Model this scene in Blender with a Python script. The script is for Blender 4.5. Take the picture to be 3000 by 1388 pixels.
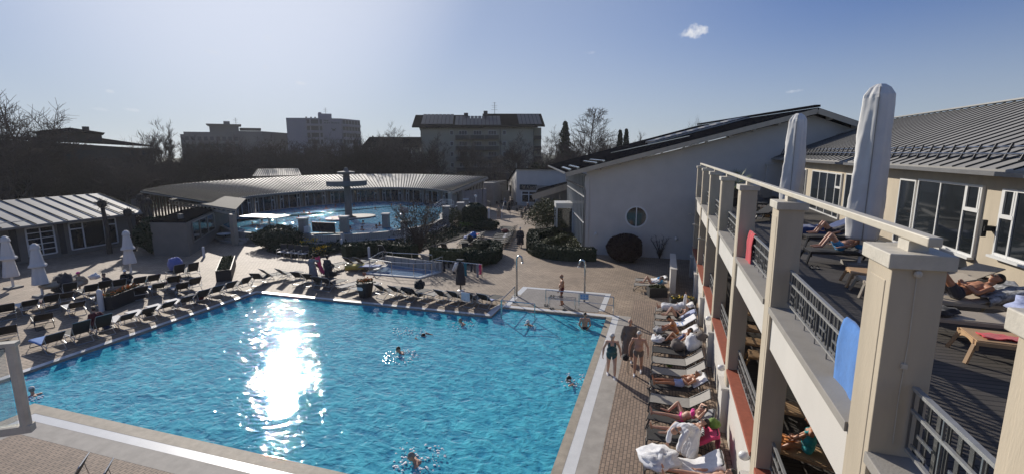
import bpy, bmesh, math, random
from mathutils import Vector, Matrix, noise
random.seed(7)
rnd = random.random
def U(a, b): return a + (b - a) * rnd()
scene = bpy.context.scene
for o in list(bpy.data.objects): bpy.data.objects.remove(o)
# ---------------------------------------------------------------- camera
H = 8.3; PITCH = math.radians(9.9); YAW = math.radians(17.41); ROLL = -0.004; FPX = 1417.0
fw = Vector((-math.sin(YAW) * math.cos(PITCH), math.cos(YAW) * math.cos(PITCH), -math.sin(PITCH)))
r0 = Vector((math.cos(YAW), math.sin(YAW), 0)); u0 = r0.cross(fw)
RV = r0 * math.cos(ROLL) + u0 * math.sin(ROLL); UV = u0 * math.cos(ROLL) - r0 * math.sin(ROLL)
cam = bpy.data.cameras.new('camera'); cam.lens = 36 * FPX / 3000; cam.sensor_width = 36; cam.clip_end = 3000; cam.clip_start = 0.05
camo = bpy.data.objects.new('camera', cam); scene.collection.objects.link(camo)
m = Matrix.Identity(4)
for i in range(3): m[i][0] = RV[i]; m[i][1] = UV[i]; m[i][2] = -fw[i]
m[2][3] = H
camo.matrix_world = m; scene.camera = camo
# surveying helpers: where the sight line of a photo pixel meets a level, or a vertical plane
def _ray(px, py): return RV * ((px - 1500) / FPX) + UV * ((694 - py) / FPX) + fw
def G(px, py, z=0.0):
    d = _ray(px, py); t = (z - H) / d.z; return Vector((d.x * t, d.y * t, z))
def AY(px, py, Y):
    d = _ray(px, py); t = Y / d.y; return Vector((d.x * t, Y, H + d.z * t))
def AX(px, py, X):
    d = _ray(px, py); t = X / d.x; return Vector((X, d.y * t, H + d.z * t))
def AD(px, py, D):
    d = _ray(px, py); t = D / (d.x * fw.x + d.y * fw.y) * math.cos(PITCH); return Vector((d.x * t, d.y * t, H + d.z * t))
# ---------------------------------------------------------------- sky and sun
SUN_AZ = math.radians(44.3); SUN_EL = math.radians(23.0)     # azimuth from +Y towards -X
sun_dir = Vector((-math.sin(SUN_AZ) * math.cos(SUN_EL), math.cos(SUN_AZ) * math.cos(SUN_EL), math.sin(SUN_EL)))
w = bpy.data.worlds.new("World"); scene.world = w; w.use_nodes = True
nt = w.node_tree; nt.nodes.clear()
out = nt.nodes.new('ShaderNodeOutputWorld'); bg = nt.nodes.new('ShaderNodeBackground')
sky = nt.nodes.new('ShaderNodeTexSky'); sky.sky_type = 'NISHITA'; sky.sun_disc = False
sky.sun_elevation = SUN_EL; sky.sun_rotation = -SUN_AZ; sky.altitude = 400; sky.air_density = 1.0; sky.dust_density = 0.6; sky.ozone_density = 2.5
bg.inputs[1].default_value = 0.115
# small clouds: soft patches placed by direction in the sky
tc = nt.nodes.new('ShaderNodeTexCoord')
nz = nt.nodes.new('ShaderNodeTexNoise'); nz.inputs['Scale'].default_value = 42; nz.inputs['Detail'].default_value = 7; nz.inputs['Roughness'].default_value = 0.65
nt.links.new(tc.outputs['Generated'], nz.inputs['Vector'])
def N(t, **k):
    n = nt.nodes.new(t)
    for a, b in k.items(): setattr(n, a, b)
    return n
def M(op, a, b=None, c=None):
    n = N('ShaderNodeMath', operation=op); 
    for i, v in enumerate((a, b, c)):
        if v is None: continue
        if isinstance(v, (int, float)): n.inputs[i].default_value = v
        else: nt.links.new(v, n.inputs[i])
    return n.outputs[0]
total = None
for (px, py, rx, ry, dens) in [(2038, 92, 44, 24, 1.0), (1727, 155, 20, 7, .45), (885, 245, 22, 6, .4), (322, 268, 16, 6, .35), (385, 322, 26, 6, .3), (778, 198, 10, 8, .25), (2325, 268, 34, 6, .35), (625, 152, 34, 8, .2), (785, 112, 14, 10, .15), (300, 322, 40, 6, .2)]:
    c = _ray(px, py).normalized()
    a = _ray(px + 100, py).normalized() - c; a = a / a.length_squared * (a.length / 1.0)
    rr = (_ray(px + rx, py).normalized() - c); uu = (_ray(px, py - ry).normalized() - c)
    d = N('ShaderNodeVectorMath', operation='SUBTRACT'); nt.links.new(tc.outputs['Generated'], d.inputs[0]); d.inputs[1].default_value = c
    dr = N('ShaderNodeVectorMath', operation='DOT_PRODUCT'); nt.links.new(d.outputs[0], dr.inputs[0]); dr.inputs[1].default_value = rr / rr.length_squared
    du = N('ShaderNodeVectorMath', operation='DOT_PRODUCT'); nt.links.new(d.outputs[0], du.inputs[0]); du.inputs[1].default_value = uu / uu.length_squared
    r2 = M('ADD', M('MULTIPLY', dr.outputs['Value'], dr.outputs['Value']), M('MULTIPLY', du.outputs['Value'], du.outputs['Value']))
    f = M('SUBTRACT', 1.0, r2); f = M('ADD', f, M('MULTIPLY', M('SUBTRACT', nz.outputs['Fac'], 0.55), 4.2))
    f = M('MULTIPLY', f, 1.1); cl = N('ShaderNodeClamp'); nt.links.new(f, cl.inputs[0]); f = M('MULTIPLY', cl.outputs[0], dens)
    lim = M('LESS_THAN', r2, 3.0); f = M('MULTIPLY', f, lim)
    total = f if total is None else M('MAXIMUM', total, f)
mx = N('ShaderNodeMixRGB'); nt.links.new(total, mx.inputs[0]); 
hs = N('ShaderNodeHueSaturation'); hs.inputs['Saturation'].default_value = 1.0; hs.inputs['Value'].default_value = 1.0; hs.inputs['Hue'].default_value = 0.508
gm = N('ShaderNodeGamma'); gm.inputs[1].default_value = 0.66
nt.links.new(sky.outputs[0], gm.inputs[0]); nt.links.new(gm.outputs[0], hs.inputs['Color'])
tn = N('ShaderNodeMixRGB', blend_type='MULTIPLY'); tn.inputs[0].default_value = 1; tn.inputs[2].default_value = (0.66, 0.86, 1.32, 1); nt.links.new(hs.outputs[0], tn.inputs[1])
sx = N('ShaderNodeSeparateXYZ'); nt.links.new(tc.outputs['Generated'], sx.inputs[0])
lowf = N('ShaderNodeMapRange'); lowf.interpolation_type = 'SMOOTHSTEP'; nt.links.new(sx.outputs[2], lowf.inputs[0]); lowf.inputs[1].default_value = -.02; lowf.inputs[2].default_value = .27; lowf.inputs[3].default_value = .6; lowf.inputs[4].default_value = 0
sdn = N('ShaderNodeVectorMath', operation='DOT_PRODUCT'); nt.links.new(tc.outputs['Generated'], sdn.inputs[0]); sdn.inputs[1].default_value = sun_dir
sf = N('ShaderNodeMapRange'); sf.interpolation_type = 'SMOOTHSTEP'; nt.links.new(sdn.outputs['Value'], sf.inputs[0]); sf.inputs[1].default_value = .5; sf.inputs[2].default_value = 1.0; sf.inputs[3].default_value = 0; sf.inputs[4].default_value = .4
hz = N('ShaderNodeMixRGB'); nt.links.new(lowf.outputs[0], hz.inputs[0]); nt.links.new(tn.outputs[0], hz.inputs[1]); hz.inputs[2].default_value = (4.4, 4.85, 5.1, 1)
hz2 = N('ShaderNodeMixRGB'); nt.links.new(sf.outputs[0], hz2.inputs[0]); nt.links.new(hz.outputs[0], hz2.inputs[1]); hz2.inputs[2].default_value = (5.0, 5.5, 5.9, 1)
g2 = N('ShaderNodeMapRange'); g2.interpolation_type = 'SMOOTHSTEP'; nt.links.new(sdn.outputs['Value'], g2.inputs[0]); g2.inputs[1].default_value = .91; g2.inputs[2].default_value = 1.0; g2.inputs[3].default_value = 0; g2.inputs[4].default_value = .5
hz3 = N('ShaderNodeMixRGB'); nt.links.new(g2.outputs[0], hz3.inputs[0]); nt.links.new(hz2.outputs[0], hz3.inputs[1]); hz3.inputs[2].default_value = (8.0, 8.1, 8.6, 1)
nt.links.new(hz3.outputs[0], mx.inputs[1]); mx.inputs[2].default_value = (6.5, 6.7, 7.2, 1)
nt.links.new(mx.outputs[0], bg.inputs[0]); nt.links.new(bg.outputs[0], out.inputs[0])
sl = bpy.data.lights.new('sun', 'SUN'); sl.energy = 4.8; sl.angle = math.radians(0.5); sl.color = (1.0, 0.93, 0.83)
slo = bpy.data.objects.new('sun', sl); scene.collection.objects.link(slo)
slo.rotation_euler = sun_dir.to_track_quat('Z', 'Y').to_euler()
scene.view_settings.view_transform = 'Standard'; scene.view_settings.look = 'None'; scene.view_settings.gamma = 1; scene.view_settings.exposure = 0.0
scene.render.engine = 'CYCLES'; scene.cycles.use_denoising = True; scene.cycles.max_bounces = 8; scene.cycles.transparent_max_bounces = 12
scene.cycles.sample_clamp_indirect = 6; scene.cycles.caustics_reflective = False; scene.cycles.caustics_refractive = False
# ---------------------------------------------------------------- materials
def mat(name, col, rough=0.7, metal=0.0, var=0.12, scale=3.0, bump=0.0, bscale=20.0, spec=0.5, alpha=None, sheen=0.0, stretch=None, coord='Object'):
    mt = bpy.data.materials.new(name); mt.use_nodes = True; t = mt.node_tree; b = t.nodes['Principled BSDF']
    b.inputs['Roughness'].default_value = rough; b.inputs['Metallic'].default_value = metal; b.inputs['Specular IOR Level'].default_value = spec
    c = t.nodes.new('ShaderNodeTexCoord')
    src = c.outputs[coord]
    if stretch:
        mp = t.nodes.new('ShaderNodeMapping'); mp.inputs['Scale'].default_value = stretch; t.links.new(src, mp.inputs[0]); src = mp.outputs[0]
    if var > 0:
        n = t.nodes.new('ShaderNodeTexNoise'); n.inputs['Scale'].default_value = scale; n.inputs['Detail'].default_value = 6; n.inputs['Roughness'].default_value = .6
        t.links.new(src, n.inputs['Vector'])
        r = t.nodes.new('ShaderNodeValToRGB'); r.color_ramp.elements[0].position = .3; r.color_ramp.elements[1].position = .72
        r.color_ramp.elements[0].color = (*[v * (1 - var) for v in col], 1); r.color_ramp.elements[1].color = (*[min(1, v * (1 + var)) for v in col], 1)
        t.links.new(n.outputs['Fac'], r.inputs[0]); t.links.new(r.outputs[0], b.inputs['Base Color'])
    else: b.inputs['Base Color'].default_value = (*col, 1)
    if bump > 0:
        n2 = t.nodes.new('ShaderNodeTexNoise'); n2.inputs['Scale'].default_value = bscale; n2.inputs['Detail'].default_value = 4
        t.links.new(src, n2.inputs['Vector'])
        bp = t.nodes.new('ShaderNodeBump'); bp.inputs['Strength'].default_value = bump; bp.inputs['Distance'].default_value = 0.02
        t.links.new(n2.outputs['Fac'], bp.inputs['Height']); t.links.new(bp.outputs[0], b.inputs['Normal'])
    if sheen: b.inputs['Sheen Weight'].default_value = sheen
    return mt
def paver_mat(name, c1, c2, mortar, bw, bh, rot=0.0, ms=0.012, patch=.25):
    mt = bpy.data.materials.new(name); mt.use_nodes = True; t = mt.node_tree; b = t.nodes['Principled BSDF']
    c = t.nodes.new('ShaderNodeTexCoord'); mp = t.nodes.new('ShaderNodeMapping'); mp.inputs['Rotation'].default_value = (0, 0, rot)
    t.links.new(c.outputs['Object'], mp.inputs[0])
    br = t.nodes.new('ShaderNodeTexBrick'); br.inputs['Scale'].default_value = 1; br.inputs['Brick Width'].default_value = bw; br.inputs['Row Height'].default_value = bh
    br.inputs['Mortar Size'].default_value = ms; br.inputs['Mortar Smooth'].default_value = .2; br.inputs['Bias'].default_value = -.1
    br.inputs['Color1'].default_value = (*c1, 1); br.inputs['Color2'].default_value = (*c2, 1); br.inputs['Mortar'].default_value = (*mortar, 1)
    t.links.new(mp.outputs[0], br.inputs['Vector'])
    n = t.nodes.new('ShaderNodeTexNoise'); n.inputs['Scale'].default_value = .35; n.inputs['Detail'].default_value = 8; n.inputs['Roughness'].default_value = .65; t.links.new(c.outputs['Object'], n.inputs['Vector'])
    r = t.nodes.new('ShaderNodeValToRGB'); r.color_ramp.elements[0].position = .3; r.color_ramp.elements[1].position = .7
    r.color_ramp.elements[0].color = (1 - patch, 1 - patch, 1 - patch, 1); r.color_ramp.elements[1].color = (1 + patch * .6, 1 + patch * .6, 1 + patch * .55, 1)
    t.links.new(n.outputs['Fac'], r.inputs[0])
    m2 = t.nodes.new('ShaderNodeMixRGB'); m2.blend_type = 'MULTIPLY'; m2.inputs[0].default_value = 1; t.links.new(br.outputs['Color'], m2.inputs[1]); t.links.new(r.outputs[0], m2.inputs[2])
    n3 = t.nodes.new('ShaderNodeTexNoise'); n3.inputs['Scale'].default_value = 9; n3.inputs['Detail'].default_value = 3; t.links.new(c.outputs['Object'], n3.inputs['Vector'])
    r3 = t.nodes.new('ShaderNodeValToRGB'); r3.color_ramp.elements[0].color = (.82, .82, .82, 1); r3.color_ramp.elements[1].color = (1.15, 1.13, 1.1, 1); t.links.new(n3.outputs['Fac'], r3.inputs[0])
    m3 = t.nodes.new('ShaderNodeMixRGB'); m3.blend_type = 'MULTIPLY'; m3.inputs[0].default_value = 1; t.links.new(m2.outputs[0], m3.inputs[1]); t.links.new(r3.outputs[0], m3.inputs[2])
    t.links.new(m3.outputs[0], b.inputs['Base Color']); b.inputs['Roughness'].default_value = .72
    bp = t.nodes.new('ShaderNodeBump'); bp.invert = True; bp.inputs['Strength'].default_value = .5; bp.inputs['Distance'].default_value = .01
    t.links.new(br.outputs['Fac'], bp.inputs['Height']); t.links.new(bp.outputs[0], b.inputs['Normal'])
    return mt
def water_mat(name, c1, c2, trans=0.0, wscale=1.0, strength=1.0, dist=.10, fk=.9, gk=.42):
    mt = bpy.data.materials.new(name); mt.use_nodes = True; t = mt.node_tree; t.nodes.clear()
    o = t.nodes.new('ShaderNodeOutputMaterial'); c = t.nodes.new('ShaderNodeTexCoord')
    mp = t.nodes.new('ShaderNodeMapping'); mp.inputs['Rotation'].default_value = (0, 0, .5); mp.inputs['Scale'].default_value = (1, 1.5, 1); t.links.new(c.outputs['Object'], mp.inputs[0])
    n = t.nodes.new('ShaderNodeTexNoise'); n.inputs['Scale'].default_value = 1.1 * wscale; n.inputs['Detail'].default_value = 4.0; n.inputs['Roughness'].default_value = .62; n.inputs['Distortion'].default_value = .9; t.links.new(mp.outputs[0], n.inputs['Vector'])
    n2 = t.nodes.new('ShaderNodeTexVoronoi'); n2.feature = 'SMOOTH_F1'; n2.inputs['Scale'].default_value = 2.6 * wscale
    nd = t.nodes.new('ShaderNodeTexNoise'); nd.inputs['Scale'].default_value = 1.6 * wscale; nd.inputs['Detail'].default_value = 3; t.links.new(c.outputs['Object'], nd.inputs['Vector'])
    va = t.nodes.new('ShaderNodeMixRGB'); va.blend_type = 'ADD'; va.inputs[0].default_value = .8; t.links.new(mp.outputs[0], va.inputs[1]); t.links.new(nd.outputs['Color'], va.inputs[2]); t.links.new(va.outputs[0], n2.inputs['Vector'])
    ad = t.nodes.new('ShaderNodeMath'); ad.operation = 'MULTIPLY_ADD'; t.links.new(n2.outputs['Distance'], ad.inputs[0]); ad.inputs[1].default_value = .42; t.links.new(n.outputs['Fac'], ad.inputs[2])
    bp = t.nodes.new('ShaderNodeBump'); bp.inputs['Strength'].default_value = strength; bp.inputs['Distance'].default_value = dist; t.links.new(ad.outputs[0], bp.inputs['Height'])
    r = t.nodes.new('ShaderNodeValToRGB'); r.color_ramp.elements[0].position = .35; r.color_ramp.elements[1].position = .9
    r.color_ramp.elements[0].color = (*c1, 1); r.color_ramp.elements[1].color = (*c2, 1); t.links.new(ad.outputs[0], r.inputs[0])  # ramp paints caustic-like light mottling into the water colour
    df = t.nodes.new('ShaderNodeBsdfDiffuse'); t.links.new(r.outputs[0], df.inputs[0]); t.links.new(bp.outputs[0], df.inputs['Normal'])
    tr = t.nodes.new('ShaderNodeBsdfTransparent'); tr.inputs[0].default_value = (.45, .85, .95, 1)
    ms = t.nodes.new('ShaderNodeMixShader'); ms.inputs[0].default_value = trans; t.links.new(df.outputs[0], ms.inputs[1]); t.links.new(tr.outputs[0], ms.inputs[2])
    bg_ = t.nodes.new('ShaderNodeBump'); bg_.inputs['Strength'].default_value = strength; bg_.inputs['Distance'].default_value = dist * gk; 
    n4 = t.nodes.new('ShaderNodeTexNoise'); n4.inputs['Scale'].default_value = 2.1 * wscale; n4.inputs['Detail'].default_value = 1; t.links.new(mp.outputs[0], n4.inputs['Vector'])
    a4 = t.nodes.new('ShaderNodeMath'); a4.operation = 'MULTIPLY_ADD'; t.links.new(n4.outputs['Fac'], a4.inputs[0]); a4.inputs[1].default_value = .7; m4 = t.nodes.new('ShaderNodeMath'); m4.operation = 'MULTIPLY'; m4.inputs[1].default_value = .62; t.links.new(ad.outputs[0], m4.inputs[0]); t.links.new(m4.outputs[0], a4.inputs[2]); t.links.new(a4.outputs[0], bg_.inputs['Height'])
    gl = t.nodes.new('ShaderNodeBsdfGlossy'); gl.inputs['Roughness'].default_value = .013; t.links.new(bg_.outputs[0], gl.inputs['Normal'])
    fr0 = t.nodes.new('ShaderNodeFresnel'); fr0.inputs[0].default_value = 1.33; t.links.new(bp.outputs[0], fr0.inputs['Normal']); fr = t.nodes.new('ShaderNodeMath'); fr.operation = 'MULTIPLY'; fr.inputs[1].default_value = fk; t.links.new(fr0.outputs[0], fr.inputs[0])
    m2 = t.nodes.new('ShaderNodeMixShader'); t.links.new(fr.outputs[0], m2.inputs[0]); t.links.new(ms.outputs[0], m2.inputs[1]); t.links.new(gl.outputs[0], m2.inputs[2])
    t.links.new(m2.outputs[0], o.inputs[0]); return mt
MT = {}
def mk(n, *a, **k): MT[n] = mat(n, *a, **k)
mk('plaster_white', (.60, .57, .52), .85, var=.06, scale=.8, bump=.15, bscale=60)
mk('plaster_cream', (.50, .43, .325), .85, var=.12, scale=2.2, stretch=(1, 1, .22), bump=.15, bscale=60)
mk('concrete_dark', (.15, .15, .15), .8, var=.15, scale=1.5, bump=.2)
mk('rail_cream', (.58, .53, .43), .5, var=.1, scale=3)
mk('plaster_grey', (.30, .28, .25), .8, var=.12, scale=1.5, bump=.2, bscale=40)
mk('cap_stone', (.55, .51, .43), .7, var=.15, scale=5, bump=.2, bscale=30)
mk('white_paint', (.78, .77, .74), .4, var=.04)
mk('frame_white', (.72, .72, .70), .35, var=.03)
mk('glass_dark', (.018, .022, .026), .06, var=.5, scale=.5, spec=.8)
mk('terracotta', (.36, .10, .055), .6, var=.15, scale=8)
mk('metal_grey', (.28, .28, .28), .35, metal=.7, var=.1)
mk('galv', (.33, .33, .32), .45, metal=.3, var=.12, scale=9)
mk('steel', (.55, .55, .54), .2, metal=1, var=.04)
mk('slat_grey', (.075, .075, .072), .5, metal=.2, var=.1)
mk('roof_zinc', (.36, .345, .31), .6, metal=.0, spec=.3, var=.16, scale=.5)
mk('roof_seam', (.06, .06, .056), .8, var=.1, spec=.1)
mk('roof_seam_light', (.2, .2, .19), .5, metal=.3, var=.1)
mk('roof_terrace', (.30, .29, .27), .7, metal=0, spec=.2, var=.12, scale=.6)
mk('roof_dark', (.005, .0055, .008), 1.0, var=.3, scale=.7, spec=0.0)
mk('solar', (.015, .018, .03), .35, var=.2, spec=.25)
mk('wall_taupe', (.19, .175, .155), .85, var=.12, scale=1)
mk('wood_light', (.50, .32, .17), .55, var=.15, scale=3)
mk('wood_beam', (.42, .36, .28), .6, var=.1)
mk('coping', (.36, .31, .24), .7, var=.22, scale=3.5, bump=.2)
mk('coping_grey', (.36, .33, .29), .75, var=.18, scale=2.5, bump=.15)
mk('tile_white', (.72, .72, .70), .35, var=.06, scale=3)
mk('pool_blue', (.10, .42, .62), .5, var=.08, scale=2)
mk('grass', (.06, .075, .025), .9, var=.4, scale=2.5, bump=.5, bscale=30)
mk('soil', (.055, .045, .03), .95, var=.4, scale=4, bump=.6, bscale=15)
mk('gravel', (.42, .36, .27), .9, var=.35, scale=18, bump=.6, bscale=60)
mk('bark', (.075, .06, .047), .9, var=.3, scale=6)
mk('twig', (.07, .052, .042), .9, var=.2, scale=2)
mk('leaf_dark', (.028, .045, .016), .7, var=.45, scale=5)
mk('leaf_olive', (.075, .085, .025), .7, var=.4, scale=6)
mk('leaf_bright', (.14, .2, .03), .7, var=.3, scale=6)
mk('leaf_red', (.045, .025, .02), .8, var=.5, scale=7)
mk('palm', (.09, .12, .035), .6, var=.3, scale=4)
mk('sling_dark', (.035, .034, .033), .75, var=.12, scale=20)
mk('sling_grey', (.30, .28, .25), .75, var=.08, scale=12)
mk('sling_white', (.6, .58, .55), .7, var=.08, scale=12)  # pale seat cloth; on the loungers its white is painted sun sheen
mk('frame_dark', (.04, .04, .042), .35, metal=.5, var=.05)
mk('frame_alu', (.5, .5, .5), .3, metal=.8, var=.05)
mk('umbrella', (.66, .65, .63), .8, var=.06, scale=2, bump=.25, bscale=6)
mk('skin', (.50, .28, .19), .55, var=.08, scale=9)
mk('skin_tan', (.42, .19, .10), .5, var=.08, scale=9)
mk('skin_pale', (.58, .36, .26), .55, var=.08, scale=9)
mk('hair_white', (.6, .58, .55), .8, var=.15, scale=30)
mk('hair_dark', (.018, .013, .01), .6, var=.3, scale=30)
mk('hair_brown', (.06, .033, .02), .6, var=.3, scale=30)
mk('hair_grey', (.22, .21, .2), .7, var=.3, scale=30)
for n_, c_ in dict(towel_white=(.74, .74, .75), towel_blue=(.06, .20, .52), towel_navy=(.03, .06, .18), towel_red=(.55, .03, .045), towel_pink=(.75, .06, .17), towel_yellow=(.55, .42, .08), towel_teal=(.03, .22, .26), towel_grey=(.3, .3, .31),
    towel_lilac=(.2, .22, .48), cloth_black=(.014, .014, .016), cloth_dark=(.05, .048, .052), cloth_brown=(.15, .125, .11), cloth_maroon=(.14, .02, .02), cloth_teal=(.025, .09, .10), cloth_aqua=(.02, .32, .34), cloth_pink=(.8, .06, .32), cloth_sky=(.05, .3, .6),
    cloth_orange=(.6, .2, .03), cloth_beige=(.4, .33, .24), cloth_green=(.12, .2, .03), cloth_stripe=(.2, .2, .2), cloth_lightblue=(.35, .4, .6)).items(): mk(n_, c_, .9, var=.1, scale=8, bump=.3, bscale=25, sheen=.2)
mk('pattern_bw', (.3, .3, .3), .9, var=.98, scale=11)
mk('flower_yellow', (.75, .5, .03), .7, var=.2); mk('flower_orange', (.7, .2, .02), .7, var=.3); mk('flower_white', (.75, .75, .68), .7, var=.1)
mk('planter_dark', (.022, .022, .024), .6, var=.2); mk('brick_wall', (.30, .28, .27), .8, var=.2, scale=2)
mk('conc_far', (.12, .115, .12), .85, var=.12, scale=.2); mk('wall_far_cream', (.34, .32, .24), .85, var=.08, scale=.1); mk('wall_far_dark', (.05, .05, .052), .9, var=.2, scale=.1); mk('far_window', (.03, .032, .04), .5, var=.3, scale=.4)
mk('wall_far_violet', (.22, .21, .25), .85, var=.08, scale=.1)
mk('balcony_far', (.05, .047, .045), .8, var=.2, scale=.5); mk('sign_dark', (.02, .02, .022), .6, var=.1); mk('sign_white', (.75, .75, .74), .6, var=.02); mk('sign_blue', (.35, .45, .6), .5, var=.05)
mk('sea_blue', (.03, .2, .6), .6, var=.05)
MT['pavers'] = paver_mat('pavers', (.40, .305, .22), (.295, .22, .155), (.125, .093, .068), .30, .20, 0.0, .014, .3)
MT['pavers_fine'] = paver_mat('pavers_fine', (.36, .26, .19), (.25, .18, .13), (.08, .06, .045), .21, .105, math.pi / 2, .010, .2)
MT['apron_tile'] = paver_mat('apron_tile', (.27, .25, .235), (.23, .21, .2), (.15, .14, .13), .2, .2, 0, .008, .2)
MT['wood_deck'] = paver_mat('wood_deck', (.085, .075, .066), (.058, .052, .047), (.012, .011, .01), 3.6, .14, 0, .012, .3)
MT['wall_tile'] = paver_mat('wall_tile', (.44, .42, .39), (.38, .37, .34), (.24, .23, .21), .25, .12, 0, .01, .1)
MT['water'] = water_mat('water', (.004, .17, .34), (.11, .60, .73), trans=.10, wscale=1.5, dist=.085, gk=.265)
MT['water_pale'] = water_mat('water_pale', (.10, .15, .24), (.3, .4, .52), trans=.1, wscale=2, dist=.03, fk=.5, gk=.5)
MT['water_far'] = water_mat('water_far', (.02, .17, .32), (.06, .36, .52), trans=.05, wscale=1.2, strength=1.0, dist=.2, fk=.45, gk=1.0)
# ---------------------------------------------------------------- mesh helpers
COL = scene.collection
class MB:
    def __init__(s): s.v = []; s.f = []; s.mi = []; s.cur = 0
    def add(s, vs, fs):
        b = len(s.v); s.v += [tuple(x) for x in vs]; s.f += [tuple(b + i for i in q) for q in fs]; s.mi += [s.cur] * len(fs); return s
    def box(s, c, d, rz=0, top=None):
        x, y, z = c; a, b, h = d[0] / 2, d[1] / 2, d[2] / 2; k = top if top else 1
        pts = [(-a, -b, -h), (a, -b, -h), (a, b, -h), (-a, b, -h), (-a * k, -b * k, h), (a * k, -b * k, h), (a * k, b * k, h), (-a * k, b * k, h)]
        cs, sn = math.cos(rz), math.sin(rz)
        return s.add([(x + p[0] * cs - p[1] * sn, y + p[0] * sn + p[1] * cs, z + p[2]) for p in pts], [(3, 2, 1, 0), (4, 5, 6, 7), (0, 1, 5, 4), (1, 2, 6, 5), (2, 3, 7, 6), (3, 0, 4, 7)])
    def b2(s, x0, x1, y0, y1, z0, z1): return s.box(((x0 + x1) / 2, (y0 + y1) / 2, (z0 + z1) / 2), (abs(x1 - x0), abs(y1 - y0), abs(z1 - z0)))
    def hexa(s, p): return s.add(p, [(3, 2, 1, 0), (4, 5, 6, 7), (0, 1, 5, 4), (1, 2, 6, 5), (2, 3, 7, 6), (3, 0, 4, 7)])
    def bar(s, p, q, w=.05, h=.05, up=(0, 0, 1)):
        p, q = Vector(p), Vector(q); d = (q - p)
        if d.length < 1e-6: return s
        d.normalize(); u = Vector(up)
        if abs(d.dot(u)) > .98: u = Vector((0, 1, 0))
        r = d.cross(u).normalized() * w / 2; u = r.cross(d).normalized() * h / 2
        return s.add([p - r - u, p + r - u, q + r - u, q - r - u, p - r + u, p + r + u, q + r + u, q - r + u], [(3, 2, 1, 0), (4, 5, 6, 7), (0, 1, 5, 4), (1, 2, 6, 5), (2, 3, 7, 6), (3, 0, 4, 7)])
    def tube(s, pts, r, n=6, r1=None, cap=True):
        pts = [Vector(p) for p in pts]; k = len(pts); b = len(s.v); prev = None
        for i, p in enumerate(pts):
            d = (pts[min(i + 1, k - 1)] - pts[max(i - 1, 0)]).normalized()
            if prev is None: a = d.orthogonal().normalized()
            else:
                a = prev - d * prev.dot(d)
                a = a.normalized() if a.length > 1e-5 else d.orthogonal().normalized()
            prev = a; c = d.cross(a); rr = r if not isinstance(r, (list, tuple)) else r[i]
            if r1 is not None: rr = r + (r1 - r) * i / (k - 1)
            for j in range(n):
                t = 2 * math.pi * j / n; s.v.append(tuple(p + a * math.cos(t) * rr + c * math.sin(t) * rr))
        for i in range(k - 1):
            for j in range(n): s.f.append((b + i * n + j, b + i * n + (j + 1) % n, b + (i + 1) * n + (j + 1) % n, b + (i + 1) * n + j)); s.mi.append(s.cur)
        if cap: s.f.append(tuple(b + j for j in reversed(range(n)))); s.f.append(tuple(b + (k - 1) * n + j for j in range(n))); s.mi += [s.cur] * 2
        return s
    def lathe(s, prof, c=(0, 0, 0), n=16, sx=1, sy=1, wob=None):
        b = len(s.v)
        for (r, z) in prof:
            for j in range(n):
                t = 2 * math.pi * j / n; q = wob(t, z) if wob else 1
                s.v.append((c[0] + r * q * sx * math.cos(t), c[1] + r * q * sy * math.sin(t), c[2] + z))
        for i in range(len(prof) - 1):
            for j in range(n): s.f.append((b + i * n + j, b + i * n + (j + 1) % n, b + (i + 1) * n + (j + 1) % n, b + (i + 1) * n + j)); s.mi.append(s.cur)
        s.f.append(tuple(b + j for j in reversed(range(n)))); s.f.append(tuple(b + (len(prof) - 1) * n + j for j in range(n))); s.mi += [s.cur] * 2
        return s
    def ell(s, c, r, n=10, m=7):
        pr = [(math.sin(math.pi * i / m), -math.cos(math.pi * i / m)) for i in range(m + 1)]
        pr[0] = (.01, -1); pr[-1] = (.01, 1); b = len(s.v); s.lathe(pr, n=n)
        for i in range(b, len(s.v)): v = s.v[i]; s.v[i] = (c[0] + v[0] * r[0], c[1] + v[1] * r[1], c[2] + v[2] * r[2])
        return s
    def prism(s, poly, z0, z1):
        n = len(poly); a = sum(poly[i][0] * poly[(i + 1) % n][1] - poly[(i + 1) % n][0] * poly[i][1] for i in range(n))
        if a < 0: poly = poly[::-1]
        f0 = (lambda p: z0 if not callable(z0) else z0(p)); f1 = (lambda p: z1 if not callable(z1) else z1(p))
        v = [(p[0], p[1], f0(p)) for p in poly] + [(p[0], p[1], f1(p)) for p in poly]
        return s.add(v, [tuple(reversed(range(n))), tuple(range(n, 2 * n))] + [(i, (i + 1) % n, n + (i + 1) % n, n + i) for i in range(n)])
    def quad(s, a, b, c, d): return s.add([a, b, c, d], [(0, 1, 2, 3)])
    def slab(s, top, th):      # polygon (any orientation) given thickness downwards
        n = len(top); v = [tuple(p) for p in top] + [(p[0], p[1], p[2] - th) for p in top]
        return s.add(v, [tuple(range(n)), tuple(range(2 * n - 1, n - 1, -1))] + [(i, n + i, n + (i + 1) % n, (i + 1) % n) for i in range(n)])
    def build(s, name, mats, parent=None, smooth=False, world=True, bevel=0, recalc=False):
        me = bpy.data.meshes.new(name)
        off = Vector((0, 0, 0))
        if parent is not None and world:
            p = parent
            while p is not None: off += p.location; p = p.parent
        me.from_pydata([(v[0] - off.x, v[1] - off.y, v[2] - off.z) for v in s.v] if off.length else s.v, [], s.f)
        ml = mats if isinstance(mats, (list, tuple)) else [mats]
        for x in ml: me.materials.append(MT[x] if isinstance(x, str) else x)
        if len(ml) > 1: me.polygons.foreach_set('material_index', s.mi)
        if smooth: me.polygons.foreach_set('use_smooth', [True] * len(me.polygons))
        if recalc:
            bm = bmesh.new(); bm.from_mesh(me); bmesh.ops.recalc_face_normals(bm, faces=bm.faces); bm.to_mesh(me); bm.free()
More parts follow.
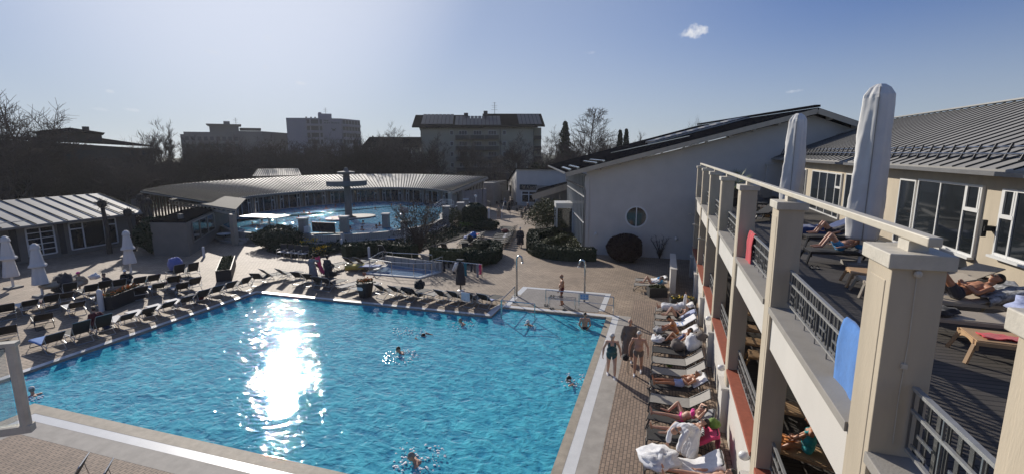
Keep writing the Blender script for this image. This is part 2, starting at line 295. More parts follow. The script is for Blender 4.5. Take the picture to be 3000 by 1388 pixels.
        me.update(); o = bpy.data.objects.new(name, me); COL.objects.link(o)
        if parent is not None: o.parent = parent
        if bevel:
            bv = o.modifiers.new('bevel', 'BEVEL'); bv.width = bevel; bv.segments = 2; bv.limit_method = 'ANGLE'
        return o
def tag(o, label=None, cat=None, group=None, kind=None):
    if label: o['label'] = label
    if cat: o['category'] = cat
    if group: o['group'] = group
    if kind: o['kind'] = kind
    return o
def thing(name, label, cat, loc=(0, 0, 0), rz=0, group=None):
    o = bpy.data.objects.new(name, None); COL.objects.link(o); o.empty_display_size = .2
    o.location = loc; o.rotation_euler = (0, 0, rz); return tag(o, label, cat, group)
def copy_tree(o, parent=None):
    c = o.copy(); COL.objects.link(c)
    if parent is not None: c.parent = parent
    for ch in list(o.children): copy_tree(ch, c)
    return c
def dup(o, loc, rz=0, label=None, group=None, sc=None):
    c = copy_tree(o); c.location = loc; c.rotation_euler = (0, 0, rz)
    if sc: c.scale = sc if isinstance(sc, (tuple, list)) else (sc, sc, sc)
    if label: c['label'] = label
    if group: c['group'] = group
    return c
ORD = ['first', 'second', 'third', 'fourth', 'fifth', 'sixth', 'seventh', 'eighth', 'ninth', 'tenth', 'eleventh', 'twelfth', 'thirteenth', 'fourteenth', 'fifteenth', 'sixteenth', 'seventeenth', 'eighteenth', 'nineteenth', 'twentieth', 'twenty-first', 'twenty-second', 'twenty-third', 'twenty-fourth', 'twenty-fifth', 'twenty-sixth', 'twenty-seventh', 'twenty-eighth']
def resample(P, n):
    P = [Vector(p) for p in P]; L = [0]
    for i in range(len(P) - 1): L.append(L[-1] + (P[i + 1] - P[i]).length)
    out = []
    for k in range(n + 1):
        d = L[-1] * k / n; i = 0
        while i < len(P) - 2 and L[i + 1] < d: i += 1
        t = (d - L[i]) / (L[i + 1] - L[i]); p0 = P[max(i - 1, 0)]; p1 = P[i]; p2 = P[i + 1]; p3 = P[min(i + 2, len(P) - 1)]
        out.append(0.5 * ((2 * p1) + (p2 - p0) * t + (2 * p0 - 5 * p1 + 4 * p2 - p3) * t * t + (3 * p1 - p0 - 3 * p2 + p3) * t ** 3))
    return out
# ================================================================ GROUND, PATHS, POOLS
def frame_sheet(name, mt, ox, oy, holes_x, holes_y, skip, z):
    b = MB()
    for i in range(len(holes_x) - 1):
        for j in range(len(holes_y) - 1):
            if (i, j) in skip: continue
            b.quad((holes_x[i], holes_y[j], z), (holes_x[i + 1], holes_y[j], z), (holes_x[i + 1], holes_y[j + 1], z), (holes_x[i], holes_y[j + 1], z))
    return tag(b.build(name, mt), kind='structure')
WZ = -0.10
XL, XN, XB, XR = -23.3, -19.6, -8.2, -2.45           # pool: left edge, notch, bay, right edge
YN, YF, YB = 9.62, 22.45, 24.0                        # near edge, far edge, bay far edge
hx = [-900, -75, XL, XN, XB, XR, 2.0, 60, 900]; hy = [-300, -20, 3.0, YN, YF, YB, 95, 1500]
pool_cells = {(2, 2), (2, 3), (3, 3), (4, 3), (4, 4)}
# columns 2:[XL,XN] rows 2:[3,YN] 3:[YN,YF]; 3:[XN,XB]; 4:[XB,XR] rows 3,4
deck_cells = {(i, j) for i in (1, 2, 3, 4, 5, 6) for j in (1, 2, 3, 4, 5)}
allc = {(i, j) for i in range(8) for j in range(7)}
frame_sheet('grass_ground', 'grass', 0, 0, hx, hy, deck_cells, -0.03)
frame_sheet('paved_ground', 'pavers', 0, 0, hx, hy, (allc - deck_cells) | pool_cells, 0.0)
# finely laid paving along the building
b = MB(); b.quad((-1.3, 2, .004), (2.0, 2, .004), (2.0, 27.5, .004), (-1.3, 27.5, .004)); b.quad((-19, 3, .004), (-1.3, 3, .004), (-1.3, 8.35, .004), (-19, 8.35, .004))
tag(b.build('paved_path', 'pavers_fine'), kind='structure')
# basin under the water
b = MB()
z0 = -1.45
for (i, j) in pool_cells: b.quad((hx[i], hy[j], z0), (hx[i + 1], hy[j], z0), (hx[i + 1], hy[j + 1], z0), (hx[i], hy[j + 1], z0))
outl = [(XL, 3.0), (XN, 3.0), (XN, YN), (XR, YN), (XR, YB), (XB, YB), (XB, YF), (XL, YF)]
for i in range(8):
    p, q = outl[i], outl[(i + 1) % 8]; b.cur = 0; b.quad((p[0], p[1], z0), (q[0], q[1], z0), (q[0], q[1], -.13), (p[0], p[1], -.13)); b.cur = 1; b.quad((p[0], p[1], -.13), (q[0], q[1], -.13), (q[0], q[1], 0), (p[0], p[1], 0))
tag(b.build('pool_basin', ['pool_blue', 'coping']), kind='structure')
# water, one sheet with a fine grid of small waves
def wave(x, y):
    return .5 * .012 * math.sin(1.9 * x + .8 * y + 1.3 * math.sin(.7 * y)) + .005 * math.sin(-1.1 * x + 2.3 * y + 1.1 * math.sin(.9 * x)) + .008 * (noise.noise(Vector((x * 1.2, y * 1.2, 0))) )
b = MB()
def wgrid(x0, x1, y0, y1, st=.22):
    nx = max(1, int((x1 - x0) / st)); ny = max(1, int((y1 - y0) / st)); base = len(b.v)
    for j in range(ny + 1):
        for i in range(nx + 1):
            x = x0 + (x1 - x0) * i / nx; y = y0 + (y1 - y0) * j / ny; b.v.append((x, y, WZ + wave(x, y)))
    for j in range(ny):
        for i in range(nx): k = base + j * (nx + 1) + i; b.f.append((k, k + 1, k + nx + 2, k + nx + 1)); b.mi.append(0)
for (i, j) in pool_cells: wgrid(hx[i], hx[i + 1], hy[j], hy[j + 1])
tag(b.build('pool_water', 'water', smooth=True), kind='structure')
# steps below the water in the bay
b = MB()
for k in range(6): b.b2(XB + .9 + k * .55, XB + .9 + (k + 1) * .55, YF - .3, YB - .02, z0 + .01, -.16 - k * .2)
b.b2(XB + .02, XB + .9, YF - .3, YB - .02, z0 + .01, -.14)
tag(b.build('pool_steps', 'tile_white'), kind='structure')
# surround: stone rim, white overflow channel, grey slabs
def ring(name, mt, segs, z):
    b = MB()
    for (x0, x1, y0, y1) in segs: b.quad((x0, y0, z), (x1, y0, z), (x1, y1, z), (x0, y1, z))
    return tag(b.build(name, mt), kind='structure')
ring('pool_rim', 'coping', [(XR - .03, -2.2, YN - .4, YB + .08), (XN - .4, XR - .03, YN - .4, YN + .02), (XN - .03, XN + .4, 3, YN - .4)], .012)
ring('overflow_channel', 'tile_white', [(-2.2, -1.87, 8.9, YB + .42), (XN + .4, -2.2, 8.9, YN - .4), (XN + .4, XN + .75, 3, 8.9), (XB - .3, -2.2, YB + .08, YB + .42), (XB - .35, XB + .02, YF, YB + .1), (XL - .3, XB - .33, YF, YF + .26), (XL - .3, XL, 3, YF)], .008)
ring('slab_path', 'coping_grey', [(-1.87, -1.3, 8.3, YB + .45), (XN + .75, -1.87, 8.3, 8.9), (XN + .75, XN + 1.25, 3, 8.3)], .006)
ring('shower_path', 'apron_tile', [(-7.8, -3.0, YB + .6, 28.0)], .010)
ring('shower_kerb', 'tile_white', [(-8.15, -7.8, YB + .42, 28.3), (-7.8, -3.0, 28.0, 28.3), (-3.0, -2.7, YB + .9, 28.3)], .010)
# ================================================================ TERRACE BUILDING (right)
TB = thing('terrace_building', 'cream terrace building with stone piers, white panels and zinc roof on the right side', 'building', (5, 14, 0))
PY = [5.2 + 4.75 * k for k in range(-1, 7)]; PY[0] = 2.95
p_y = [(y, y + .55) for y in PY]
DZ = 5.1; LZ = 1.45
b = MB(); b.b2(2.12, 2.35, -6, 34.4, 0, 1.86)
b.build('base_wall', 'plaster_white', TB)
for i, (a, c) in enumerate(p_y):
    b = MB(); b.b2(2.05, 2.47, a, c, 0, 7.24); b.b2(2.043, 2.06, a + .1, c - .1, .4, 7.1)
    pr = b.build('pier', 'plaster_cream', TB, bevel=.012)
    b = MB(); b.b2(2.0, 2.52, a - .05, c + .05, 7.24, 7.38); b.build('pier_cap', 'cap_stone', pr, bevel=.01)
    # pedestal at the foot of the pier
    b = MB(); b.b2(1.93, 2.55, a - .12, c + .12, 0, 1.35); b.b2(1.9, 2.5, a - .15, c + .15, 1.35, 1.42); b.build('pedestal', 'plaster_white', pr)
ends = [-6.0] + [c for a, c in p_y]
starts = [a for a, c in p_y] + [34.4]
gaps = [(c, a) for c, a in zip(ends, starts)]
def railing(parent, x, y0, y1, zb, zt, seed=0):
    b = MB(); r = random.Random(seed)
    b.bar((x, y0, zt), (x, y1, zt), .05, .035)
    z2 = zt - .22
    b.bar((x, y0, z2), (x, y1, z2), .03, .03); b.bar((x, y0, zb), (x, y1, zb), .035, .03)
    n = max(2, int(round((y1 - y0) / .55))); st = (y1 - y0) / n
    b.cur = 1
    for i in range(n + 1):
        y = y0 + st * i; b.bar((x, y, zb - .12 if 0 < i < n else zb), (x, y, zt), .018, .018, up=(0, 1, 0))
    b.cur = 2
    m = int((y1 - y0) / .145)
    for i in range(m):
        y = y0 + (i + .5) * (y1 - y0) / m; b.bar((x + .03, y, zb), (x + .03, y, zt), .055, .012, up=(1, 0, 0))
    b.cur = 1
    for i in range(n):
        yc = y0 + st * (i + .5)
        for q, zz in ((-.05, z2 - .16), (.03, z2 - .3)): b.bar((x - .015, yc - .13 + q, zz), (x - .015, yc + .13 + q, zz), .015, .03)
    return b.build('railing', ['galv', 'metal_grey', 'slat_grey'], parent)
for i, (a, c) in enumerate(gaps):
    if c - a < .2 or i == len(gaps) - 1: pass
    b = MB(); b.b2(2.1, 2.34, a, c, 4.55, 5.26); b.build('white_panel', 'plaster_white', TB)
    b = MB(); b.b2(2.02, 2.5, a, c, 5.262, 5.38); b.build('ledge', 'plaster_grey', TB, bevel=.008)
    railing(TB, 2.33, a + .06, c - .06, 5.5, 6.12, i)
    b = MB(); b.b2(2.02, 2.36, a, c, 1.88, 1.98); b.build('terracotta_sill', 'terracotta', TB)
    railing(TB, 2.31, a + .06, c - .06, 2.06, 2.62 if i else 2.62, i)
b = MB(); b.b2(2.34, 8.0, -6, 38.5, 4.86, DZ); b.build('terrace_deck', 'wood_deck', TB)
b = MB(); b.b2(2.35, 5.6, -6, 38.5, 1.2, LZ); b.build('loggia_floor', 'wood_deck', TB)
b = MB(); b.b2(5.6, 5.8, -6, 38.5, 0, 4.86); b.build('loggia_wall', 'plaster_cream', TB)
b = MB(); b.bar((2.26, 5.0, 7.52), (2.26, 34.3, 7.52), .11, .085); b.build('handrail', 'rail_cream', TB, bevel=.012)
for a, c in p_y[1:]: b = MB(); b.b2(2.2, 2.36, a + .12, a + .34, 7.38, 7.475); b.build('rail_foot', 'cap_stone', TB)
b = MB(); b.ell((2.24, 5.17, 7.2), (.035, .03, .035), 8, 6); b.tube([(2.24, 5.185, 7.18), (2.25, 5.19, 6.6), (2.235, 5.19, 6.0), (2.24, 5.19, 5.5)], .005, 5); b.b2(2.215, 2.265, 5.175, 5.199, 6.28, 6.33); b.build('cable_clamp', 'cap_stone', TB)
# wall lamps at pier height by the path
for y in (34.3, 29.3, 24.6):
    b = MB(); b.bar((2.08, y, 4.1), (1.8, y, 4.2), .04, .04); b.bar((1.82, y, 4.2), (1.68, y, 4.17), .14, .07); b.build('wall_lamp', 'galv', TB)
for y in (15.6, 20.4, 10.9):
    b = MB(); b.ell((2.0, y, 1.62), (.13, .12, .1)); b.build('wall_light', 'frame_white', TB, smooth=True)
# upper storey
UX = 8.0
b = MB(); b.b2(UX, UX + .3, -2, 15.6, DZ, 7.72); b.b2(UX, UX + .3, 15.6, 42.0, DZ, 7.72); b.b2(UX + .3, 18, 41.7, 42, DZ, 7.72); b.b2(UX, 18, 42, 42.2, 0, 5); b.build('wall', 'plaster_cream', TB)
def window(parent, x, y0, y1, z0, z1, n=1, side=0, door=False):
    f = MB(); t = .06
    f.b2(x - .05, x + .02, y0, y1, z1 - t, z1); f.b2(x - .05, x + .02, y0, y1, z0, z0 + t)
    ys = [y0 + (y1 - y0) * k / n for k in range(n + 1)] if not isinstance(n, list) else n
    for y in ys: f.b2(x - .053, x + .023, y - t / 2, y + t / 2, z0, z1)
    for k in ([0, len(ys) - 2] if side == 3 else [0] if side == 1 else [len(ys) - 2] if side == 2 else []):
        f.b2(x - .06, x + .026, ys[k], ys[k + 1], z1 - .72, z1 - .62); f.b2(x - .06, x + .026, ys[k] + .04, ys[k] + .1, z1 - .62, z1 - .06); f.b2(x - .06, x + .026, ys[k + 1] - .1, ys[k + 1] - .04, z1 - .62, z1 - .06)
    if not door: f.b2(x - .16, x, y0 - .05, y1 + .05, z0 - .06, z0 - .002)
    o = f.build('window_frame', 'frame_white', parent)
    g = MB(); g.b2(x - .02, x - .005, y0 + .01, y1 - .01, z0 + .02, z1 - .02); g.build('pane', 'glass_dark', o)
    return o
window(TB, UX - .02, 12.2, 14.9, 5.75, 7.38, [12.2, 13.3, 14.4, 14.9], 2)
window(TB, UX - .02, 15.75, 19.1, 5.5, 7.4, [15.75, 16.45, 17.75, 19.1], 1)
window(TB, UX - .02, 19.3, 20.4, DZ, 7.35, [19.3, 20.4], 0, True)
window(TB, UX - .02, 24.2, 25.8, 5.5, 7.3, [24.2, 24.9, 25.8], 1)
window(TB, UX - .02, 26.4, 31.2, 5.1, 7.25, [26.4, 27.2, 28.5, 29.8, 31.2], 1)
window(TB, UX - .02, 32.5, 36.5, 5.1, 7.25, [32.5, 33.8, 35.1, 36.5], 0)
window(TB, UX - .02, 37.6, 41, 5.1, 7.25, [37.6, 38.7, 39.8, 41], 0)
for k, y in enumerate((6.5, 9.4)): window(TB, UX - .02, y, y + 2, 5.75, 7.38, 2, 1)
b = MB(); b.b2(UX - 1.0, UX - .001, 38.9, 39.3, DZ, 7.3); b.b2(UX - 1.06, UX - .001, 38.84, 39.36, 7.3, 7.42); b.build('porch_pillar', 'plaster_white', TB)
b = MB(); b.b2(UX - .24, UX, 15.05, 15.25, 6.3, 6.42); b.b2(UX - .26, UX - .16, 15.1, 15.2, 6.15, 6.57); b.build('outdoor_lamp', 'sign_dark', TB)
# roof: eave along Y, ridge behind, hip at the far end
EX, EZ, RX, RZ = 7.45, 7.86, 13.5, 10.25
roofz = lambda x: EZ + (x - EX) * (RZ - EZ) / (RX - EX)
b = MB(); b.slab([(EX, -4, EZ), (RX, -4, RZ), (RX, 37.6, RZ), (EX, 42.6, EZ)], .12); b.slab([(EX, 42.6, EZ - .01), (RX, 37.6, RZ - .01), (RX + 6, 37.6, RZ - .01), (RX + 8, 42.6, EZ - .01)], .1); b.slab([(RX, -4, RZ), (RX + 6, -4, EZ), (RX + 6, 37.6, EZ + .6), (RX, 37.6, RZ)], .1)
rf = b.build('roof', 'roof_terrace', TB)
b = MB(); y = -3.6
while y < 42.3:
    xe = EX if y < 42.6 else 0; xr = RX if y < 37.6 else EX + (42.6 - y) / 5 * (RX - EX)
    b.bar((EX, y, EZ + .015), (xr, y, roofz(xr) + .015), .04, .04); y += .62
b.build('standing_seams', 'roof_seam', rf)
b = MB(); b.bar((RX, -4, RZ + .08), (RX, 37.6, RZ + .08), .3, .06); b.bar((EX, 42.6, EZ + .05), (RX, 37.6, RZ + .06), .12, .06); b.build('ridge_cap', 'galv', rf)
b = MB()
for dz, dx in ((.16, .5), (.30, .58)): b.tube([(EX + dx, -4, EZ + dz + dx * .39), (EX + dx, 42.0, EZ + dz + dx * .39)], .022, 6)
b.cur = 1; y = -3.6
while y < 42: b.bar((EX + .45, y + .05, EZ + .2), (EX + .6, y + .05, EZ + .6), .03, .05); b.bar((EX + .42, y + .05, EZ + .2), (EX + .85, y + .05, EZ + .35), .03, .03); y += .62
b.build('snow_guard', ['steel', 'frame_dark'], rf)
b = MB(); b.bar((EX - .06, -4, EZ - .1), (EX - .06, 42.7, EZ - .1), .13, .1); b.build('gutter', 'metal_grey', TB)
b = MB(); b.tube([(EX - .05, 22.9, 7.7), (EX - .05, 22.9, 7.5), (UX - .1, 22.9, 7.0), (UX - .1, 22.9, DZ)], .05, 8); b.build('downpipe', 'metal_grey', TB)
b = MB(); b.b2(EX, UX, -4, 42.6, 7.72, 7.76); b.build('eave_board', 'plaster_white', TB)
# ground-level white wall piece beside the path
b = MB(); p = G(1962, 858); q = G(1985, 775)
lw = thing('low_wall', 'white low wall standing out from the terrace building behind the far sun loungers', 'wall', (p.x, p.y, 0))
b.b2(p.x, p.x + .32, p.y, p.y + 4.6, 0, 1.45); b.b2(p.x - .03, p.x + .35, p.y - .02, p.y + 4.62, 1.45, 1.5); b.build('wall_body', 'plaster_white', lw)
# ================================================================ HALL WITH ROUND WINDOW
HB = thing('pool_hall', 'tall cream gabled hall with a round window and dark solar roof in the middle right', 'building', (0, 42, 0))
A_ = Vector((-7.5, 38.4, 6.75)); C_ = Vector((9.72, 38.4, 11.2)); E_ = Vector((15.5, 38.4, 8.95)); SL = Vector((-.30, 1, 0)).normalized()
WY = 39.4
rz_ = lambda x: A_.z + (x - A_.x) * (C_.z - A_.z) / (C_.x - A_.x) if x < C_.x else C_.z + (x - C_.x) * (E_.z - C_.z) / (E_.x - C_.x)
# front wall with a round hole ringed by a fan of faces
b = MB(); cx, cz, R = -1.98, 3.2, .83; n = 32
wallpts = [(-6.0, 0), (14.5, 0), (14.5, rz_(14.5) - .45), (9.72, rz_(9.72) - .45), (-6.0, rz_(-6.0) - .42)]
def ray_wall(a):
    d = (math.cos(a), math.sin(a)); best = 1e9
    for i in range(5):
        x1, y1 = wallpts[i]; x2, y2 = wallpts[(i + 1) % 5]; ex, ey = x2 - x1, y2 - y1; den = d[0] * ey - d[1] * ex
        if abs(den) < 1e-9: continue
        t = ((x1 - cx) * ey - (y1 - cz) * ex) / den; s_ = ((x1 - cx) * d[1] - (y1 - cz) * d[0]) / den
        if t > 0 and -1e-6 <= s_ <= 1 + 1e-6: best = min(best, t)
    return (cx + d[0] * best, cz + d[1] * best)
angs = sorted(set([2 * math.pi * i / n for i in range(n)] + [math.atan2(p[1] - cz, p[0] - cx) % (2 * math.pi) for p in wallpts]))
for i in range(len(angs)):
    a0, a1 = angs[i], angs[(i + 1) % len(angs)]
    o0, o1 = ray_wall(a0), ray_wall(a1); i0 = (cx + R * math.cos(a0), cz + R * math.sin(a0)); i1 = (cx + R * math.cos(a1), cz + R * math.sin(a1))
    b.quad((i0[0], WY, i0[1]), (o0[0], WY, o0[1]), (o1[0], WY, o1[1]), (i1[0], WY, i1[1]))
    b.quad((i0[0], WY, i0[1]), (i1[0], WY, i1[1]), (i1[0], WY + .3, i1[1]), (i0[0], WY + .3, i0[1]))
b.build('gable_wall', 'plaster_white', HB)
b = MB()
for i in range(32):
    a0, a1 = 2 * math.pi * i / 32, 2 * math.pi * (i + 1) / 32
    for (ra, rb, y0, y1) in ((R - .07, R + .05, WY - .03, WY + .06),):
        P = [(cx + r * math.cos(a), y, cz + r * math.sin(a)) for a in (a0, a1) for r in (ra, rb) for y in (y0, y1)]
        b.hexa([P[0], P[2], P[6], P[4], P[1], P[3], P[7], P[5]])
b.b2(cx - .04, cx + .04, WY - .025, WY + .05, cz - R, cz + R); rw = b.build('round_window', 'frame_white', HB, recalc=True)
b = MB(); b.add([(cx + (R - .02) * math.cos(2 * math.pi * i / 32), WY + .07, cz + (R - .02) * math.sin(2 * math.pi * i / 32)) for i in range(32)], [tuple(range(32))]); b.build('pane', 'glass_dark', rw)
# side facade of glass running back
s0 = Vector((-6.0, 39.4, 0)); s1 = s0 + SL * 15
b = MB(); b.bar((s0.x - .08, s0.y, 3.3), (s0.x - .08, s0.y + .001, 3.3), .1, .1)
for k in range(16):
    p = s0 + SL * k; b.bar((p.x, p.y, 0), (p.x, p.y, 6.5), .07, .12, up=(0, 1, 0))
for z in (.15, 2.4, 4.6, 6.4): b.bar((s0.x, s0.y, z), (s1.x, s1.y, z), .08, .08)
b.build('facade_frame', 'frame_white', HB)
b = MB(); nrm = Vector((SL.y, -SL.x, 0)) * .06; b.quad(s0 + nrm, s1 + nrm, s1 + nrm + Vector((0, 0, 6.5)), s0 + nrm + Vector((0, 0, 6.5))); b.build('facade_glass', 'glass_dark', HB)
b = MB(); b.b2(-6.12, -5.75, 39.3, 39.399, 0, 6.35); b.build('corner_board', 'plaster_white', HB)
# porch box with door on the side facade
pd = s0 + SL * 9.5; nx_ = Vector((-SL.y, SL.x, 0))
b = MB()
pp = lambda u, v, z: pd + SL * u + nx_ * v + Vector((0, 0, z))
for u in (0, 2.4):
    for v in (0, 1.6): b.bar(pp(u, v, 0), pp(u, v, 2.7), .12, .12, up=(0, 1, 0))
b.hexa([pp(-.1, -.0, 2.7), pp(-.1, 1.7, 2.7), pp(2.5, 1.7, 2.7), pp(2.5, -.0, 2.7), pp(-.1, -.0, 3.2), pp(-.1, 1.7, 3.2), pp(2.5, 1.7, 3.2), pp(2.5, -.0, 3.2)][::1])
pb = b.build('porch', 'frame_white', HB, recalc=True)
b = MB(); b.quad(pp(0, .05, .1), pp(0, 1.55, .1), pp(0, 1.55, 2.65), pp(0, .05, 2.65)); b.build('pane', 'glass_dark', pb)
# roof, two slopes running back along the fan direction
far = 22
b = MB(); v2 = SL * far
b.slab([A_, C_, C_ + v2, A_ + v2], .16); b.slab([C_, E_, E_ + v2, C_ + v2], .16); hr = b.build('roof', 'roof_dark', HB)
b = MB(); b.bar(A_ + Vector((0, -.03, -.22)), C_ + Vector((0, -.03, -.22)), .05, .34); b.bar(C_ + Vector((0, -.03, -.22)), E_ + Vector((0, -.03, -.22)), .05, .34); b.build('verge_board', 'plaster_cream', hr)
b = MB(); b.slab([A_ + Vector((.2, .02, -.17)), C_ + Vector((0, .02, -.17)), C_ + Vector((0, 1.3, -.17)), A_ + Vector((.2, 1.3, -.17))], .02); b.slab([C_ + Vector((0, .02, -.17)), E_ + Vector((0, .02, -.17)), E_ + Vector((0, 1.3, -.17)), C_ + Vector((0, 1.3, -.17))], .02); b.build('soffit', 'plaster_grey', hr)
x = -5
while x < 15: b = MB(); b.b2(x, x + .16, 38.45, 39.4, rz_(x) - .5, rz_(x) - .22); b.build('rafter_end', 'wood_beam', hr); x += 1.55
b = MB(); b.bar(A_ + Vector((-.05, 0, -.12)), A_ + SL * far + Vector((-.05, 0, -.12)), .14, .12); b.build('gutter', 'metal_grey', HB)
b = MB(); b.tube([(-7.5, 38.5, 6.5), (-7.5, 38.5, 6.1), (-6.9, 38.9, 5.8), (-6.15, 39.25, 5.45), (-6.1, 39.28, 5.2), (-6.1, 39.28, 0)], .06, 8); b.build('downpipe', 'metal_grey', HB)
rp = lambda u, v, h=.1: Vector((A_.x + u, A_.y, rz_(A_.x + u) + h)) + SL * v
b = MB()
for (u0, u1, v0, v1) in ((.25, .45, .3, 7), (.9, 1.1, .3, 7), (2.4, 2.55, .6, 8), (3.0, 3.15, .6, 8)): b.hexa([rp(u0, v0, 0), rp(u1, v0, 0), rp(u1, v1, 0), rp(u0, v1, 0), rp(u0, v0), rp(u1, v0), rp(u1, v1), rp(u0, v1)])
b.bar(rp(5.2, 9, .12), rp(10.3, 3.5, .12), .12, .06); b.build('snow_rail', 'steel', hr)
b = MB()
for k in range(8):
    u = 9.0 + k * .95
    b.hexa([rp(u, 8.5, .05), rp(u + .85, 8.5, .05), rp(u + .85, 12, .05), rp(u, 12, .05), rp(u, 8.5, .22), rp(u + .85, 8.5, .22), rp(u + .85, 12, .22), rp(u, 12, .22)])
b.build('solar_collector', 'solar', hr)
b = MB(); b.bar(rp(8.2, 7.9, .12), rp(16.4, 7.9, .12), .2, .1)
for k in range(7): b.hexa([rp(9.6 + k * .95, 9.2 + .2, .22), rp(9.95 + k * .95, 9.4, .22), rp(9.95 + k * .95, 11, .22), rp(9.6 + k * .95, 11, .22), rp(9.6 + k * .95, 9.4, .26), rp(9.95 + k * .95, 9.4, .26), rp(9.95 + k * .95, 11, .26), rp(9.6 + k * .95, 11, .26)])
b.build('collector_frame', 'galv', hr)
for (x, z) in ((-5.15, 1.7), (1.1, 1.62)): b = MB(); b.ell((x, WY - .08, z), (.12, .1, .16)); b.build('wall_light', 'frame_white', HB, smooth=True)
b = MB(); b.bar(C_ + Vector((0, .1, .12)), C_ + v2 + Vector((0, 0, .12)), .35, .14); b.build('ridge_cap', 'roof_dark', hr)
# ================================================================ CAFE
c0 = G(1513, 602); CF = thing('cafe_building', 'small white flat-walled cafe with a dark sign, behind the tables in the middle', 'building', (c0.x, c0.y, 0))
zt = AY(1512, 496, c0.y).z; bk = G(1489, 577); zb = AY(1488, 533, bk.y).z
b = MB(); x1 = -8.0
b.hexa([c0, (x1, c0.y, 0), (x1, bk.y, 0), (bk.x, bk.y, 0), (c0.x, c0.y, zt), (x1, c0.y, zt), (x1, bk.y, zb), (bk.x, bk.y, zb)]); b.build('wall', 'plaster_white', CF)
b = MB(); b.bar((c0.x - .15, c0.y - .1, zt + .06), (x1, c0.y - .1, zt + .06), .5, .12); b.bar((c0.x, c0.y, zt + .08), (bk.x, bk.y, zb + .08), .4, .14); b.build('roof_edge', 'roof_dark', CF)
b = MB(); b.tube([(c0.x - .1, c0.y + .3, zt), (c0.x - .1, c0.y + .3, zt + .95)], .05, 6); b.build('vent_pipe', 'galv', CF)
s_l = AY(1523, 541, c0.y); s_r = AY(1573, 557, c0.y)
b = MB(); b.b2(s_l.x, s_r.x, c0.y - .14, c0.y - .02, s_r.z, s_l.z); sg = b.build('shop_sign', 'sign_dark', CF)
def text_mesh(name, s, size, loc, mt, parent, rx=math.pi / 2, rz=0, shear=0, ext=.012, align='CENTER'):
    cu = bpy.data.curves.new(name, 'FONT'); cu.body = s; cu.size = size; cu.extrude = ext; cu.align_x = align; cu.align_y = 'CENTER'; cu.shear = shear
    o = bpy.data.objects.new(name, cu); COL.objects.link(o); dg = bpy.context.evaluated_depsgraph_get(); dg.update()
    me = bpy.data.meshes.new_from_object(o.evaluated_get(dg)); bpy.data.objects.remove(o)
    me.transform(Matrix.Translation(loc) @ Matrix.Rotation(rz, 4, 'Z') @ Matrix.Rotation(rx, 4, 'X')); me.materials.clear(); me.materials.append(MT[mt])
    off = Vector((0, 0, 0)); p = parent
    while p is not None: off += p.location; p = p.parent
    me.transform(Matrix.Translation(-off)); o = bpy.data.objects.new(name, me); COL.objects.link(o); o.parent = parent; return o
text_mesh('sign_lettering', "'d Kuchl", 1.0 * (s_l.z - s_r.z), ((s_l.x * .42 + s_r.x * .58), c0.y - .155, (s_l.z + s_r.z) / 2), 'cloth_beige', sg, shear=.3)
b = MB(); xa = s_l.x + .2
b.tube([(xa + t * .9, c0.y - .155, (s_l.z + s_r.z) / 2 - .12 + .14 * math.sin(t * 5)) for t in [i / 8 for i in range(9)]], .018, 5); b.build('sign_swoosh', 'cloth_beige', sg)
w_l = AY(1529, 561, c0.y); w_r = AY(1570, 594, c0.y)
b = MB()
for x in (w_l.x, (w_l.x + w_r.x) / 2, w_r.x): b.b2(x - .07, x + .07, c0.y - .1, c0.y - .01, w_r.z, w_l.z)
for z in (w_l.z, w_l.z * .72 + w_r.z * .28, w_r.z): b.b2(w_l.x, w_r.x, c0.y - .09, c0.y - .012, z - .06, z + .06)
wf = b.build('window_frame', 'frame_white', CF); b = MB(); b.b2(w_l.x, w_r.x, c0.y - .05, c0.y - .015, w_r.z, w_l.z); b.build('pane', 'glass_dark', wf)
b = MB(); dv = Vector((bk.x - c0.x, bk.y - c0.y, 0)).normalized(); e0 = Vector((c0.x, c0.y, 0)) + dv * 9; nn = Vector((-dv.y, dv.x, 0)) * .06
b.quad(e0 + nn + Vector((0, 0, .1)), e0 + nn + dv * 2.6 + Vector((0, 0, .1)), e0 + nn + dv * 2.6 + Vector((0, 0, 2.5)), e0 + nn + Vector((0, 0, 2.5))); b.build('side_door', 'glass_dark', CF)
# terrace roof leaning against it
cl = AY(1560, 576, 62); cr = AY(1675, 541, 62); ctl = AY(1578, 553, 71); ctr = AY(1690, 525, 71)
b = MB(); b.slab([cl, cr, ctr, ctl], .2); cn = b.build('canopy_roof', 'roof_dark', CF)
b = MB(); b.bar(cl + Vector((0, -.05, -.1)), cr + Vector((0, -.05, -.1)), .08, .75); b.build('canopy_fascia', 'plaster_cream', cn)
for px in (1583, 1590, 1640, 1680):
    b = MB(); q = AY(px, 575, 62.3); b.bar((q.x, 62.3, 0), (q.x, 62.3, 2.2 + (px - 1583) * .012), .14, .14, up=(0, 1, 0)); b.build('canopy_post', 'wood_beam', cn)
b = MB(); b.b2(-18.5, -8, 71.5, 72, 0, 3.3); b.build('back_wall', 'plaster_grey', CF)
# ================================================================ BOARD FENCE
f0 = G(1423, 592); f1 = G(1493, 594); FE = thing('board_fence', 'tall pale board fence between the round bath hall and the white cafe', 'fence', (f0.x, f0.y, 0))
b = MB(); n = 36; zt2 = AY(1440, 559, f0.y).z
for i in range(n):
    p = f0.lerp(f1, (i + .5) / n); b.box((p.x, p.y, zt2 / 2), ((f1 - f0).length / n * .94, .06, zt2))
b.build('board_panel', 'cloth_beige', FE); b = MB(); b.bar(f0 + Vector((0, 0, zt2)), f1 + Vector((0, 0, zt2)), .16, .1); b.build('top_rail', 'wood_beam', FE)
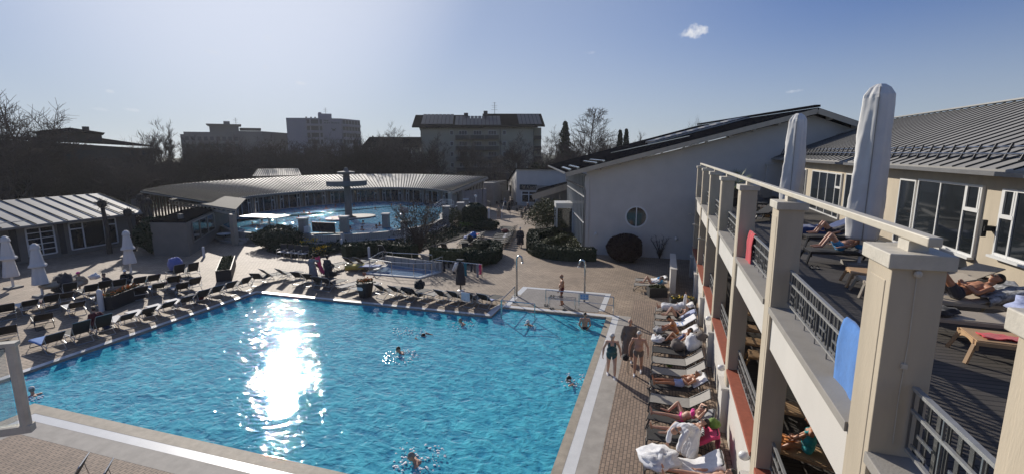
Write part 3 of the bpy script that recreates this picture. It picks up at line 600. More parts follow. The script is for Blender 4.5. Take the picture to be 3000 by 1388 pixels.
# ================================================================ CURVED BATH HALL ROUND THE FAR POOL
EZ3, OZ3 = 3.15, 4.75
eave = [G(x, y, EZ3) for x, y in [(634, 597), (700, 580), (780, 569), (900, 559), (1010, 553), (1110, 549), (1200, 550), (1270, 554), (1323, 561)]]
outer = [G(x, y, OZ3) for x, y in [(411, 560), (500, 543), (640, 530), (800, 520), (900, 514), (1010, 511), (1150, 510), (1250, 511), (1428, 518)]]
NR = 110
ev = resample(eave, NR); ou = resample(outer, NR)
RH = thing('curved_bath_hall', 'long curved low hall with a bright seamed metal roof round the far pool', 'building', (-46, 60, 0))
b = MB()
for i in range(NR): b.slab([ev[i], ou[i], ou[i + 1], ev[i + 1]], .14)
rh = b.build('roof', 'roof_zinc', RH)
b = MB(); u = Vector((0, 0, .035))
for i in range(0, NR + 1): b.bar(ev[i] + u, ou[i] + u, .085, .08)
so = b.build('standing_seams', 'roof_seam', rh)
b = MB()
for i in range(NR): b.bar(ev[i] + Vector((0, 0, -.14)), ev[i + 1] + Vector((0, 0, -.14)), .16, .14)
b.build('gutter', 'metal_grey', RH)
b = MB(); k0 = int(NR * .42)
for i in range(k0, k0 + 8):
    p, q = ev[i].lerp(ou[i], .42), ev[i + 1].lerp(ou[i + 1], .42); b.bar(p + Vector((0, 0, .2)), q + Vector((0, 0, .2)), .05, .05); b.bar(p, p + Vector((0, 0, .25)), .05, .05)
b.build('snow_guard', 'metal_grey', rh)
wl = [ev[i].lerp(ou[i], .16) for i in range(NR + 1)]
for w_ in wl: w_.z = 0
b = MB()
WH = 2.98
for i in range(NR):
    p, q = wl[i], wl[i + 1]; o1 = (ou[i] - ev[i]); o1.z = 0; o1 = o1.normalized() * .2
    b.hexa([p, q, q + o1, p + o1, p + Vector((0, 0, .75)), q + Vector((0, 0, .75)), q + o1 + Vector((0, 0, .75)), p + o1 + Vector((0, 0, .75))])
    b.hexa([p + Vector((0, 0, 2.72)), q + Vector((0, 0, 2.72)), q + o1 + Vector((0, 0, 2.72)), p + o1 + Vector((0, 0, 2.72)), p + Vector((0, 0, 3.3)), q + Vector((0, 0, 3.3)), q + o1 + Vector((0, 0, 3.3)), p + o1 + Vector((0, 0, 3.3))])
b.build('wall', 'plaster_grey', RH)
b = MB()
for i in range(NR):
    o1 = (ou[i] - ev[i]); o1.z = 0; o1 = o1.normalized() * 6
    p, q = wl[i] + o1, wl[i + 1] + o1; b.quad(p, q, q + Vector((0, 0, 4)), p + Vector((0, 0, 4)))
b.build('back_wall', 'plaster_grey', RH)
inw = lambda i: (ev[i] - ou[i]).normalized() * .05
bay = 9
for s_ in range(1, NR - 6, bay):
    e_ = min(s_ + bay - 2, NR); fr = MB(); g = MB()
    for i in range(s_, e_):
        p, q = wl[i] + inw(i), wl[i + 1] + inw(i + 1)
        for z in (.8, 2.7): fr.bar((p.x, p.y, z), (q.x, q.y, z), .07, .08)
        g.quad((wl[i].x, wl[i].y, .8), (wl[i + 1].x, wl[i + 1].y, .8), (wl[i + 1].x, wl[i + 1].y, 2.7), (wl[i].x, wl[i].y, 2.7))
    for i in (s_, s_ + 1, s_ + (bay - 2) // 2 + 0, e_ - 1, e_):
        p = wl[i] + inw(i); fr.bar((p.x, p.y, .8), (p.x, p.y, 2.7), .08, .08, up=(0, 1, 0))
    for i in (s_, e_ - 1):
        p, q = wl[i] + inw(i), wl[i + 1] + inw(i + 1); fr.bar((p.x, p.y, 2.15), (q.x, q.y, 2.15), .07, .12)
    o = fr.build('window_frame', 'frame_white', RH); g.build('pane', 'glass_dark', o)
    pm = MB()
    for i in (e_, e_ + 1):
        if i < NR:
            p, q = wl[i] + inw(i), wl[i + 1] + inw(i + 1)
            if i == e_: pm.hexa([p, q, wl[i + 1], wl[i], p + Vector((0, 0, 3.1)), q + Vector((0, 0, 3.1)), wl[i + 1] + Vector((0, 0, 3.1)), wl[i] + Vector((0, 0, 3.1))]); pm.bar(p.lerp(wl[i + 1], .5), p.lerp(wl[i + 1], .5) + Vector((0, 0, 3.1)), .5, .3, up=(0, 1, 0))
    if pm.v: pm.build('wall_pier', 'plaster_grey', RH)
# open right end: rake beams, rafters, posts and the wall behind
e1, o1_ = ev[-1], ou[-1]; dr = (o1_ - e1)
b = MB(); b.bar(e1 + Vector((.1, -.1, -.2)), o1_ + Vector((.1, -.1, -.2)), .12, .3); b.bar(e1 + dr * .12 + Vector((-.5, .2, -.62)), o1_ + Vector((-.5, .2, -.62)), .16, .3); b.build('rake_beam', 'wood_beam', rh)
for t in (.02, .3):
    p = e1 + dr * t; pb = MB(); pb.bar((p.x - .3, p.y, 0), (p.x - .3, p.y, p.z - .2), .55, .5, up=(0, 1, 0)); pb.build('post', 'plaster_grey', RH)
b = MB()
for t in (.62, .7, .78, .86, .94):
    p = e1 + dr * t; b.bar((p.x - .4, p.y, 2.9), (p.x - .4, p.y, p.z - .3), .22, .2, up=(0, 1, 0))
b.build('gable_bars', 'wood_beam', RH)
g0 = e1 + dr * .30; g1 = o1_ + Vector((-.2, 0, 0))
b = MB(); b.hexa([(g0.x - .6, g0.y, 0), (g1.x, g1.y, 0), (g1.x - .4, g1.y + .3, 0), (g0.x - 1, g0.y + .3, 0), (g0.x - .6, g0.y, 2.9), (g1.x, g1.y, 3.0), (g1.x - .4, g1.y + .3, 3.0), (g0.x - 1, g0.y + .3, 2.9)]); b.build('end_wall', 'brick_wall', RH)
q = G(1408, 600); b = MB(); b.b2(q.x - .2, q.x + 2.2, q.y, q.y + 7, 0, 3.5); b.build('corner_block', 'plaster_grey', RH)
b = MB(); gm_ = g0.lerp(g1, .35); gn = g0.lerp(g1, .75); b.quad((gm_.x - .65, gm_.y - .05, .1), (gn.x - .55, gn.y - .06, .1), (gn.x - .55, gn.y - .06, 2.1), (gm_.x - .65, gm_.y - .05, 2.1)); b.build('end_window', 'glass_dark', RH)
# ================================================================ RAISED ROUND POOL
PZ = .95
near = [G(x, y, PZ) for x, y in [(1285, 628), (1290, 640), (1262, 655), (1215, 665), (1150, 675), (1080, 681), (1010, 685), (930, 690), (880, 679), (820, 668), (750, 681), (690, 676), (655, 660), (645, 645)]]
farp = [Vector((wl[int(NR * t)].x, wl[int(NR * t)].y, 0)) + inw(int(NR * t)) * 14 for t in (.04, .14, .24, .34, .44, .54, .64, .74, .84, .93, .99)]
rim = [(p.x, p.y) for p in near] + [(p.x, p.y) for p in farp]
cxr = sum(p[0] for p in rim) / len(rim); cyr = sum(p[1] for p in rim) / len(rim)
grow = lambda k: [(p[0] + (p[0] - cxr) / math.hypot(p[0] - cxr, p[1] - cyr) * k, p[1] + (p[1] - cyr) / math.hypot(p[0] - cxr, p[1] - cyr) * k) for p in rim]
def wallring(b, inner, outer_, z0, z1):
    n = len(inner)
    for i in range(n):
        a, c, d, e = inner[i], inner[(i + 1) % n], outer_[(i + 1) % n], outer_[i]
        b.hexa([(*a, z0), (*c, z0), (*d, z0), (*e, z0), (*a, z1), (*c, z1), (*d, z1), (*e, z1)])
b = MB(); wallring(b, rim, grow(.35), 0, PZ); tag(b.build('pool_wall', 'wall_tile', recalc=True), kind='structure')
b = MB(); wallring(b, grow(.36), grow(1.1), 0, .42); wallring(b, grow(1.11), grow(1.5), 0, .2); tag(b.build('pool_ledge', 'coping_grey', recalc=True), kind='structure')
b = MB(); b.add([(*p, PZ - .06) for p in rim], [tuple(range(len(rim)))]); tag(b.build('round_pool_water', 'water_far'), kind='structure')
# hip wall and steps at the left of the round pool
p0 = G(862, 716, .0)
b = MB()
for k in range(4):
    q = G(790, 700, 0); b.b2(q.x - 1.2, q.x + 1.6, q.y + k * .42, q.y + (k + 1) * .42, 0, .2 + .2 * k)
tag(b.build('pool_stair_path', 'tile_white'), kind='structure')
# fountain mushroom
fp = G(1022, 634, PZ); FT = thing('mushroom_fountain', 'grey mushroom fountain with a broad disc and small top disc in the round pool', 'fountain', (fp.x, fp.y, PZ - .2))
dcen = AY(1014, 537, fp.y); Rr = (AY(1063, 537, fp.y) - AY(966, 537, fp.y)).length / 2; tcen = AY(1011, 506, fp.y)
b = MB(); b.lathe([(.5, 0), (.42, .3), (.36, dcen.z - .9), (.36, dcen.z - .7)], n=16); b.build('shaft', 'concrete_dark', FT, smooth=False, world=False)
b = MB(); zz = dcen.z - PZ + .2; b.lathe([(.5, zz - .35), (Rr * .97, zz - .28), (Rr, zz - .2), (Rr, zz + .28), (Rr * .96, zz + .32), (.4, zz + .2)], n=32); b.build('disc', 'concrete_dark', FT, world=False)
z3 = tcen.z - PZ + .2; b = MB(); b.lathe([(.42, zz + .15), (.36, z3 - .2), (.36, z3 - .1)], n=12); b.build('upper_shaft', 'concrete_dark', FT, world=False)
b = MB(); b.lathe([(.4, z3 - .25), (.95, z3 - .12), (1.0, z3 + .1), (.3, z3 + .18), (.15, z3 + .6), (.05, z3 + .62)], n=20); b.build('top_disc', 'concrete_dark', FT, world=False)
for nm, px, py, rr, lab in (('float', 1000, 640, 1.75, 'pale grey flat island slab left of the mushroom fountain shaft'), ('float', 1052, 634, 1.9, 'pale grey flat island slab right of the mushroom fountain shaft')):
    q = G(px, py, PZ); b = MB(); b.lathe([(rr * .9, -.12), (rr, 0), (rr, .06), (rr * .96, .09)], n=22); o = b.build('stone_island', 'coping_grey', None); o.location = (q.x, q.y, PZ); tag(o, lab, 'island')
# ribbed vault bench roof in the round pool (bright arch) and tub-like canopy on the left
q = G(790, 655, PZ); o = thing('shade_roof', 'white flat shade roof on a thin post over the left of the round pool', 'canopy', (q.x, q.y, PZ - .1))
zr = AY(790, 634, q.y).z - PZ + .1; b = MB(); b.box((-.6, 0, zr), (4.6, 2.2, .1)); b.build('roof', 'white_paint', o, world=False); b = MB(); b.tube([(0, 0, 0), (0, 0, zr - .04)], .07, 8); b.build('post', 'metal_grey', o, world=False)
# rails on the pool stair (left) and on the bridge stair (right)
def pipe_rail(name, label, pts, mt='galv', group=None, r=.028, mid=True, posts=None, cat='railing'):
    """pts: list of floor points; rail 0.95 above"""
    P = [Vector(p) for p in pts]; o = thing(name, label, cat, P[0], group=group)
    hz_ = Vector((0, 0, .95)); b = MB(); b.tube([p + hz_ for p in P], r, 8); b.build('top_rail', mt, o)
    if mid: b = MB(); b.tube([p + Vector((0, 0, .5)) for p in P], r * .8, 6); b.build('mid_rail', mt, o)
    L = resample(P, posts) if posts else P
    for p in (P if not posts else L): b = MB(); b.tube([p, p + hz_], r, 6); b.build('post', mt, o)
    return o
a = G(762, 672, PZ); c = G(812, 655, PZ); pipe_rail('pool_rail', 'thin steel hand rail beside the shade roof post at the round pool stair', [a, a.lerp(c, .5), c])
a = G(1270, 628, PZ); c = G(1302, 612, PZ + .4); d = G(1330, 612, PZ + .4); pipe_rail('pool_rail', 'pale hand rail rising at the right end of the round pool, nearer one', [a, c, d], 'frame_white')
a = G(1274, 622, PZ + .1); c = G(1296, 606, PZ + .5); d = G(1324, 607, PZ + .5); pipe_rail('pool_rail', 'pale hand rail rising at the right end of the round pool, farther one', [a, c, d], 'frame_white')
# stone pillars round the pool
def pillar(px, pt, pb, w_, label, lamps=False):
    q = G(px, pb); ht = AY(px, pt, q.y).z; o = thing('stone_pillar', label, 'pillar', q, .3, 'stone pillars round the round pool')
    b = MB(); b.box((0, 0, ht / 2 - .07), (w_, w_, ht - .14), top=.94); b.build('shaft', 'plaster_grey', o, world=False, bevel=.02)
    b = MB(); b.box((0, 0, ht - .06), (w_ * 1.14, w_ * 1.14, .12)); b.build('cap', 'plaster_white', o, world=False)
    if lamps:
        for s_ in (-1, 1): b = MB(); b.ell((s_ * (w_ / 2 + .12), -.1, ht - .45), (.11, .11, .11)); b.build('lamp', 'sign_white', o, world=False)
pillar(893, 638, 709, .72, 'leftmost stone pillar of the round pool, left of the dark board')
pillar(1012, 633, 707, .74, 'stone pillar right of the dark board, in front of the fountain')
pillar(1133, 625, 691, .68, 'stone pillar above the blue towel lounger at the round pool')
pillar(1308, 604, 664, .80, 'wide stone pillar at the right curve of the round pool')
pillar(1351, 593, 655, .74, 'stone pillar with two small lamps left of the round clipped tree', True)
pillar(1366, 583, 630, .66, 'farthest stone pillar with two small lamps, behind the clipped tree', True)
pillar(1186, 648, 700, .62, 'stone pillar half hidden by the bare bush at the round pool')
# notice board on a beam
q = G(1003, 727); yb = q.y + 1.0
l_, r_ = AY(914, 650, yb), AY(982, 683, yb); BB = thing('notice_board', 'large dark notice board seen from behind, standing on a beam by the round pool', 'board', (l_.x, yb, 0))
b = MB(); b.b2(l_.x, r_.x, yb - .05, yb + .05, r_.z + .05, l_.z); b.build('panel', 'sign_dark', BB)
b = MB(); a = AY(885, 686, yb); c = AY(1006, 683, yb); b.bar(a, c, .12, .12); b.build('beam', 'frame_dark', BB)
for px, py in ((1003, 727), (889, 712)): p = AY(px, 684, yb); b = MB(); b.bar((p.x, yb, 0), (p.x, yb, p.z + .05), .24, .24, up=(0, 1, 0)); b.build('post', 'plaster_white', BB)
l_ = AY(894, 663, yb); r_ = AY(906, 683, yb); o = thing('white_cabinet', 'small white cabinet standing on the beam left of the dark board', 'cabinet', (l_.x, yb, r_.z)); b = MB(); b.b2(l_.x, r_.x, yb - .2, yb + .2, r_.z + .06, l_.z); b.build('body', 'frame_white', o); b = MB(); b.b2(l_.x + .1, r_.x - .1, yb - .215, yb - .201, r_.z + .2, l_.z - .2); b.build('door', 'white_paint', o)
# sign on a white pole
q = G(1188, 732); o = thing('pole_sign', 'small white sign on a tall white pole rising through the bare bush', 'sign', q)
t_ = AY(1184, 607, q.y).z; b = MB(); b.tube([(0, 0, 0), (0, 0, t_)], .05, 8); b.build('pole', 'frame_white', o, world=False)
a_ = AY(1172, 607, q.y); c_ = AY(1198, 625, q.y); b = MB(); b.b2(a_.x - q.x, c_.x - q.x, -.09, -.052, c_.z, a_.z); b.build('panel', 'sign_white', o, world=False)
# ================================================================ LEFT BATH HOUSE
LB = thing('left_bath_house', 'low bath house with a pale seamed metal roof at the left edge', 'building', (-48, 24, 0))
b = MB(); b.slab([(-46.1, 6, 2.95), (-46.3, 32.7, 2.95), (-52.2, 32.7, 4.55), (-52.2, 6, 4.55)], .12); b.slab([(-52.2, 6, 4.55), (-52.2, 32.7, 4.55), (-58, 32.7, 2.95), (-58, 6, 2.95)], .12); lr = b.build('roof', 'roof_zinc', LB)
b = MB(); y = 6.5
while y < 32.8: b.bar((-46.2, y, 2.99), (-52.2, y, 4.59), .06, .06); y += 1.05
b.build('standing_seams', 'roof_seam', lr)
b = MB(); b.bar((-46.1, 6, 2.84), (-46.3, 32.7, 2.84), .16, .12); b.build('gutter', 'metal_grey', LB)
b = MB(); b.tube([(-46.5, 6, 3.3), (-46.5, 24, 3.3)], .03, 5); b.build('snow_guard', 'galv', lr)
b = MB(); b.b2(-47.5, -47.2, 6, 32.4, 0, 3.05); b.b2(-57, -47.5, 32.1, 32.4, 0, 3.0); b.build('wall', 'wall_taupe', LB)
for y0, y1, grid in ((24.1, 25.9, True), (27.0, 30.6, False), (12, 14, True), (16, 18, True), (20.3, 22.0, True)):
    f = MB(); f.b2(-47.2, -47.13, y0 - .05, y0 + .05, .4, 2.6); f.b2(-47.2, -47.13, y1 - .05, y1 + .05, .4, 2.6); f.b2(-47.2, -47.13, y0, y1, .35, .45); f.b2(-47.2, -47.13, y0, y1, 2.55, 2.65)
    if grid:
        f.b2(-47.2, -47.135, (y0 + y1) / 2 - .04, (y0 + y1) / 2 + .04, .4, 2.6)
        for z in (.85, 1.3, 1.75, 2.2): f.b2(-47.2, -47.137, y0, y1, z - .03, z + .03)
    else:
        for t in (.27, .73): f.b2(-47.2, -47.135, y0 + (y1 - y0) * t - .05, y0 + (y1 - y0) * t + .05, .4, 2.6)
        f.b2(-47.2, -47.137, y0, y0 + .97, 2.05, 2.15); f.b2(-47.2, -47.137, y1 - .97, y1, 2.05, 2.15)
    o = f.build('window_frame', 'frame_white', LB); g = MB(); g.b2(-47.198, -47.17, y0, y1, .4, 2.6); g.build('pane', 'glass_dark', o)
for y in (23.3, 26.4): b = MB(); b.b2(-47.2, -47.12, y - .2, y + .2, .2, 2.7); b.build('shutter', 'balcony_far', LB)
# link building with slatted canopy
LK = thing('link_pavilion', 'grey pavilion with a slatted eave canopy on a corner post, left of the curved hall', 'building', (-42, 33, 0))
k1, k2, k3 = G(556, 750), G(642, 692), G(452, 748)
hz2_ = 2.75
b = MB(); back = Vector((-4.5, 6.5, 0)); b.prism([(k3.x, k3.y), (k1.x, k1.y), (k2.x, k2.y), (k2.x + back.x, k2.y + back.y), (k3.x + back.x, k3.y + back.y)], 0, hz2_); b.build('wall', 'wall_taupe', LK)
b = MB(); b.prism([(k3.x, k3.y), (k1.x, k1.y), (k2.x, k2.y), (k2.x + back.x, k2.y + back.y), (k3.x + back.x, k3.y + back.y)], hz2_ + .002, hz2_ + .16); b.build('roof', 'roof_dark', LK)
dd = (k2 - k1); nn = Vector((dd.y, -dd.x, 0)).normalized() * .04
f = MB(); g = MB()
for z in (.95, 2.55): f.bar(k1 + dd * .14 + nn + Vector((0, 0, z)), k1 + dd * .86 + nn + Vector((0, 0, z)), .07, .09)
for t in (.14, .36, .62, .86): f.bar(k1 + dd * t + nn + Vector((0, 0, .95)), k1 + dd * t + nn + Vector((0, 0, 2.55)), .07, .1)
g.quad(k1 + dd * .14 + nn * .6 + Vector((0, 0, .95)), k1 + dd * .86 + nn * .6 + Vector((0, 0, .95)), k1 + dd * .86 + nn * .6 + Vector((0, 0, 2.55)), k1 + dd * .14 + nn * .6 + Vector((0, 0, 2.55)))
o = f.build('window_frame', 'metal_grey', LK); g.build('pane', 'glass_dark', o)
ba, bb = G(496, 592, 2.95), G(692, 623, 2.95)
b = MB(); b.bar(ba + Vector((0, 0, .18)), bb + Vector((0, 0, .18)), .12, .1); b.bar(ba - Vector((0, 0, .15)), bb - Vector((0, 0, .15)), .14, .2)
for i in range(17): p = ba.lerp(bb, i / 16); b.bar(p - Vector((0, 0, .1)), p + Vector((0, 0, .18)), .14, .1, up=(0, 1, 0))
cn_ = b.build('slatted_beam', 'wood_beam', LK)
bk_ = Vector((-6, 7, .5)); b = MB(); b.slab([ba + Vector((0, 0, .3)), bb + Vector((0, 0, .3)), bb + bk_, ba + bk_], .1); b.build('canopy_roof', 'roof_seam', LK)
pq = G(690, 717); b = MB(); b.bar((pq.x, pq.y, 0), (pq.x, pq.y, 2.85), .42, .42, up=(0, 1, 0)); b.build('corner_post', 'wood_beam', LK)
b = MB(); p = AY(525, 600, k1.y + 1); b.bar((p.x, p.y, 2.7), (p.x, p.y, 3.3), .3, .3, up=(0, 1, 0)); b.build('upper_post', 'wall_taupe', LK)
# ================================================================ TOWN BUILDINGS BEHIND
def facing(name, label, px, py_base, D, cat='building'):
    """root on the ground at distance D, turned to face the viewer"""
    q = AD(px, 450, D); ang = math.atan2(q.y, q.x) - math.pi / 2
    o = thing(name, label, cat, (q.x, q.y, 0), ang); return o, D / FPX * math.cos(PITCH) ** 0
def Lp(D, pxc): # local converters: pixel x -> metres from the centre, pixel y -> height
    k = D / 1437.0
    return (lambda px: (px - pxc) * k), (lambda py: H + (449 - py) * k)
def antenna(parent, x, y, z, h, mt='frame_dark'):
    b = MB(); b.tube([(x, y, z), (x, y, z + h)], .06, 5)
    for t, l in ((.95, 1.0), (.75, 1.5), (.6, 1.1), (.4, 1.6)): b.tube([(x - l * .6, y, z + h * t), (x + l * .5, y, z + h * t)], .04, 4)
    b.build('antenna', mt, parent, world=False)
# -- apartment block
D = 130; AP, _ = facing('apartment_block', 'cream apartment block with a dark solar roof and brown balconies, centre background', 1405, 0, D)
X, Z = Lp(D, 1405)
b = MB(); b.b2(X(1236), X(1563), 0, 14, 0, Z(372)); b.b2(X(1563), X(1592), 4, 14, 0, Z(376)); b.build('wall', 'wall_far_cream', AP, world=False)
b = MB(); ys = -1.5; ym = 7
def rslab(xa, xb, zt, zb, off=0): 
    b.hexa([(xa - 0, ys, zb), (xb, ys, zb), (xb, ym, zt - .3), (xa, ym, zt - .3), (xa, ys, zb + .35), (xb, ys, zb + .35), (xb, ym, zt), (xa, ym, zt)])
    b.hexa([(xa, ym, zt - .3), (xb, ym, zt - .3), (xb, 16, zb), (xa, 16, zb), (xa, ym, zt), (xb, ym, zt), (xb, 16, zb + .35), (xa, 16, zb + .35)])
rslab(X(1214), X(1372), Z(337), Z(379)); rslab(X(1372), X(1416), Z(347), Z(381)); rslab(X(1416), X(1595), Z(333), Z(377))
ar = b.build('roof', 'roof_dark', AP, world=False)
b = MB(); b.prism([(X(1236), 0), (X(1563), 0), (X(1563), 14), (X(1236), 14)], Z(379) - .2, lambda p: Z(379) + .2)
b.build('attic', 'roof_dark', AP, world=False)
b = MB()
for (xa, xb, t0, t1) in ((1238, 1330, .12, .95), (1335, 1468, .05, .8), (1520, 1588, .12, .95)):
    n = int((xb - xa) / 11)
    for k in range(n):
        u0 = X(xa + (xb - xa) * k / n) + .06; u1 = X(xa + (xb - xa) * (k + 1) / n) - .06; zb_, zt_ = Z(379), Z(335)
        f = lambda t: (ys + (ym - ys) * t, zb_ + .42 + (zt_ - zb_ - .35) * t)
        ya, za = f(t0); yb_, zb2 = f(t1); b.hexa([(u0, ya, za), (u1, ya, za), (u1, yb_, zb2), (u0, yb_, zb2), (u0, ya, za + .12), (u1, ya, za + .12), (u1, yb_, zb2 + .12), (u0, yb_, zb2 + .12)])
b.build('solar_panels', 'solar', ar, world=False)
for px, pt in ((1366, 332), (1425, 326)): b = MB(); b.b2(X(px - 6), X(px + 6), 5.5, 8, Z(350), Z(pt)); b.build('chimney', 'balcony_far', ar, world=False)
antenna(ar, X(1453), 7, Z(336), 3.3)
rows = [393, 424, 454, 485]
for ri, py in enumerate(rows):
    for px, wdt in ((1325, 10), (1478, 10), (1358, 24), (1400, 24), (1443, 24)):
        wnd = MB(); wnd.b2(X(px - wdt / 2), X(px + wdt / 2), -.06, .0, Z(py + 6), Z(py - 6.5)); o = wnd.build('window', 'frame_white', AP, world=False)
        g = MB(); nn_ = 1 if wdt < 20 else 3
        for k in range(nn_): g.b2(X(px - wdt / 2 + .8 + k * (wdt - .8) / nn_), X(px - wdt / 2 + (k + 1) * (wdt - .8) / nn_), -.08, -.061, Z(py + 5.3), Z(py - 5.6))
        g.build('pane', 'far_window', o, world=False)
    b = MB(); b.b2(X(1336), X(1462), -2.2, -2.05, Z(py + 18), Z(py + 7.5)); b.b2(X(1336), X(1462), -2.05, -.001, Z(py + 19.5), Z(py + 18)); b.build('balcony', 'balcony_far', AP, world=False)
    b = MB(); b.b2(X(1566), X(1590), 2.2, 2.35, Z(py + 18), Z(py + 7.5)); b.b2(X(1566), X(1590), 2.35, 4, Z(py + 19.5), Z(py + 18)); b.build('side_balcony', 'balcony_far', AP, world=False)
for px in (1336, 1378, 1420, 1462): b = MB(); b.b2(X(px - .6), X(px + .6), -2.25, -2.0, 0, Z(382)); b.build('balcony_post', 'wall_far_cream', AP, world=False)
for px in (1466, 1564, 1237): b = MB(); b.tube([(X(px), -.15, 0), (X(px), -.15, Z(381))], .09, 6); b.build('downpipe', 'frame_dark', AP, world=False)
b = MB(); b.b2(X(1468), X(1500), -.5, -.05, 0, Z(510)); b.build('entrance', 'far_window', AP, world=False)
# -- hotel
D = 210; HT, _ = facing('hotel_block', 'pale violet-grey hotel tower with lettering on its wall, left of centre on the skyline', 958, 0, D); X, Z = Lp(D, 958)
b = MB(); b.prism([(X(855), 2), (X(908), 0), (X(1004), 0), (X(1060), 10), (X(1060), 30), (X(855), 30)], 0, Z(350)); b.build('wall', 'wall_far_violet', HT, world=False)
b = MB(); b.b2(X(940), X(978), 6, 16, Z(350), Z(334)); b.b2(X(941), X(950), 7, 12, Z(334), Z(330)); b.build('roof_block', 'wall_far_violet', HT, world=False)
b = MB()
for px in (908, 921, 932): b.b2(X(px - 2), X(px + 2), 4, 5, Z(350), Z(345))
b.build('vents', 'wall_far_dark', HT, world=False); antenna(HT, X(962), 8, Z(334), 2.6)
for r in range(4):
    z0_, z1_ = Z(366 + r * 19), Z(354 + r * 19)
    for k, (a0, a1) in enumerate(((909, 917), (920, 940), (944, 950))):
        b = MB(); b.b2(X(a0), X(a1), -.12, -.01, z0_, z1_); b.build('window', 'far_window', HT, world=False)
    for k in range(6):
        t0, t1 = k / 6 + .015, (k + 1) / 6 - .015; xa, xb = X(1006) + (X(1060) - X(1006)) * t0, X(1006) + (X(1060) - X(1006)) * t1; ya, yb_ = .3 + 9.7 * t0, .3 + 9.7 * t1
        b = MB(); b.quad((xa, ya - .5, z0_), (xb, yb_ - .5, z0_), (xb, yb_ - .5, z1_), (xa, ya - .5, z1_)); b.build('window', 'far_window', HT, world=False)
    b = MB(); b.hexa([(X(1004), -1.6, z0_ - .9), (X(1061), 8.8, z0_ - .9), (X(1061), 10, z0_ - .9), (X(1004), 0, z0_ - .9), (X(1004), -1.6, z0_ + .1), (X(1061), 8.8, z0_ + .1), (X(1061), 10, z0_ + .1), (X(1004), 0, z0_ + .1)]); b.build('balcony', 'wall_far_violet', HT, world=False)
    b = MB(); b.b2(X(908), X(951), -1.2, -.02, z0_ - .9, z0_ - .1); b.build('balcony', 'wall_far_violet', HT, world=False)
def local_text(s, size, x, z, parent, mt):
    cu = bpy.data.curves.new('t', 'FONT'); cu.body = s; cu.size = size; cu.extrude = .03; cu.align_x = 'LEFT'; cu.offset = .03
    o = bpy.data.objects.new('t', cu); COL.objects.link(o); dg = bpy.context.evaluated_depsgraph_get(); dg.update(); me = bpy.data.meshes.new_from_object(o.evaluated_get(dg)); bpy.data.objects.remove(o)
    me.transform(Matrix.Translation((x, -.1, z)) @ Matrix.Rotation(math.pi / 2, 4, 'X')); me.materials.clear(); me.materials.append(MT[mt]); o = bpy.data.objects.new('wall_lettering', me); COL.objects.link(o); o.parent = parent
local_text('Haus', .95, X(955), Z(358.5), HT, 'wall_far_dark'); local_text('an der Thermen', .95, X(955), Z(365), HT, 'wall_far_dark')
b = MB()
b.b2(X(977), X(985), -.12, -.02, Z(385.5), Z(380.5))
for s_ in (-1, 1): b.bar((X(981) + s_ * .3, -.08, Z(381)), (X(981) + s_ * 1.0, -.08, Z(378.5)), .1, .28)
b.build('wall_emblem', 'wall_far_dark', HT, world=False)
# -- long grey block
D = 200; o, _ = facing('long_grey_block', 'long grey flat-roofed block with a raised roof storey, behind the bare trees', 700, 0, D); X, Z = Lp(D, 700)
b = MB(); b.prism([(X(562), 0), (X(704), 0), (X(704), 18), (X(562), 18)], 0, Z(396)); b.prism([(X(570), .5), (X(704), .5), (X(704), 17), (X(570), 17)], Z(396), Z(389)); b.prism([(X(704), 3), (X(768), 3), (X(856), 12), (X(856), 22), (X(704), 22)], 0, lambda p: Z(384) if p[0] < X(800) else Z(387)); b.build('wall', 'conc_far', o, world=False)
b = MB(); b.prism([(X(632), 3), (X(706), 3), (X(706), 14), (X(632), 14)], Z(389), Z(368)); b.prism([(X(625), 1), (X(713), 1), (X(713), 16), (X(625), 16)], Z(368), Z(365.5)); b.prism([(X(668), 5), (X(684), 5), (X(684), 9), (X(668), 9)], Z(365.5), Z(356)); b.build('roof_storey', 'conc_far', o, world=False)
b = MB(); b.b2(X(708), X(765), 6, 12, Z(381), Z(374)); b.b2(X(640), X(645), 6, 8, Z(389), Z(381)); b.build('solar_rack', 'wall_far_dark', o, world=False); antenna(o, X(700), 8, Z(366), 3)
for r in range(3):
    for k in range(9):
        px = 572 + k * 15; b = MB(); b.b2(X(px), X(px + 9), -.1, -.01, Z(413 + r * 20), Z(402 + r * 20)); b.build('window', 'far_window', o, world=False)
    b = MB(); b.b2(X(564), X(700), -1.2, -.02, Z(420 + r * 20), Z(415 + r * 20)); b.build('balcony', 'conc_far', o, world=False)
# -- brown-roofed house right of the hotel
D = 120; o, _ = facing('gabled_house', 'house with a dark ridge roof between the hotel and the apartment block', 1150, 0, D); X, Z = Lp(D, 1150)
b = MB(); b.prism([(X(1066), 0), (X(1232), 0), (X(1232), 9), (X(1066), 9)], 0, Z(432)); b.build('wall', 'wall_far_cream', o, world=False)
b = MB(); b.add([(X(1062), -1, Z(434)), (X(1236), -1, Z(434)), (X(1236), 5, Z(402)), (X(1085), 5, Z(402)), (X(1062), 11, Z(434)), (X(1236), 11, Z(434))], [(0, 1, 2, 3), (3, 2, 5, 4), (0, 3, 4), (1, 5, 2), (0, 4, 5, 1)]); b.build('roof', 'roof_dark', o, world=False)
for k in range(6): b = MB(); b.b2(X(1085 + k * 22), X(1095 + k * 22), -.1, -.01, Z(452), Z(440)); b.build('window', 'frame_white', o, world=False)
b = MB(); b.b2(X(1093), X(1097), 4, 5.5, Z(403), Z(399)); b.build('chimney', 'balcony_far', o, world=False)
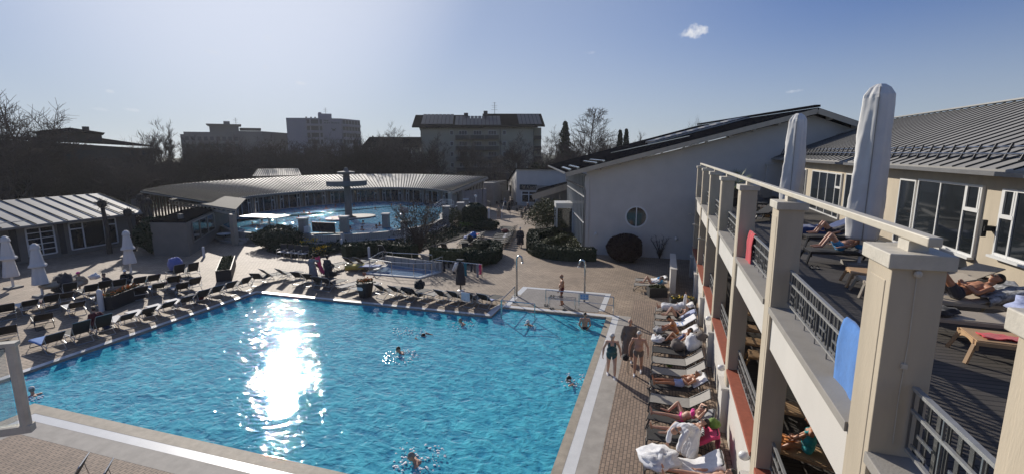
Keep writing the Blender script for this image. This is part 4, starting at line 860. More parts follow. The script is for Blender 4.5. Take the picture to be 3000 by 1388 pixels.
# -- large dark building on the far left
D = 85; o, _ = facing('dark_hip_house', 'large dark hip-roofed building behind the trees at the far left', 260, 0, D); X, Z = Lp(D, 260)
b = MB(); b.prism([(X(-60), 0), (X(430), 16), (X(430), 30), (X(-60), 30)], 0, lambda p: Z(398) if p[0] < 0 else Z(432)); b.prism([(X(152), 4), (X(298), 9), (X(298), 20), (X(152), 20)], Z(410), Z(384)); b.build('wall', 'wall_far_dark', o, world=False)
b = MB(); b.add([(X(142), 2, Z(387)), (X(306), 6, Z(384)), (X(306), 22, Z(384)), (X(142), 22, Z(387)), (X(225), 10, Z(368)), (X(240), 14, Z(368))], [(0, 1, 4), (1, 5, 4), (1, 2, 5), (2, 3, 5), (3, 4, 5), (3, 0, 4), (0, 3, 2, 1)]); b.add([(X(-70), -1, Z(400)), (X(435), 14, Z(425)), (X(435), 20, Z(418)), (X(300), 24, Z(393)), (X(-70), 24, Z(392))], [(0, 1, 2, 3, 4)]); rf_ = b.build('roof', 'roof_dark', o, world=False)
b = MB(); b.b2(X(253), X(270), 8, 12, Z(380), Z(365)); b.build('chimney', 'wall_far_dark', rf_, world=False)
# -- small low roof behind the curved hall
D = 84; o, _ = facing('low_shed', 'low shed with a ribbed grey roof just behind the curved hall roof', 805, 0, D); X, Z = Lp(D, 805)
b = MB(); b.add([(X(742), 0, Z(514)), (X(872), 0, Z(514)), (X(868), 5, Z(496)), (X(754), 5, Z(496)), (X(742), 10, Z(514)), (X(872), 10, Z(514))], [(0, 1, 2, 3), (3, 2, 5, 4), (0, 3, 4), (1, 5, 2)]); rf_ = b.build('roof', 'roof_terrace', o, world=False)
b = MB()
for k in range(22): b.bar((X(745 + k * 5.8), 0, Z(514) + .05), (X(756 + k * 5.1), 5, Z(496) + .05), .06, .08)
b.build('standing_seams', 'roof_seam', rf_, world=False)
b = MB(); b.b2(X(750), X(866), .6, 9.4, 0, Z(513)); b.build('wall', 'plaster_grey', o, world=False)
# ================================================================ TREES
def grow_tree(seed, ht, spread=1.0, upright=.5, levels=5, kids=4, twigs=5, trunk_r=.22, conic=False, first=.25):
    r = random.Random(seed); tr = MB(); cr = MB(); up = Vector((0, 0, 1))
    def rv(s): return Vector((r.uniform(-s, s), r.uniform(-s, s), r.uniform(-s, s)))
    def branch(p, d, L, rad, lev):
        n = 4 if lev < 2 else 3; pts = [p]; dd = d.copy()
        for i in range(n):
            dd = (dd + rv(.16 if lev else .05) + up * (.07 * upright if lev else .1)).normalized(); pts.append(pts[-1] + dd * L / n)
        rad = max(rad, .017); (tr if lev <= 1 else cr).tube(pts, rad, 6 if lev < 2 else 3, r1=max(rad * .5, .010), cap=False)
        if lev >= levels: return
        k = kids if lev < levels - 1 else twigs
        if lev == 0 and conic:
            for i in range(60):
                t = .2 + .78 * i / 60; q = p.lerp(pts[-1], t); a = i * 2.4; rr_ = ht * .34 * spread * (1 - t) ** .7 + .3
                branch(q, Vector((math.cos(a), math.sin(a), .6)).normalized(), rr_, rad * .3 * (1 - t) + .02, 3)
            return
        for i in range(k + (2 if lev == 0 else 0)):
            t = r.uniform(first if lev == 0 else .25, 1.0); q = pts[min(n - 1, int(t * n))].lerp(pts[min(n, int(t * n) + 1)], t * n % 1 if t < 1 else 1)
            a = r.uniform(0, 6.283); side = dd.orthogonal().normalized(); side = Matrix.Rotation(a, 3, dd) @ side
            nd = (dd * r.uniform(.5, .9) + side * r.uniform(.55, 1.0) * spread + up * upright * .35).normalized()
            branch(q, nd, L * r.uniform(.48, .78), rad * r.uniform(.4, .58), lev + 1)
        if lev < 3: branch(pts[-1], (dd + rv(.2)).normalized(), L * .7, rad * .5, lev + 1)
    branch(Vector((0, 0, -.1)), up, ht * (.42 if not conic else .98), trunk_r, 0)
    z = max(v[2] for v in cr.v); k = ht / z
    for m_ in (tr, cr): m_.v = [(v[0] * k, v[1] * k, v[2] * k) for v in m_.v]
    return tr, cr
def tree_proto(name, seed, ht, **k):
    tr, cr = grow_tree(seed, ht, **k); o = thing(name, 'tree', 'tree'); tr.build('trunk', 'bark', o, world=False); cr.build('crown', 'twig', o, world=False); return o
B1 = tree_proto('bare_tree', 1, 10, spread=.9, levels=5, kids=4, twigs=6, trunk_r=.2)
B2 = tree_proto('bare_tree', 2, 10, spread=1.15, levels=5, kids=4, twigs=6, trunk_r=.22, upright=.3)
B3 = tree_proto('bare_tree', 3, 10, spread=.7, levels=5, kids=4, twigs=6, trunk_r=.18, upright=.9)
B4 = tree_proto('bare_tree', 5, 10, spread=1.0, levels=4, kids=5, twigs=6, trunk_r=.2, upright=.5, first=.4)
B5 = tree_proto('larch_tree', 9, 10, spread=.9, levels=5, kids=3, twigs=5, trunk_r=.09, conic=True)
used = set()
def put_tree(P, px, pytop, D, label, name=None, group='bare trees on the skyline behind the baths', wx=1.0):
    q = AD(px, 450, D); ht = H + (449 - pytop) * D / 1437.0; s = ht / 10
    if id(P) not in used:
        used.add(id(P)); o = P; o.location = (q.x, q.y, 0); o.rotation_euler = (0, 0, U(0, 6.28)); o.scale = (s * wx, s * wx, s)
    else: o = dup(P, (q.x, q.y, 0), U(0, 6.28), sc=(s * wx, s * wx, s))
    o['label'] = label; o['group'] = group
    return o
# single trees one can tell apart: (proto, x, top y, distance, width, label)
for P, px, pt, D, wx, lab in [
    (B4, 70, 262, 70, 1.25, 'tall bare tree rising highest at the far left of the skyline'),
    (B2, 5, 262, 62, 1.0, 'bare tree cut by the left edge of the photo'),
    (B1, 150, 318, 74, 1.1, 'bare tree just right of the tallest far-left tree'),
    (B3, 497, 340, 92, 1.0, 'lone bare tree standing between the dark hip-roofed building and the long grey block'),
    (B4, 395, 395, 95, .8, 'small bare tree at the right end of the dark sloping roof'),
    (B1, 1160, 358, 112, .9, 'bare tree whose crown tops the ridge of the gabled house'),
    (B2, 1110, 380, 118, .8, 'lower bare tree left of the one on the house ridge'),
    (B1, 1277, 385, 98, .9, 'bare tree in front of the left bay of the apartment block'),
    (B3, 1385, 392, 100, .9, 'bare tree in front of the balconies of the apartment block'),
    (B1, 1517, 386, 92, 1.1, 'bare round-crowned tree in front of the right bay of the apartment block'),
    (B2, 1445, 440, 84, 1.1, 'wide low bare tree behind the right end of the curved roof'),
    (B5, 1722, 320, 100, 1.2, 'tall slender conical bare tree right of the apartment block'),
    (B2, 1640, 370, 105, .9, 'bare tree immediately right of the apartment block'),
    (B4, 1690, 395, 95, 1.0, 'bare tree at the foot of the slender conical tree, left side'),
    (B1, 1770, 378, 108, 1.0, 'bare tree right of the slender conical tree'),
    (B3, 1880, 385, 112, .9, 'rightmost bare tree of the wood, beside the dark hall roof'),
    (B4, 2033, 343, 150, .5, 'tiny lone bare tree peeping over the dark hall roof'),
    (B3, 1810, 385, 100, .9, 'bare tree between the slender tree and the small dark firs')]:
    put_tree(P, px, pt, D, lab, wx=wx)
# the belt of trees: one can count them, none has a look of its own
belt = []
for i in range(46):
    px = 20 + i * 28 + U(-8, 8)
    if 1236 < px < 1300: continue
    top = (440 if px < 560 else 402 if px < 860 else 396 if px < 1240 else 462) + U(-12, 18)
    belt.append((px, top, U(94, 106) if px > 420 else U(72, 84)))
for k in range(9): belt.append((1600 + k * 34, 425 + U(-14, 14), U(80, 104)))
for k in range(12): belt.append((230 + k * 95 + U(-20, 20), 462 + U(-10, 10), U(92, 98)))
for px, top, D in belt:
    put_tree(random.choice([B1, B2, B3, B4]), px, top, D, 'dark bare tree in the dense belt of bare trees behind the bath halls', group='dense belt of bare trees behind the bath halls', wx=U(1.0, 1.5))
# evergreens
def leafmesh(pts, size, r, tall=1.0):
    b = MB()
    for p in pts:
        a = Vector((r.uniform(-1, 1), r.uniform(-1, 1), r.uniform(-.6, .8))).normalized(); c = a.orthogonal().normalized(); c = Matrix.Rotation(r.uniform(0, 6.3), 3, a) @ c
        s = size * r.uniform(.6, 1.3); d = a.cross(c) * s * .5; c = c * s * tall
        p = Vector(p); b.add([p - c * .5 - d * .6, p + c * .1 - d, p + c * .6, p + c * .1 + d], [(0, 1, 2, 3)])
    return b
def fir(px, pt, D, label, w_=2.6):
    q = AD(px, 450, D); ht = H + (449 - pt) * D / 1437; r = random.Random(int(px)); o = thing('fir_tree', label, 'tree', (q.x, q.y, 0), 0, 'dark evergreen trees on the skyline')
    b = MB(); b.tube([(0, 0, 0), (0, 0, ht * .97)], .25, 6, r1=.04); b.build('trunk', 'bark', o, world=False)
    pts = []
    for i in range(2600):
        t = r.random() ** .8; z = ht * (.25 + .75 * t); a = r.uniform(0, 6.28); rad = w_ * (1 - t) ** .7 * (.6 + .55 * noise.noise(Vector((math.cos(a) * 1.5, math.sin(a) * 1.5, z * .8 + px)))) + .1; rr_ = rad * math.sqrt(r.random()); pts.append((rr_ * math.cos(a), rr_ * math.sin(a), z - rr_ * .25))
    leafmesh(pts, .42, r).build('crown', 'leaf_dark', o, world=False)
fir(1655, 362, 104, 'dark evergreen with a ragged crown left of the slender conical tree', 3.4)
fir(1833, 385, 96, 'small pointed dark fir beside the hall roof, right one', 1.7); fir(1815, 388, 98, 'small pointed dark fir beside the hall roof, left one', 1.6)
# undergrowth that closes the view below the crowns
def hedge_mass(name, label, A, B_, h0, dep, n, mt='leaf_dark', size=.6, kind='stuff', seed=1):
    r = random.Random(seed); A, B_ = Vector(A), Vector(B_); d = (B_ - A); nrm_ = Vector((-d.y, d.x, 0)).normalized(); pts = []
    for i in range(n):
        t = r.random(); hh = h0 * (.7 + .35 * noise.noise(Vector((t * d.length * .15, seed, 0))) + .1 * noise.noise(Vector((t * d.length * .6, seed, 0)))); z = hh * r.random() ** .6
        p = A + d * t + nrm_ * r.uniform(-dep, dep) * .5; pts.append((p.x, p.y, z))
    o = leafmesh(pts, size, r).build(name, mt); return tag(o, kind=kind)
hedge_mass('undergrowth', '', AD(-40, 450, 80), AD(440, 450, 90), 10, 5, 16000, 'twig', .6, seed=3)
hedge_mass('undergrowth', '', AD(430, 450, 100), AD(1240, 450, 105), 8.5, 5, 20000, 'twig', .6, seed=4)
hedge_mass('undergrowth', '', AD(1240, 450, 99), AD(1560, 450, 100), 4.2, 4, 9000, 'leaf_dark', .5, seed=5)
hedge_mass('undergrowth', '', AD(1560, 450, 100), AD(1960, 450, 108), 9.0, 6, 16000, 'leaf_dark', .6, seed=6)
# ================================================================ SHRUBS, HEDGES, BEDS
def bush_crown(r, rx, ry, rz, n, size, mt, parent, name='foliage', lump=.35, seed=0, hollow=.55, flat=False, cz=None):
    pts = []
    for i in range(n):
        v = Vector((r.gauss(0, 1), r.gauss(0, 1), r.gauss(0, 1))).normalized(); k = (hollow + (1 - hollow) * r.random() ** .5) * (1 + lump * noise.noise(v * 1.7 + Vector((seed, 0, 0))))
        z = v.z * rz * k + (cz if cz is not None else rz)
        if z < .02: continue
        pts.append((v.x * rx * k, v.y * ry * k, z))
    return leafmesh(pts, size, r).build(name, mt, parent, world=False)
def shrub(name, label, px, py, w_, h_, mt='leaf_dark', n=1500, size=.13, stems=5, group=None, lump=.35, hollow=.4, z=0, cat='shrub', q=None):
    q = q or G(px, py, z); r = random.Random(int(px * 7 + py)); o = thing(name, label, cat, q, 0, group)
    b = MB()
    for k in range(stems): a = r.uniform(0, 6.28); b.tube([(0, 0, 0), (math.cos(a) * w_ * .12, math.sin(a) * w_ * .12, h_ * .4), (math.cos(a) * w_ * .3, math.sin(a) * w_ * .3, h_ * .75)], .025, 4, r1=.01)
    b.build('stem', 'bark', o, world=False)
    bush_crown(r, w_ / 2, w_ / 2, h_ / 2, n, size, mt, o, seed=px, lump=lump, hollow=hollow); return o
def core(o, rx, ry, rz, cz, mt='leaf_dark'): b = MB(); b.ell((0, 0, cz), (rx, ry, rz), 16, 10); b.build('inner_foliage', mt, o, world=False, smooth=True)
# big ball bush at the hall wall
o = shrub('ball_bush', 'large dark reddish ball-clipped bush against the hall wall', 1828, 764, 2.6, 2.1, 'leaf_red', 9000, .12, 3, lump=.16, hollow=.9); core(o, 1.08, 1.08, .88, 1.0, 'leaf_red')
# bare bush beside it
def bare_bush(label, px, py, w_, h_, n=14, name='bare_bush', mt='twig', seed=3, tw=5):
    q = G(px, py); r = random.Random(seed); o = thing(name, label, 'shrub', q); b = MB(); c = MB()
    for i in range(n):
        a = 6.28 * i / n + r.uniform(-.2, .2); L = h_ * r.uniform(.7, 1.0); s = r.uniform(.2, .5) * w_; p = [Vector((0, 0, 0)), Vector((math.cos(a) * s * .3, math.sin(a) * s * .3, L * .45)), Vector((math.cos(a) * s, math.sin(a) * s, L))]
        b.tube(p, .03, 5, r1=.01)
        for j in range(tw * 3):
            t = r.uniform(.3, 1); u_ = p[1].lerp(p[2], t) if r.random() > .3 else p[0].lerp(p[1], t); d = Vector((r.uniform(-1, 1), r.uniform(-1, 1), r.uniform(.2, 1))).normalized() * r.uniform(.15, .4) * h_ * .45; c.tube([u_, u_ + d * .6 + Vector((0, 0, .03)), u_ + d], .009, 3, r1=.004, cap=False)
    b.build('stem', 'bark', o, world=False); c.build('twigs', mt, o, world=False); return o
bare_bush('small leafless bush on the shaded bed right of the ball bush', 1932, 757, 1.9, 1.9, 14)
bare_bush('leafless shrub with a few thick stems behind the dark notice board', 952, 715, 2.2, 2.6, 7, seed=5)
o = bare_bush('wide bare spreading bush with dry seed heads in front of the round pool', 1230, 742, 5.2, 4.3, 34, seed=8, tw=14)
bush_crown(random.Random(5), 2.7, 2.2, 2.0, 3400, .09, 'bark', o, 'seed_heads', seed=3, hollow=.2, cz=2.6)
# clipped round-headed tree
q = G(1391, 668); o = thing('clipped_tree', 'tall dark clipped yew with a rounded top beside the path', 'shrub', q); ht = AY(1391, 596, q.y).z; r = random.Random(4)
b = MB(); b.lathe([(.9, 0), (1.25, .5), (1.32, ht * .5), (1.25, ht * .75), (.95, ht * .92), (.4, ht * .99)], n=18); b.build('inner_foliage', 'leaf_dark', o, world=False, smooth=True)
pts = []
for i in range(9000):
    z = ht * r.random(); a = r.uniform(0, 6.28); t = z / ht; R_ = 1.34 * (1 - max(0, t - .7) ** 2 * 8) if t > .7 else 1.34 * (.75 + .25 * min(1, t * 3)); pts.append((R_ * math.cos(a) * r.uniform(.94, 1.04), R_ * math.sin(a) * r.uniform(.94, 1.04), z))
leafmesh(pts, .13, r).build('foliage', 'leaf_dark', o, world=False)
# clipped box hedges (curved strips)
def hedge(label, pix, w_, h_, mt='leaf_dark', z=0, seed=0, dens=420):
    P = resample([G(x, y) for x, y in pix], max(3, len(pix) * 4)); r = random.Random(seed + 11); o = thing('box_hedge', label, 'hedge', P[0], 0, 'clipped box hedges'); b = MB(); n = len(P); base = 0
    rows_ = []
    for i, p in enumerate(P):
        d = (P[min(i + 1, n - 1)] - P[max(i - 1, 0)]).normalized(); s = Vector((-d.y, d.x, 0)) * w_ * .46
        rows_.append([p - s, p + s, p + s + Vector((0, 0, h_ * .95)), p - s + Vector((0, 0, h_ * .95))])
    for i in range(n - 1):
        a, c = rows_[i], rows_[i + 1]; b.hexa([a[0], c[0], c[1], a[1], a[3], c[3], c[2], a[2]])
    b.build('inner_foliage', mt, o)
    pts = []; L = sum((P[i + 1] - P[i]).length for i in range(n - 1))
    for k in range(int(L * (w_ + 2 * h_) * dens * .4)):
        i = r.randrange(n - 1); t = r.random(); p = P[i].lerp(P[i + 1], t); d = (P[i + 1] - P[i]).normalized(); s = Vector((-d.y, d.x, 0)); f = r.random() * (w_ + 2 * h_)
        if f < h_: v = p - s * w_ * .5 + Vector((0, 0, f))
        elif f < h_ + w_: v = p + s * (f - h_ - w_ / 2) + Vector((0, 0, h_))
        else: v = p + s * w_ * .5 + Vector((0, 0, f - h_ - w_))
        pts.append(v + Vector((r.uniform(-.04, .04), r.uniform(-.04, .04), r.uniform(-.05, .05))))
    leafmesh(pts, .1, r).build('foliage', mt, o); return o
hedge('long dark box hedge curving in front of the glass-sided hall garden', [(1566, 700), (1560, 722), (1568, 743), (1610, 756), (1680, 762), (1742, 761)], 1.0, .95, 'leaf_dark', seed=1)
hedge('dark curved hedge behind the steel railing of the small plunge pool', [(1008, 752), (1060, 745), (1110, 742), (1170, 748), (1215, 754)], .9, 1.0, 'leaf_dark', seed=2)
hedge('low clipped hedge left of the two hedge balls', [(1270, 760), (1300, 768), (1340, 768), (1390, 760)], .8, 1.0, 'leaf_olive', seed=3)
hedge('curved hedge end right of the two hedge balls', [(1395, 745), (1440, 738), (1455, 752), (1435, 772)], .9, 1.0, 'leaf_dark', seed=4)
hedge('inner hedge swirl nearest the garden path, front one', [(1575, 740), (1600, 724), (1625, 718), (1650, 708)], .7, .7, 'leaf_olive', seed=5)
hedge('inner hedge swirl in the hall garden, back one', [(1580, 700), (1610, 690), (1640, 682), (1652, 668)], .7, .7, 'leaf_dark', seed=6)
for px, py, w_, lab in ((1388, 772, 1.5, 'clipped hedge ball left of the white bollard by the clothes rail'), (1413, 776, 1.6, 'clipped hedge ball right of the white bollard by the clothes rail'), (1052, 752, 1.4, 'clipped hedge ball behind the left end of the plunge pool railing')):
    o = shrub('ball_bush', lab, px, py, w_, 1.15, 'leaf_dark', 2200, .09, 2, lump=.05, hollow=.93); core(o, w_ * .44, w_ * .44, .5, .57)
# yellow-green willow bush and garden bed at the hall
o = shrub('forsythia_bush', 'yellow-green loose twiggy bush in the hall garden by the path', 1602, 668, 4.6, 3.2, 'leaf_olive', 6500, .12, 16, lump=.5, hollow=.15)
b = MB(); P = [G(x, y) for x, y in [(1568, 655), (1700, 640), (1722, 742), (1600, 748), (1566, 735)]]; b.prism([(p.x, p.y) for p in P], 0, .06); tag(b.build('garden_ground', 'soil'), kind='structure')
b = MB(); P = [G(x, y) for x, y in [(1702, 655), (1710, 655), (1726, 745), (1712, 745)]]; b.prism([(p.x, p.y) for p in P], 0.06, .09); tag(b.build('gravel_path', 'gravel'), kind='structure')
def ground_plants(name, poly, n, h_, mt, size, seed):
    r = random.Random(seed); P = [G(x, y) for x, y in poly]; x0 = min(p.x for p in P); x1 = max(p.x for p in P); y0 = min(p.y for p in P); y1 = max(p.y for p in P); pts = []
    def inside(x, y):
        c = False
        for i in range(len(P)):
            a, b_ = P[i], P[i - 1]
            if (a.y > y) != (b_.y > y) and x < (b_.x - a.x) * (y - a.y) / (b_.y - a.y) + a.x: c = not c
        return c
    while len(pts) < n:
        x, y = r.uniform(x0, x1), r.uniform(y0, y1)
        if inside(x, y): pts.append((x, y, .05 + h_ * r.random() * (.5 + .8 * abs(noise.noise(Vector((x * .8, y * .8, seed)))))))
    return tag(leafmesh(pts, size, r).build(name, mt), kind='stuff')
ground_plants('ground_cover', [(1625, 660), (1700, 650), (1716, 742), (1620, 735)], 5000, .35, 'leaf_olive', .14, 1)
b = MB(); P = [G(x, y) for x, y in [(780, 735), (800, 712), (1010, 712), (1180, 700), (1330, 668), (1420, 668), (1345, 700), (1245, 730), (1200, 752), (1010, 752), (1000, 735), (1060, 722), (925, 758), (845, 752)]]; b.prism([(p.x, p.y) for p in P[:6] + P[6:10] + P[10:12]], .0, .07); tag(b.build('flowerbed_ground', 'soil'), kind='structure')
b = MB(); P = [G(x, y) for x, y in [(785, 738), (800, 715), (1010, 712), (1060, 724), (925, 758), (845, 753)]]; b.prism([(p.x, p.y) for p in P], .0, .08); tag(b.build('flowerbed_ground', 'soil'), kind='structure')
ground_plants('ground_cover', [(785, 738), (800, 715), (1010, 712), (1050, 724), (925, 756), (845, 751)], 6500, .6, 'leaf_dark', .16, 2)
ground_plants('ground_cover', [(1010, 712), (1180, 702), (1330, 668), (1400, 668), (1330, 700), (1210, 740), (1060, 740)], 6500, .5, 'leaf_dark', .15, 3)
r = random.Random(3)
def flower_patch(label, px, py, n, mt, w_=.5, h_=.35, z=0):
    q = G(px, py, z); o = thing('flower_clump', label, 'flowers', q, 0, 'flower clumps in the beds'); rr = random.Random(px); pts = [(rr.gauss(0, w_ * .4), rr.gauss(0, w_ * .4), h_ * rr.uniform(.6, 1)) for _ in range(n)]
    leafmesh(pts, .13, rr).build('blossoms', mt, o, world=False); leafmesh([(p[0], p[1], p[2] * .6 - .02) for p in pts], .14, rr).build('leaves', 'leaf_olive', o, world=False)
flower_patch('yellow daffodils at the front tip of the flower bed, larger clump', 942, 738, 80, 'flower_yellow', 1.0, .5); flower_patch('yellow flowers left of the front tip of the flower bed', 935, 746, 40, 'flower_yellow', .6, .4)
flower_patch('yellow flowers beside the lounge chairs in the flower bed', 885, 722, 30, 'flower_yellow', .5, .5); flower_patch('yellow-green blossoms in the middle of the flower bed', 919, 722, 60, 'flower_yellow', .9, .8)
flower_patch('white blossoms below the leftmost pool pillar', 865, 706, 90, 'flower_white', 1.8, .9); flower_patch('bright green tufts beside the path bollard', 1370, 672, 260, 'leaf_bright', 1.2, .8)
flower_patch('yellow flowers at the foot of the pillar right of the dark board', 1015, 716, 30, 'flower_yellow', .5, .4)
o = shrub('bay_shrub', 'dense dark rounded shrub at the left tip of the flower bed', 812, 722, 4.2, 1.9, 'leaf_dark', 4200, .14, 4, lump=.3, hollow=.6); core(o, 1.7, 1.6, .8, .8)
o = shrub('bay_shrub', 'low dark shrub to the right of the clipped yew', 1425, 672, 3.2, 1.1, 'leaf_dark', 2600, .12, 4, lump=.3, hollow=.6); core(o, 1.2, 1.2, .45, .45)
o = shrub('climber_shrub', 'leafy climber growing up beside the wide stone pillar', 1335, 668, 1.6, 2.2, 'leaf_olive', 1500, .13, 4, lump=.5)
# dark bushes beside the left bath house
o = shrub('round_tree', 'dark round-headed small tree in front of the grey pavilion', 465, 738, 3.2, 3.0, 'leaf_dark', 4500, .16, 3, lump=.2, hollow=.7, cat='tree'); core(o, 1.3, 1.3, 1.1, 1.5)
o = shrub('round_tree', 'dark small shrub tree between the left bath house and the grey pavilion', 398, 706, 3.0, 2.9, 'leaf_red', 2600, .16, 4, lump=.5, cat='tree')
def pollard(px, py, pt, label):
    q = G(px, py); ht = AY(px, pt, q.y).z; o = thing('pollard_tree', label, 'tree', q); b = MB(); b.tube([(0, 0, 0), (.1, 0, ht * .5), (-.1, 0, ht * .9)], .2, 7, r1=.14); b.build('trunk', 'bark', o, world=False)
    r_ = random.Random(px); b = MB(); b.ell((-.1, 0, ht * .93), (.34, .34, .36), 8, 6)
    for k in range(40): v = Vector((r_.gauss(0, 1), r_.gauss(0, 1), r_.gauss(0, .8))).normalized(); b.tube([Vector((-.1, 0, ht * .93)) + v * .25, Vector((-.1, 0, ht * .93)) + v * .6], .03, 3, r1=.01)
    b.build('crown', 'bark', o, world=False)
pollard(322, 742, 588, 'knobbly pollarded tree in front of the left bath house roof'); pollard(392, 735, 615, 'shorter pollarded tree at the right end of the left bath house roof'); pollard(452, 720, 582, 'pollarded tree with a large knob right of the left bath house, nearest the pavilion'); pollard(432, 712, 570, 'tall pollarded tree left of the large-knobbed one')
# palm on the terrace
q = AY(2155, 540, 31.5); o = thing('palm', 'potted fan palm on the far end of the roof terrace', 'palm', (q.x, q.y, DZ)); r = random.Random(2)
b = MB(); b.lathe([(.3, 0), (.4, .5), (.42, .52)], n=14); b.build('pot', 'planter_dark', o, world=False); b = MB(); hh = q.z - DZ; b.tube([(0, 0, .4), (.05, 0, hh - .1)], .12, 8); b.build('trunk', 'bark', o, world=False)
b = MB()
for k in range(34):
    a = k * 2.4; el = r.uniform(-.3, 1.2); d = Vector((math.cos(a) * math.cos(el), math.sin(a) * math.cos(el), math.sin(el))); p = Vector((.05, 0, hh)) + d * .55; s = d.cross(Vector((0, 0, 1))).normalized()
    for j in range(-4, 5): e = (d + s * j * .22).normalized() * r.uniform(.5, .7); w2 = s * .03; b.add([p - w2, p + w2, p + e + Vector((0, 0, -.08))], [(0, 1, 2)])
    b.tube([(.05, 0, hh), p], .012, 3)
b.build('fronds', 'palm', o, world=False)
# ================================================================ SUN LOUNGERS (steel tube and mesh fabric)
def lounger_proto(name, ang, sling='sling_grey', frame='frame_dark', back=None):
    o = thing(name, 'sun lounger', 'sun lounger'); ca, sa = math.cos(ang), math.sin(ang); hy = 1.22; W_ = .33
    b = MB()
    for s in (-1, 1):
        b.tube([(s * W_, .0, .30), (s * W_, .03, .36), (s * W_, .2, .37), (s * W_, hy, .36), (s * W_, 1.45, .35), (s * W_, 1.62, .30)], .016, 6)
    b.tube([(-W_, 0, .30), (W_, 0, .30)], .016, 6); b.tube([(-W_, 1.62, .30), (W_, 1.62, .30)], .016, 6)
    b.build('frame', frame, o, world=False)
    for y0, y1 in ((.02, .42), (1.35, 1.66)):
        b = MB()
        if y0 < 1: P = [(-W_, .38, .36), (-W_, .10, .18), (-W_, -.02, .02), (-W_ * .9, -.03, .014), (W_ * .9, -.03, .014), (W_, -.02, .02), (W_, .10, .18), (W_, .38, .36)]
        else: P = [(-W_, 1.1, .36), (-W_, 1.42, .18), (-W_, 1.62, .02), (-W_ * .9, 1.63, .014), (W_ * .9, 1.63, .014), (W_, 1.62, .02), (W_, 1.42, .18), (W_, 1.1, .36)]
        b.tube(P, .015, 6); b.build('leg', frame, o, world=False)
    b = MB(); n = 8; w2 = W_ - .01
    ys = [.02 + (hy - .02) * i / n for i in range(n + 1)]; zs = [.375 - .02 * math.sin(math.pi * i / n) for i in range(n + 1)]
    for i in range(n): b.hexa([(-w2, ys[i], zs[i] - .006), (w2, ys[i], zs[i] - .006), (w2, ys[i + 1], zs[i + 1] - .006), (-w2, ys[i + 1], zs[i + 1] - .006), (-w2, ys[i], zs[i]), (w2, ys[i], zs[i]), (w2, ys[i + 1], zs[i + 1]), (-w2, ys[i + 1], zs[i + 1])])
    b.build('seat_sling', sling, o, world=False)
    L = .74; b = MB(); p = lambda t, x, h: (x, hy + .01 + ca * L * t - sa * h, .375 + sa * L * t + ca * h)
    for i in range(4): t0, t1 = i / 4, (i + 1) / 4; h0, h1 = -.02 * math.sin(math.pi * t0), -.02 * math.sin(math.pi * t1); b.hexa([p(t0, -w2, h0 - .006), p(t0, w2, h0 - .006), p(t1, w2, h1 - .006), p(t1, -w2, h1 - .006), p(t0, -w2, h0), p(t0, w2, h0), p(t1, w2, h1), p(t1, -w2, h1)])
    b.build('back_sling', back or sling, o, world=False)
    b = MB(); b.tube([p(0, -W_, 0), p(.97, -W_, 0), p(1.0, -W_ * .93, 0), p(1.0, W_ * .93, 0), p(.97, W_, 0), p(0, W_, 0)], .015, 6)
    if ang > .1: b.tube([p(.62, -W_, 0), (-W_, hy + ca * L * .75 + .05, .3)], .01, 5); b.tube([p(.62, W_, 0), (W_, hy + ca * L * .75 + .05, .3)], .01, 5)
    b.build('back_frame', frame, o, world=False); return o
LP = {}
def lounger(kind, x, y, headdir, label, group=None, z=0):
    """x, y: middle of the foot end; headdir: direction of the head end"""
    rz = math.atan2(headdir[1], headdir[0]) - math.pi / 2
    if kind not in LP:
        a, s, f, bk_ = dict(mid=(.75, 'sling_dark', 'frame_alu', None), high=(1.05, 'sling_dark', 'frame_alu', None), flat=(.02, 'sling_grey', 'frame_alu', None), low=(.4, 'sling_grey', 'frame_alu', None), white=(.62, 'sling_white', 'frame_alu', 'sling_dark'), grey=(.62, 'sling_grey', 'frame_dark', None), greylow=(.35, 'sling_grey', 'frame_dark', None), dark=(.62, 'sling_dark', 'frame_dark', None), darklow=(.3, 'sling_dark', 'frame_dark', None))[kind]  # white kind: sun on the seat and shade on the back are painted in
        o = LP[kind] = lounger_proto('sun_lounger', a, s, f, bk_); o.location = (x, y, z); o.rotation_euler = (0, 0, rz); o['label'] = label
        if group: o['group'] = group
    else: o = dup(LP[kind], (x, y, z), rz, label, group)
    o.location.z += .001; return o
# --- cloths
def cloth_drape(name, label, pts_rows, mt, cat='towel', th=.012, group=None, wr=.012, seed=0, sub=3):
    """pts_rows: grid of world points (rows x cols), thickened, finely subdivided and wrinkled"""
    R_ = len(pts_rows); rows = [resample(r_, (len(r_) - 1) * sub) for r_ in pts_rows]; cols = list(zip(*rows)); cols = [resample(c, (R_ - 1) * sub) for c in cols]
    nC, nR_ = len(cols), len(cols[0]); b = MB(); base = cols[0][0].copy()
    for c in cols:
        for p in c: n_ = noise.noise(p * 6 + Vector((seed, 0, 0))) + .5 * noise.noise(p * 15); b.v.append(tuple(p + Vector((n_ * wr, n_ * wr * .6, n_ * wr + .004))))
    for i in range(nC - 1):
        for j in range(nR_ - 1): k = i * nR_ + j; b.f.append((k, k + 1, k + nR_ + 1, k + nR_)); b.mi.append(0)
    o = b.build(name, mt, None, smooth=True)
    for v in o.data.vertices: v.co -= base
    o.location = base; s = o.modifiers.new('thick', 'SOLIDIFY'); s.thickness = th; s.offset = 1
    return tag(o, label, cat, group)
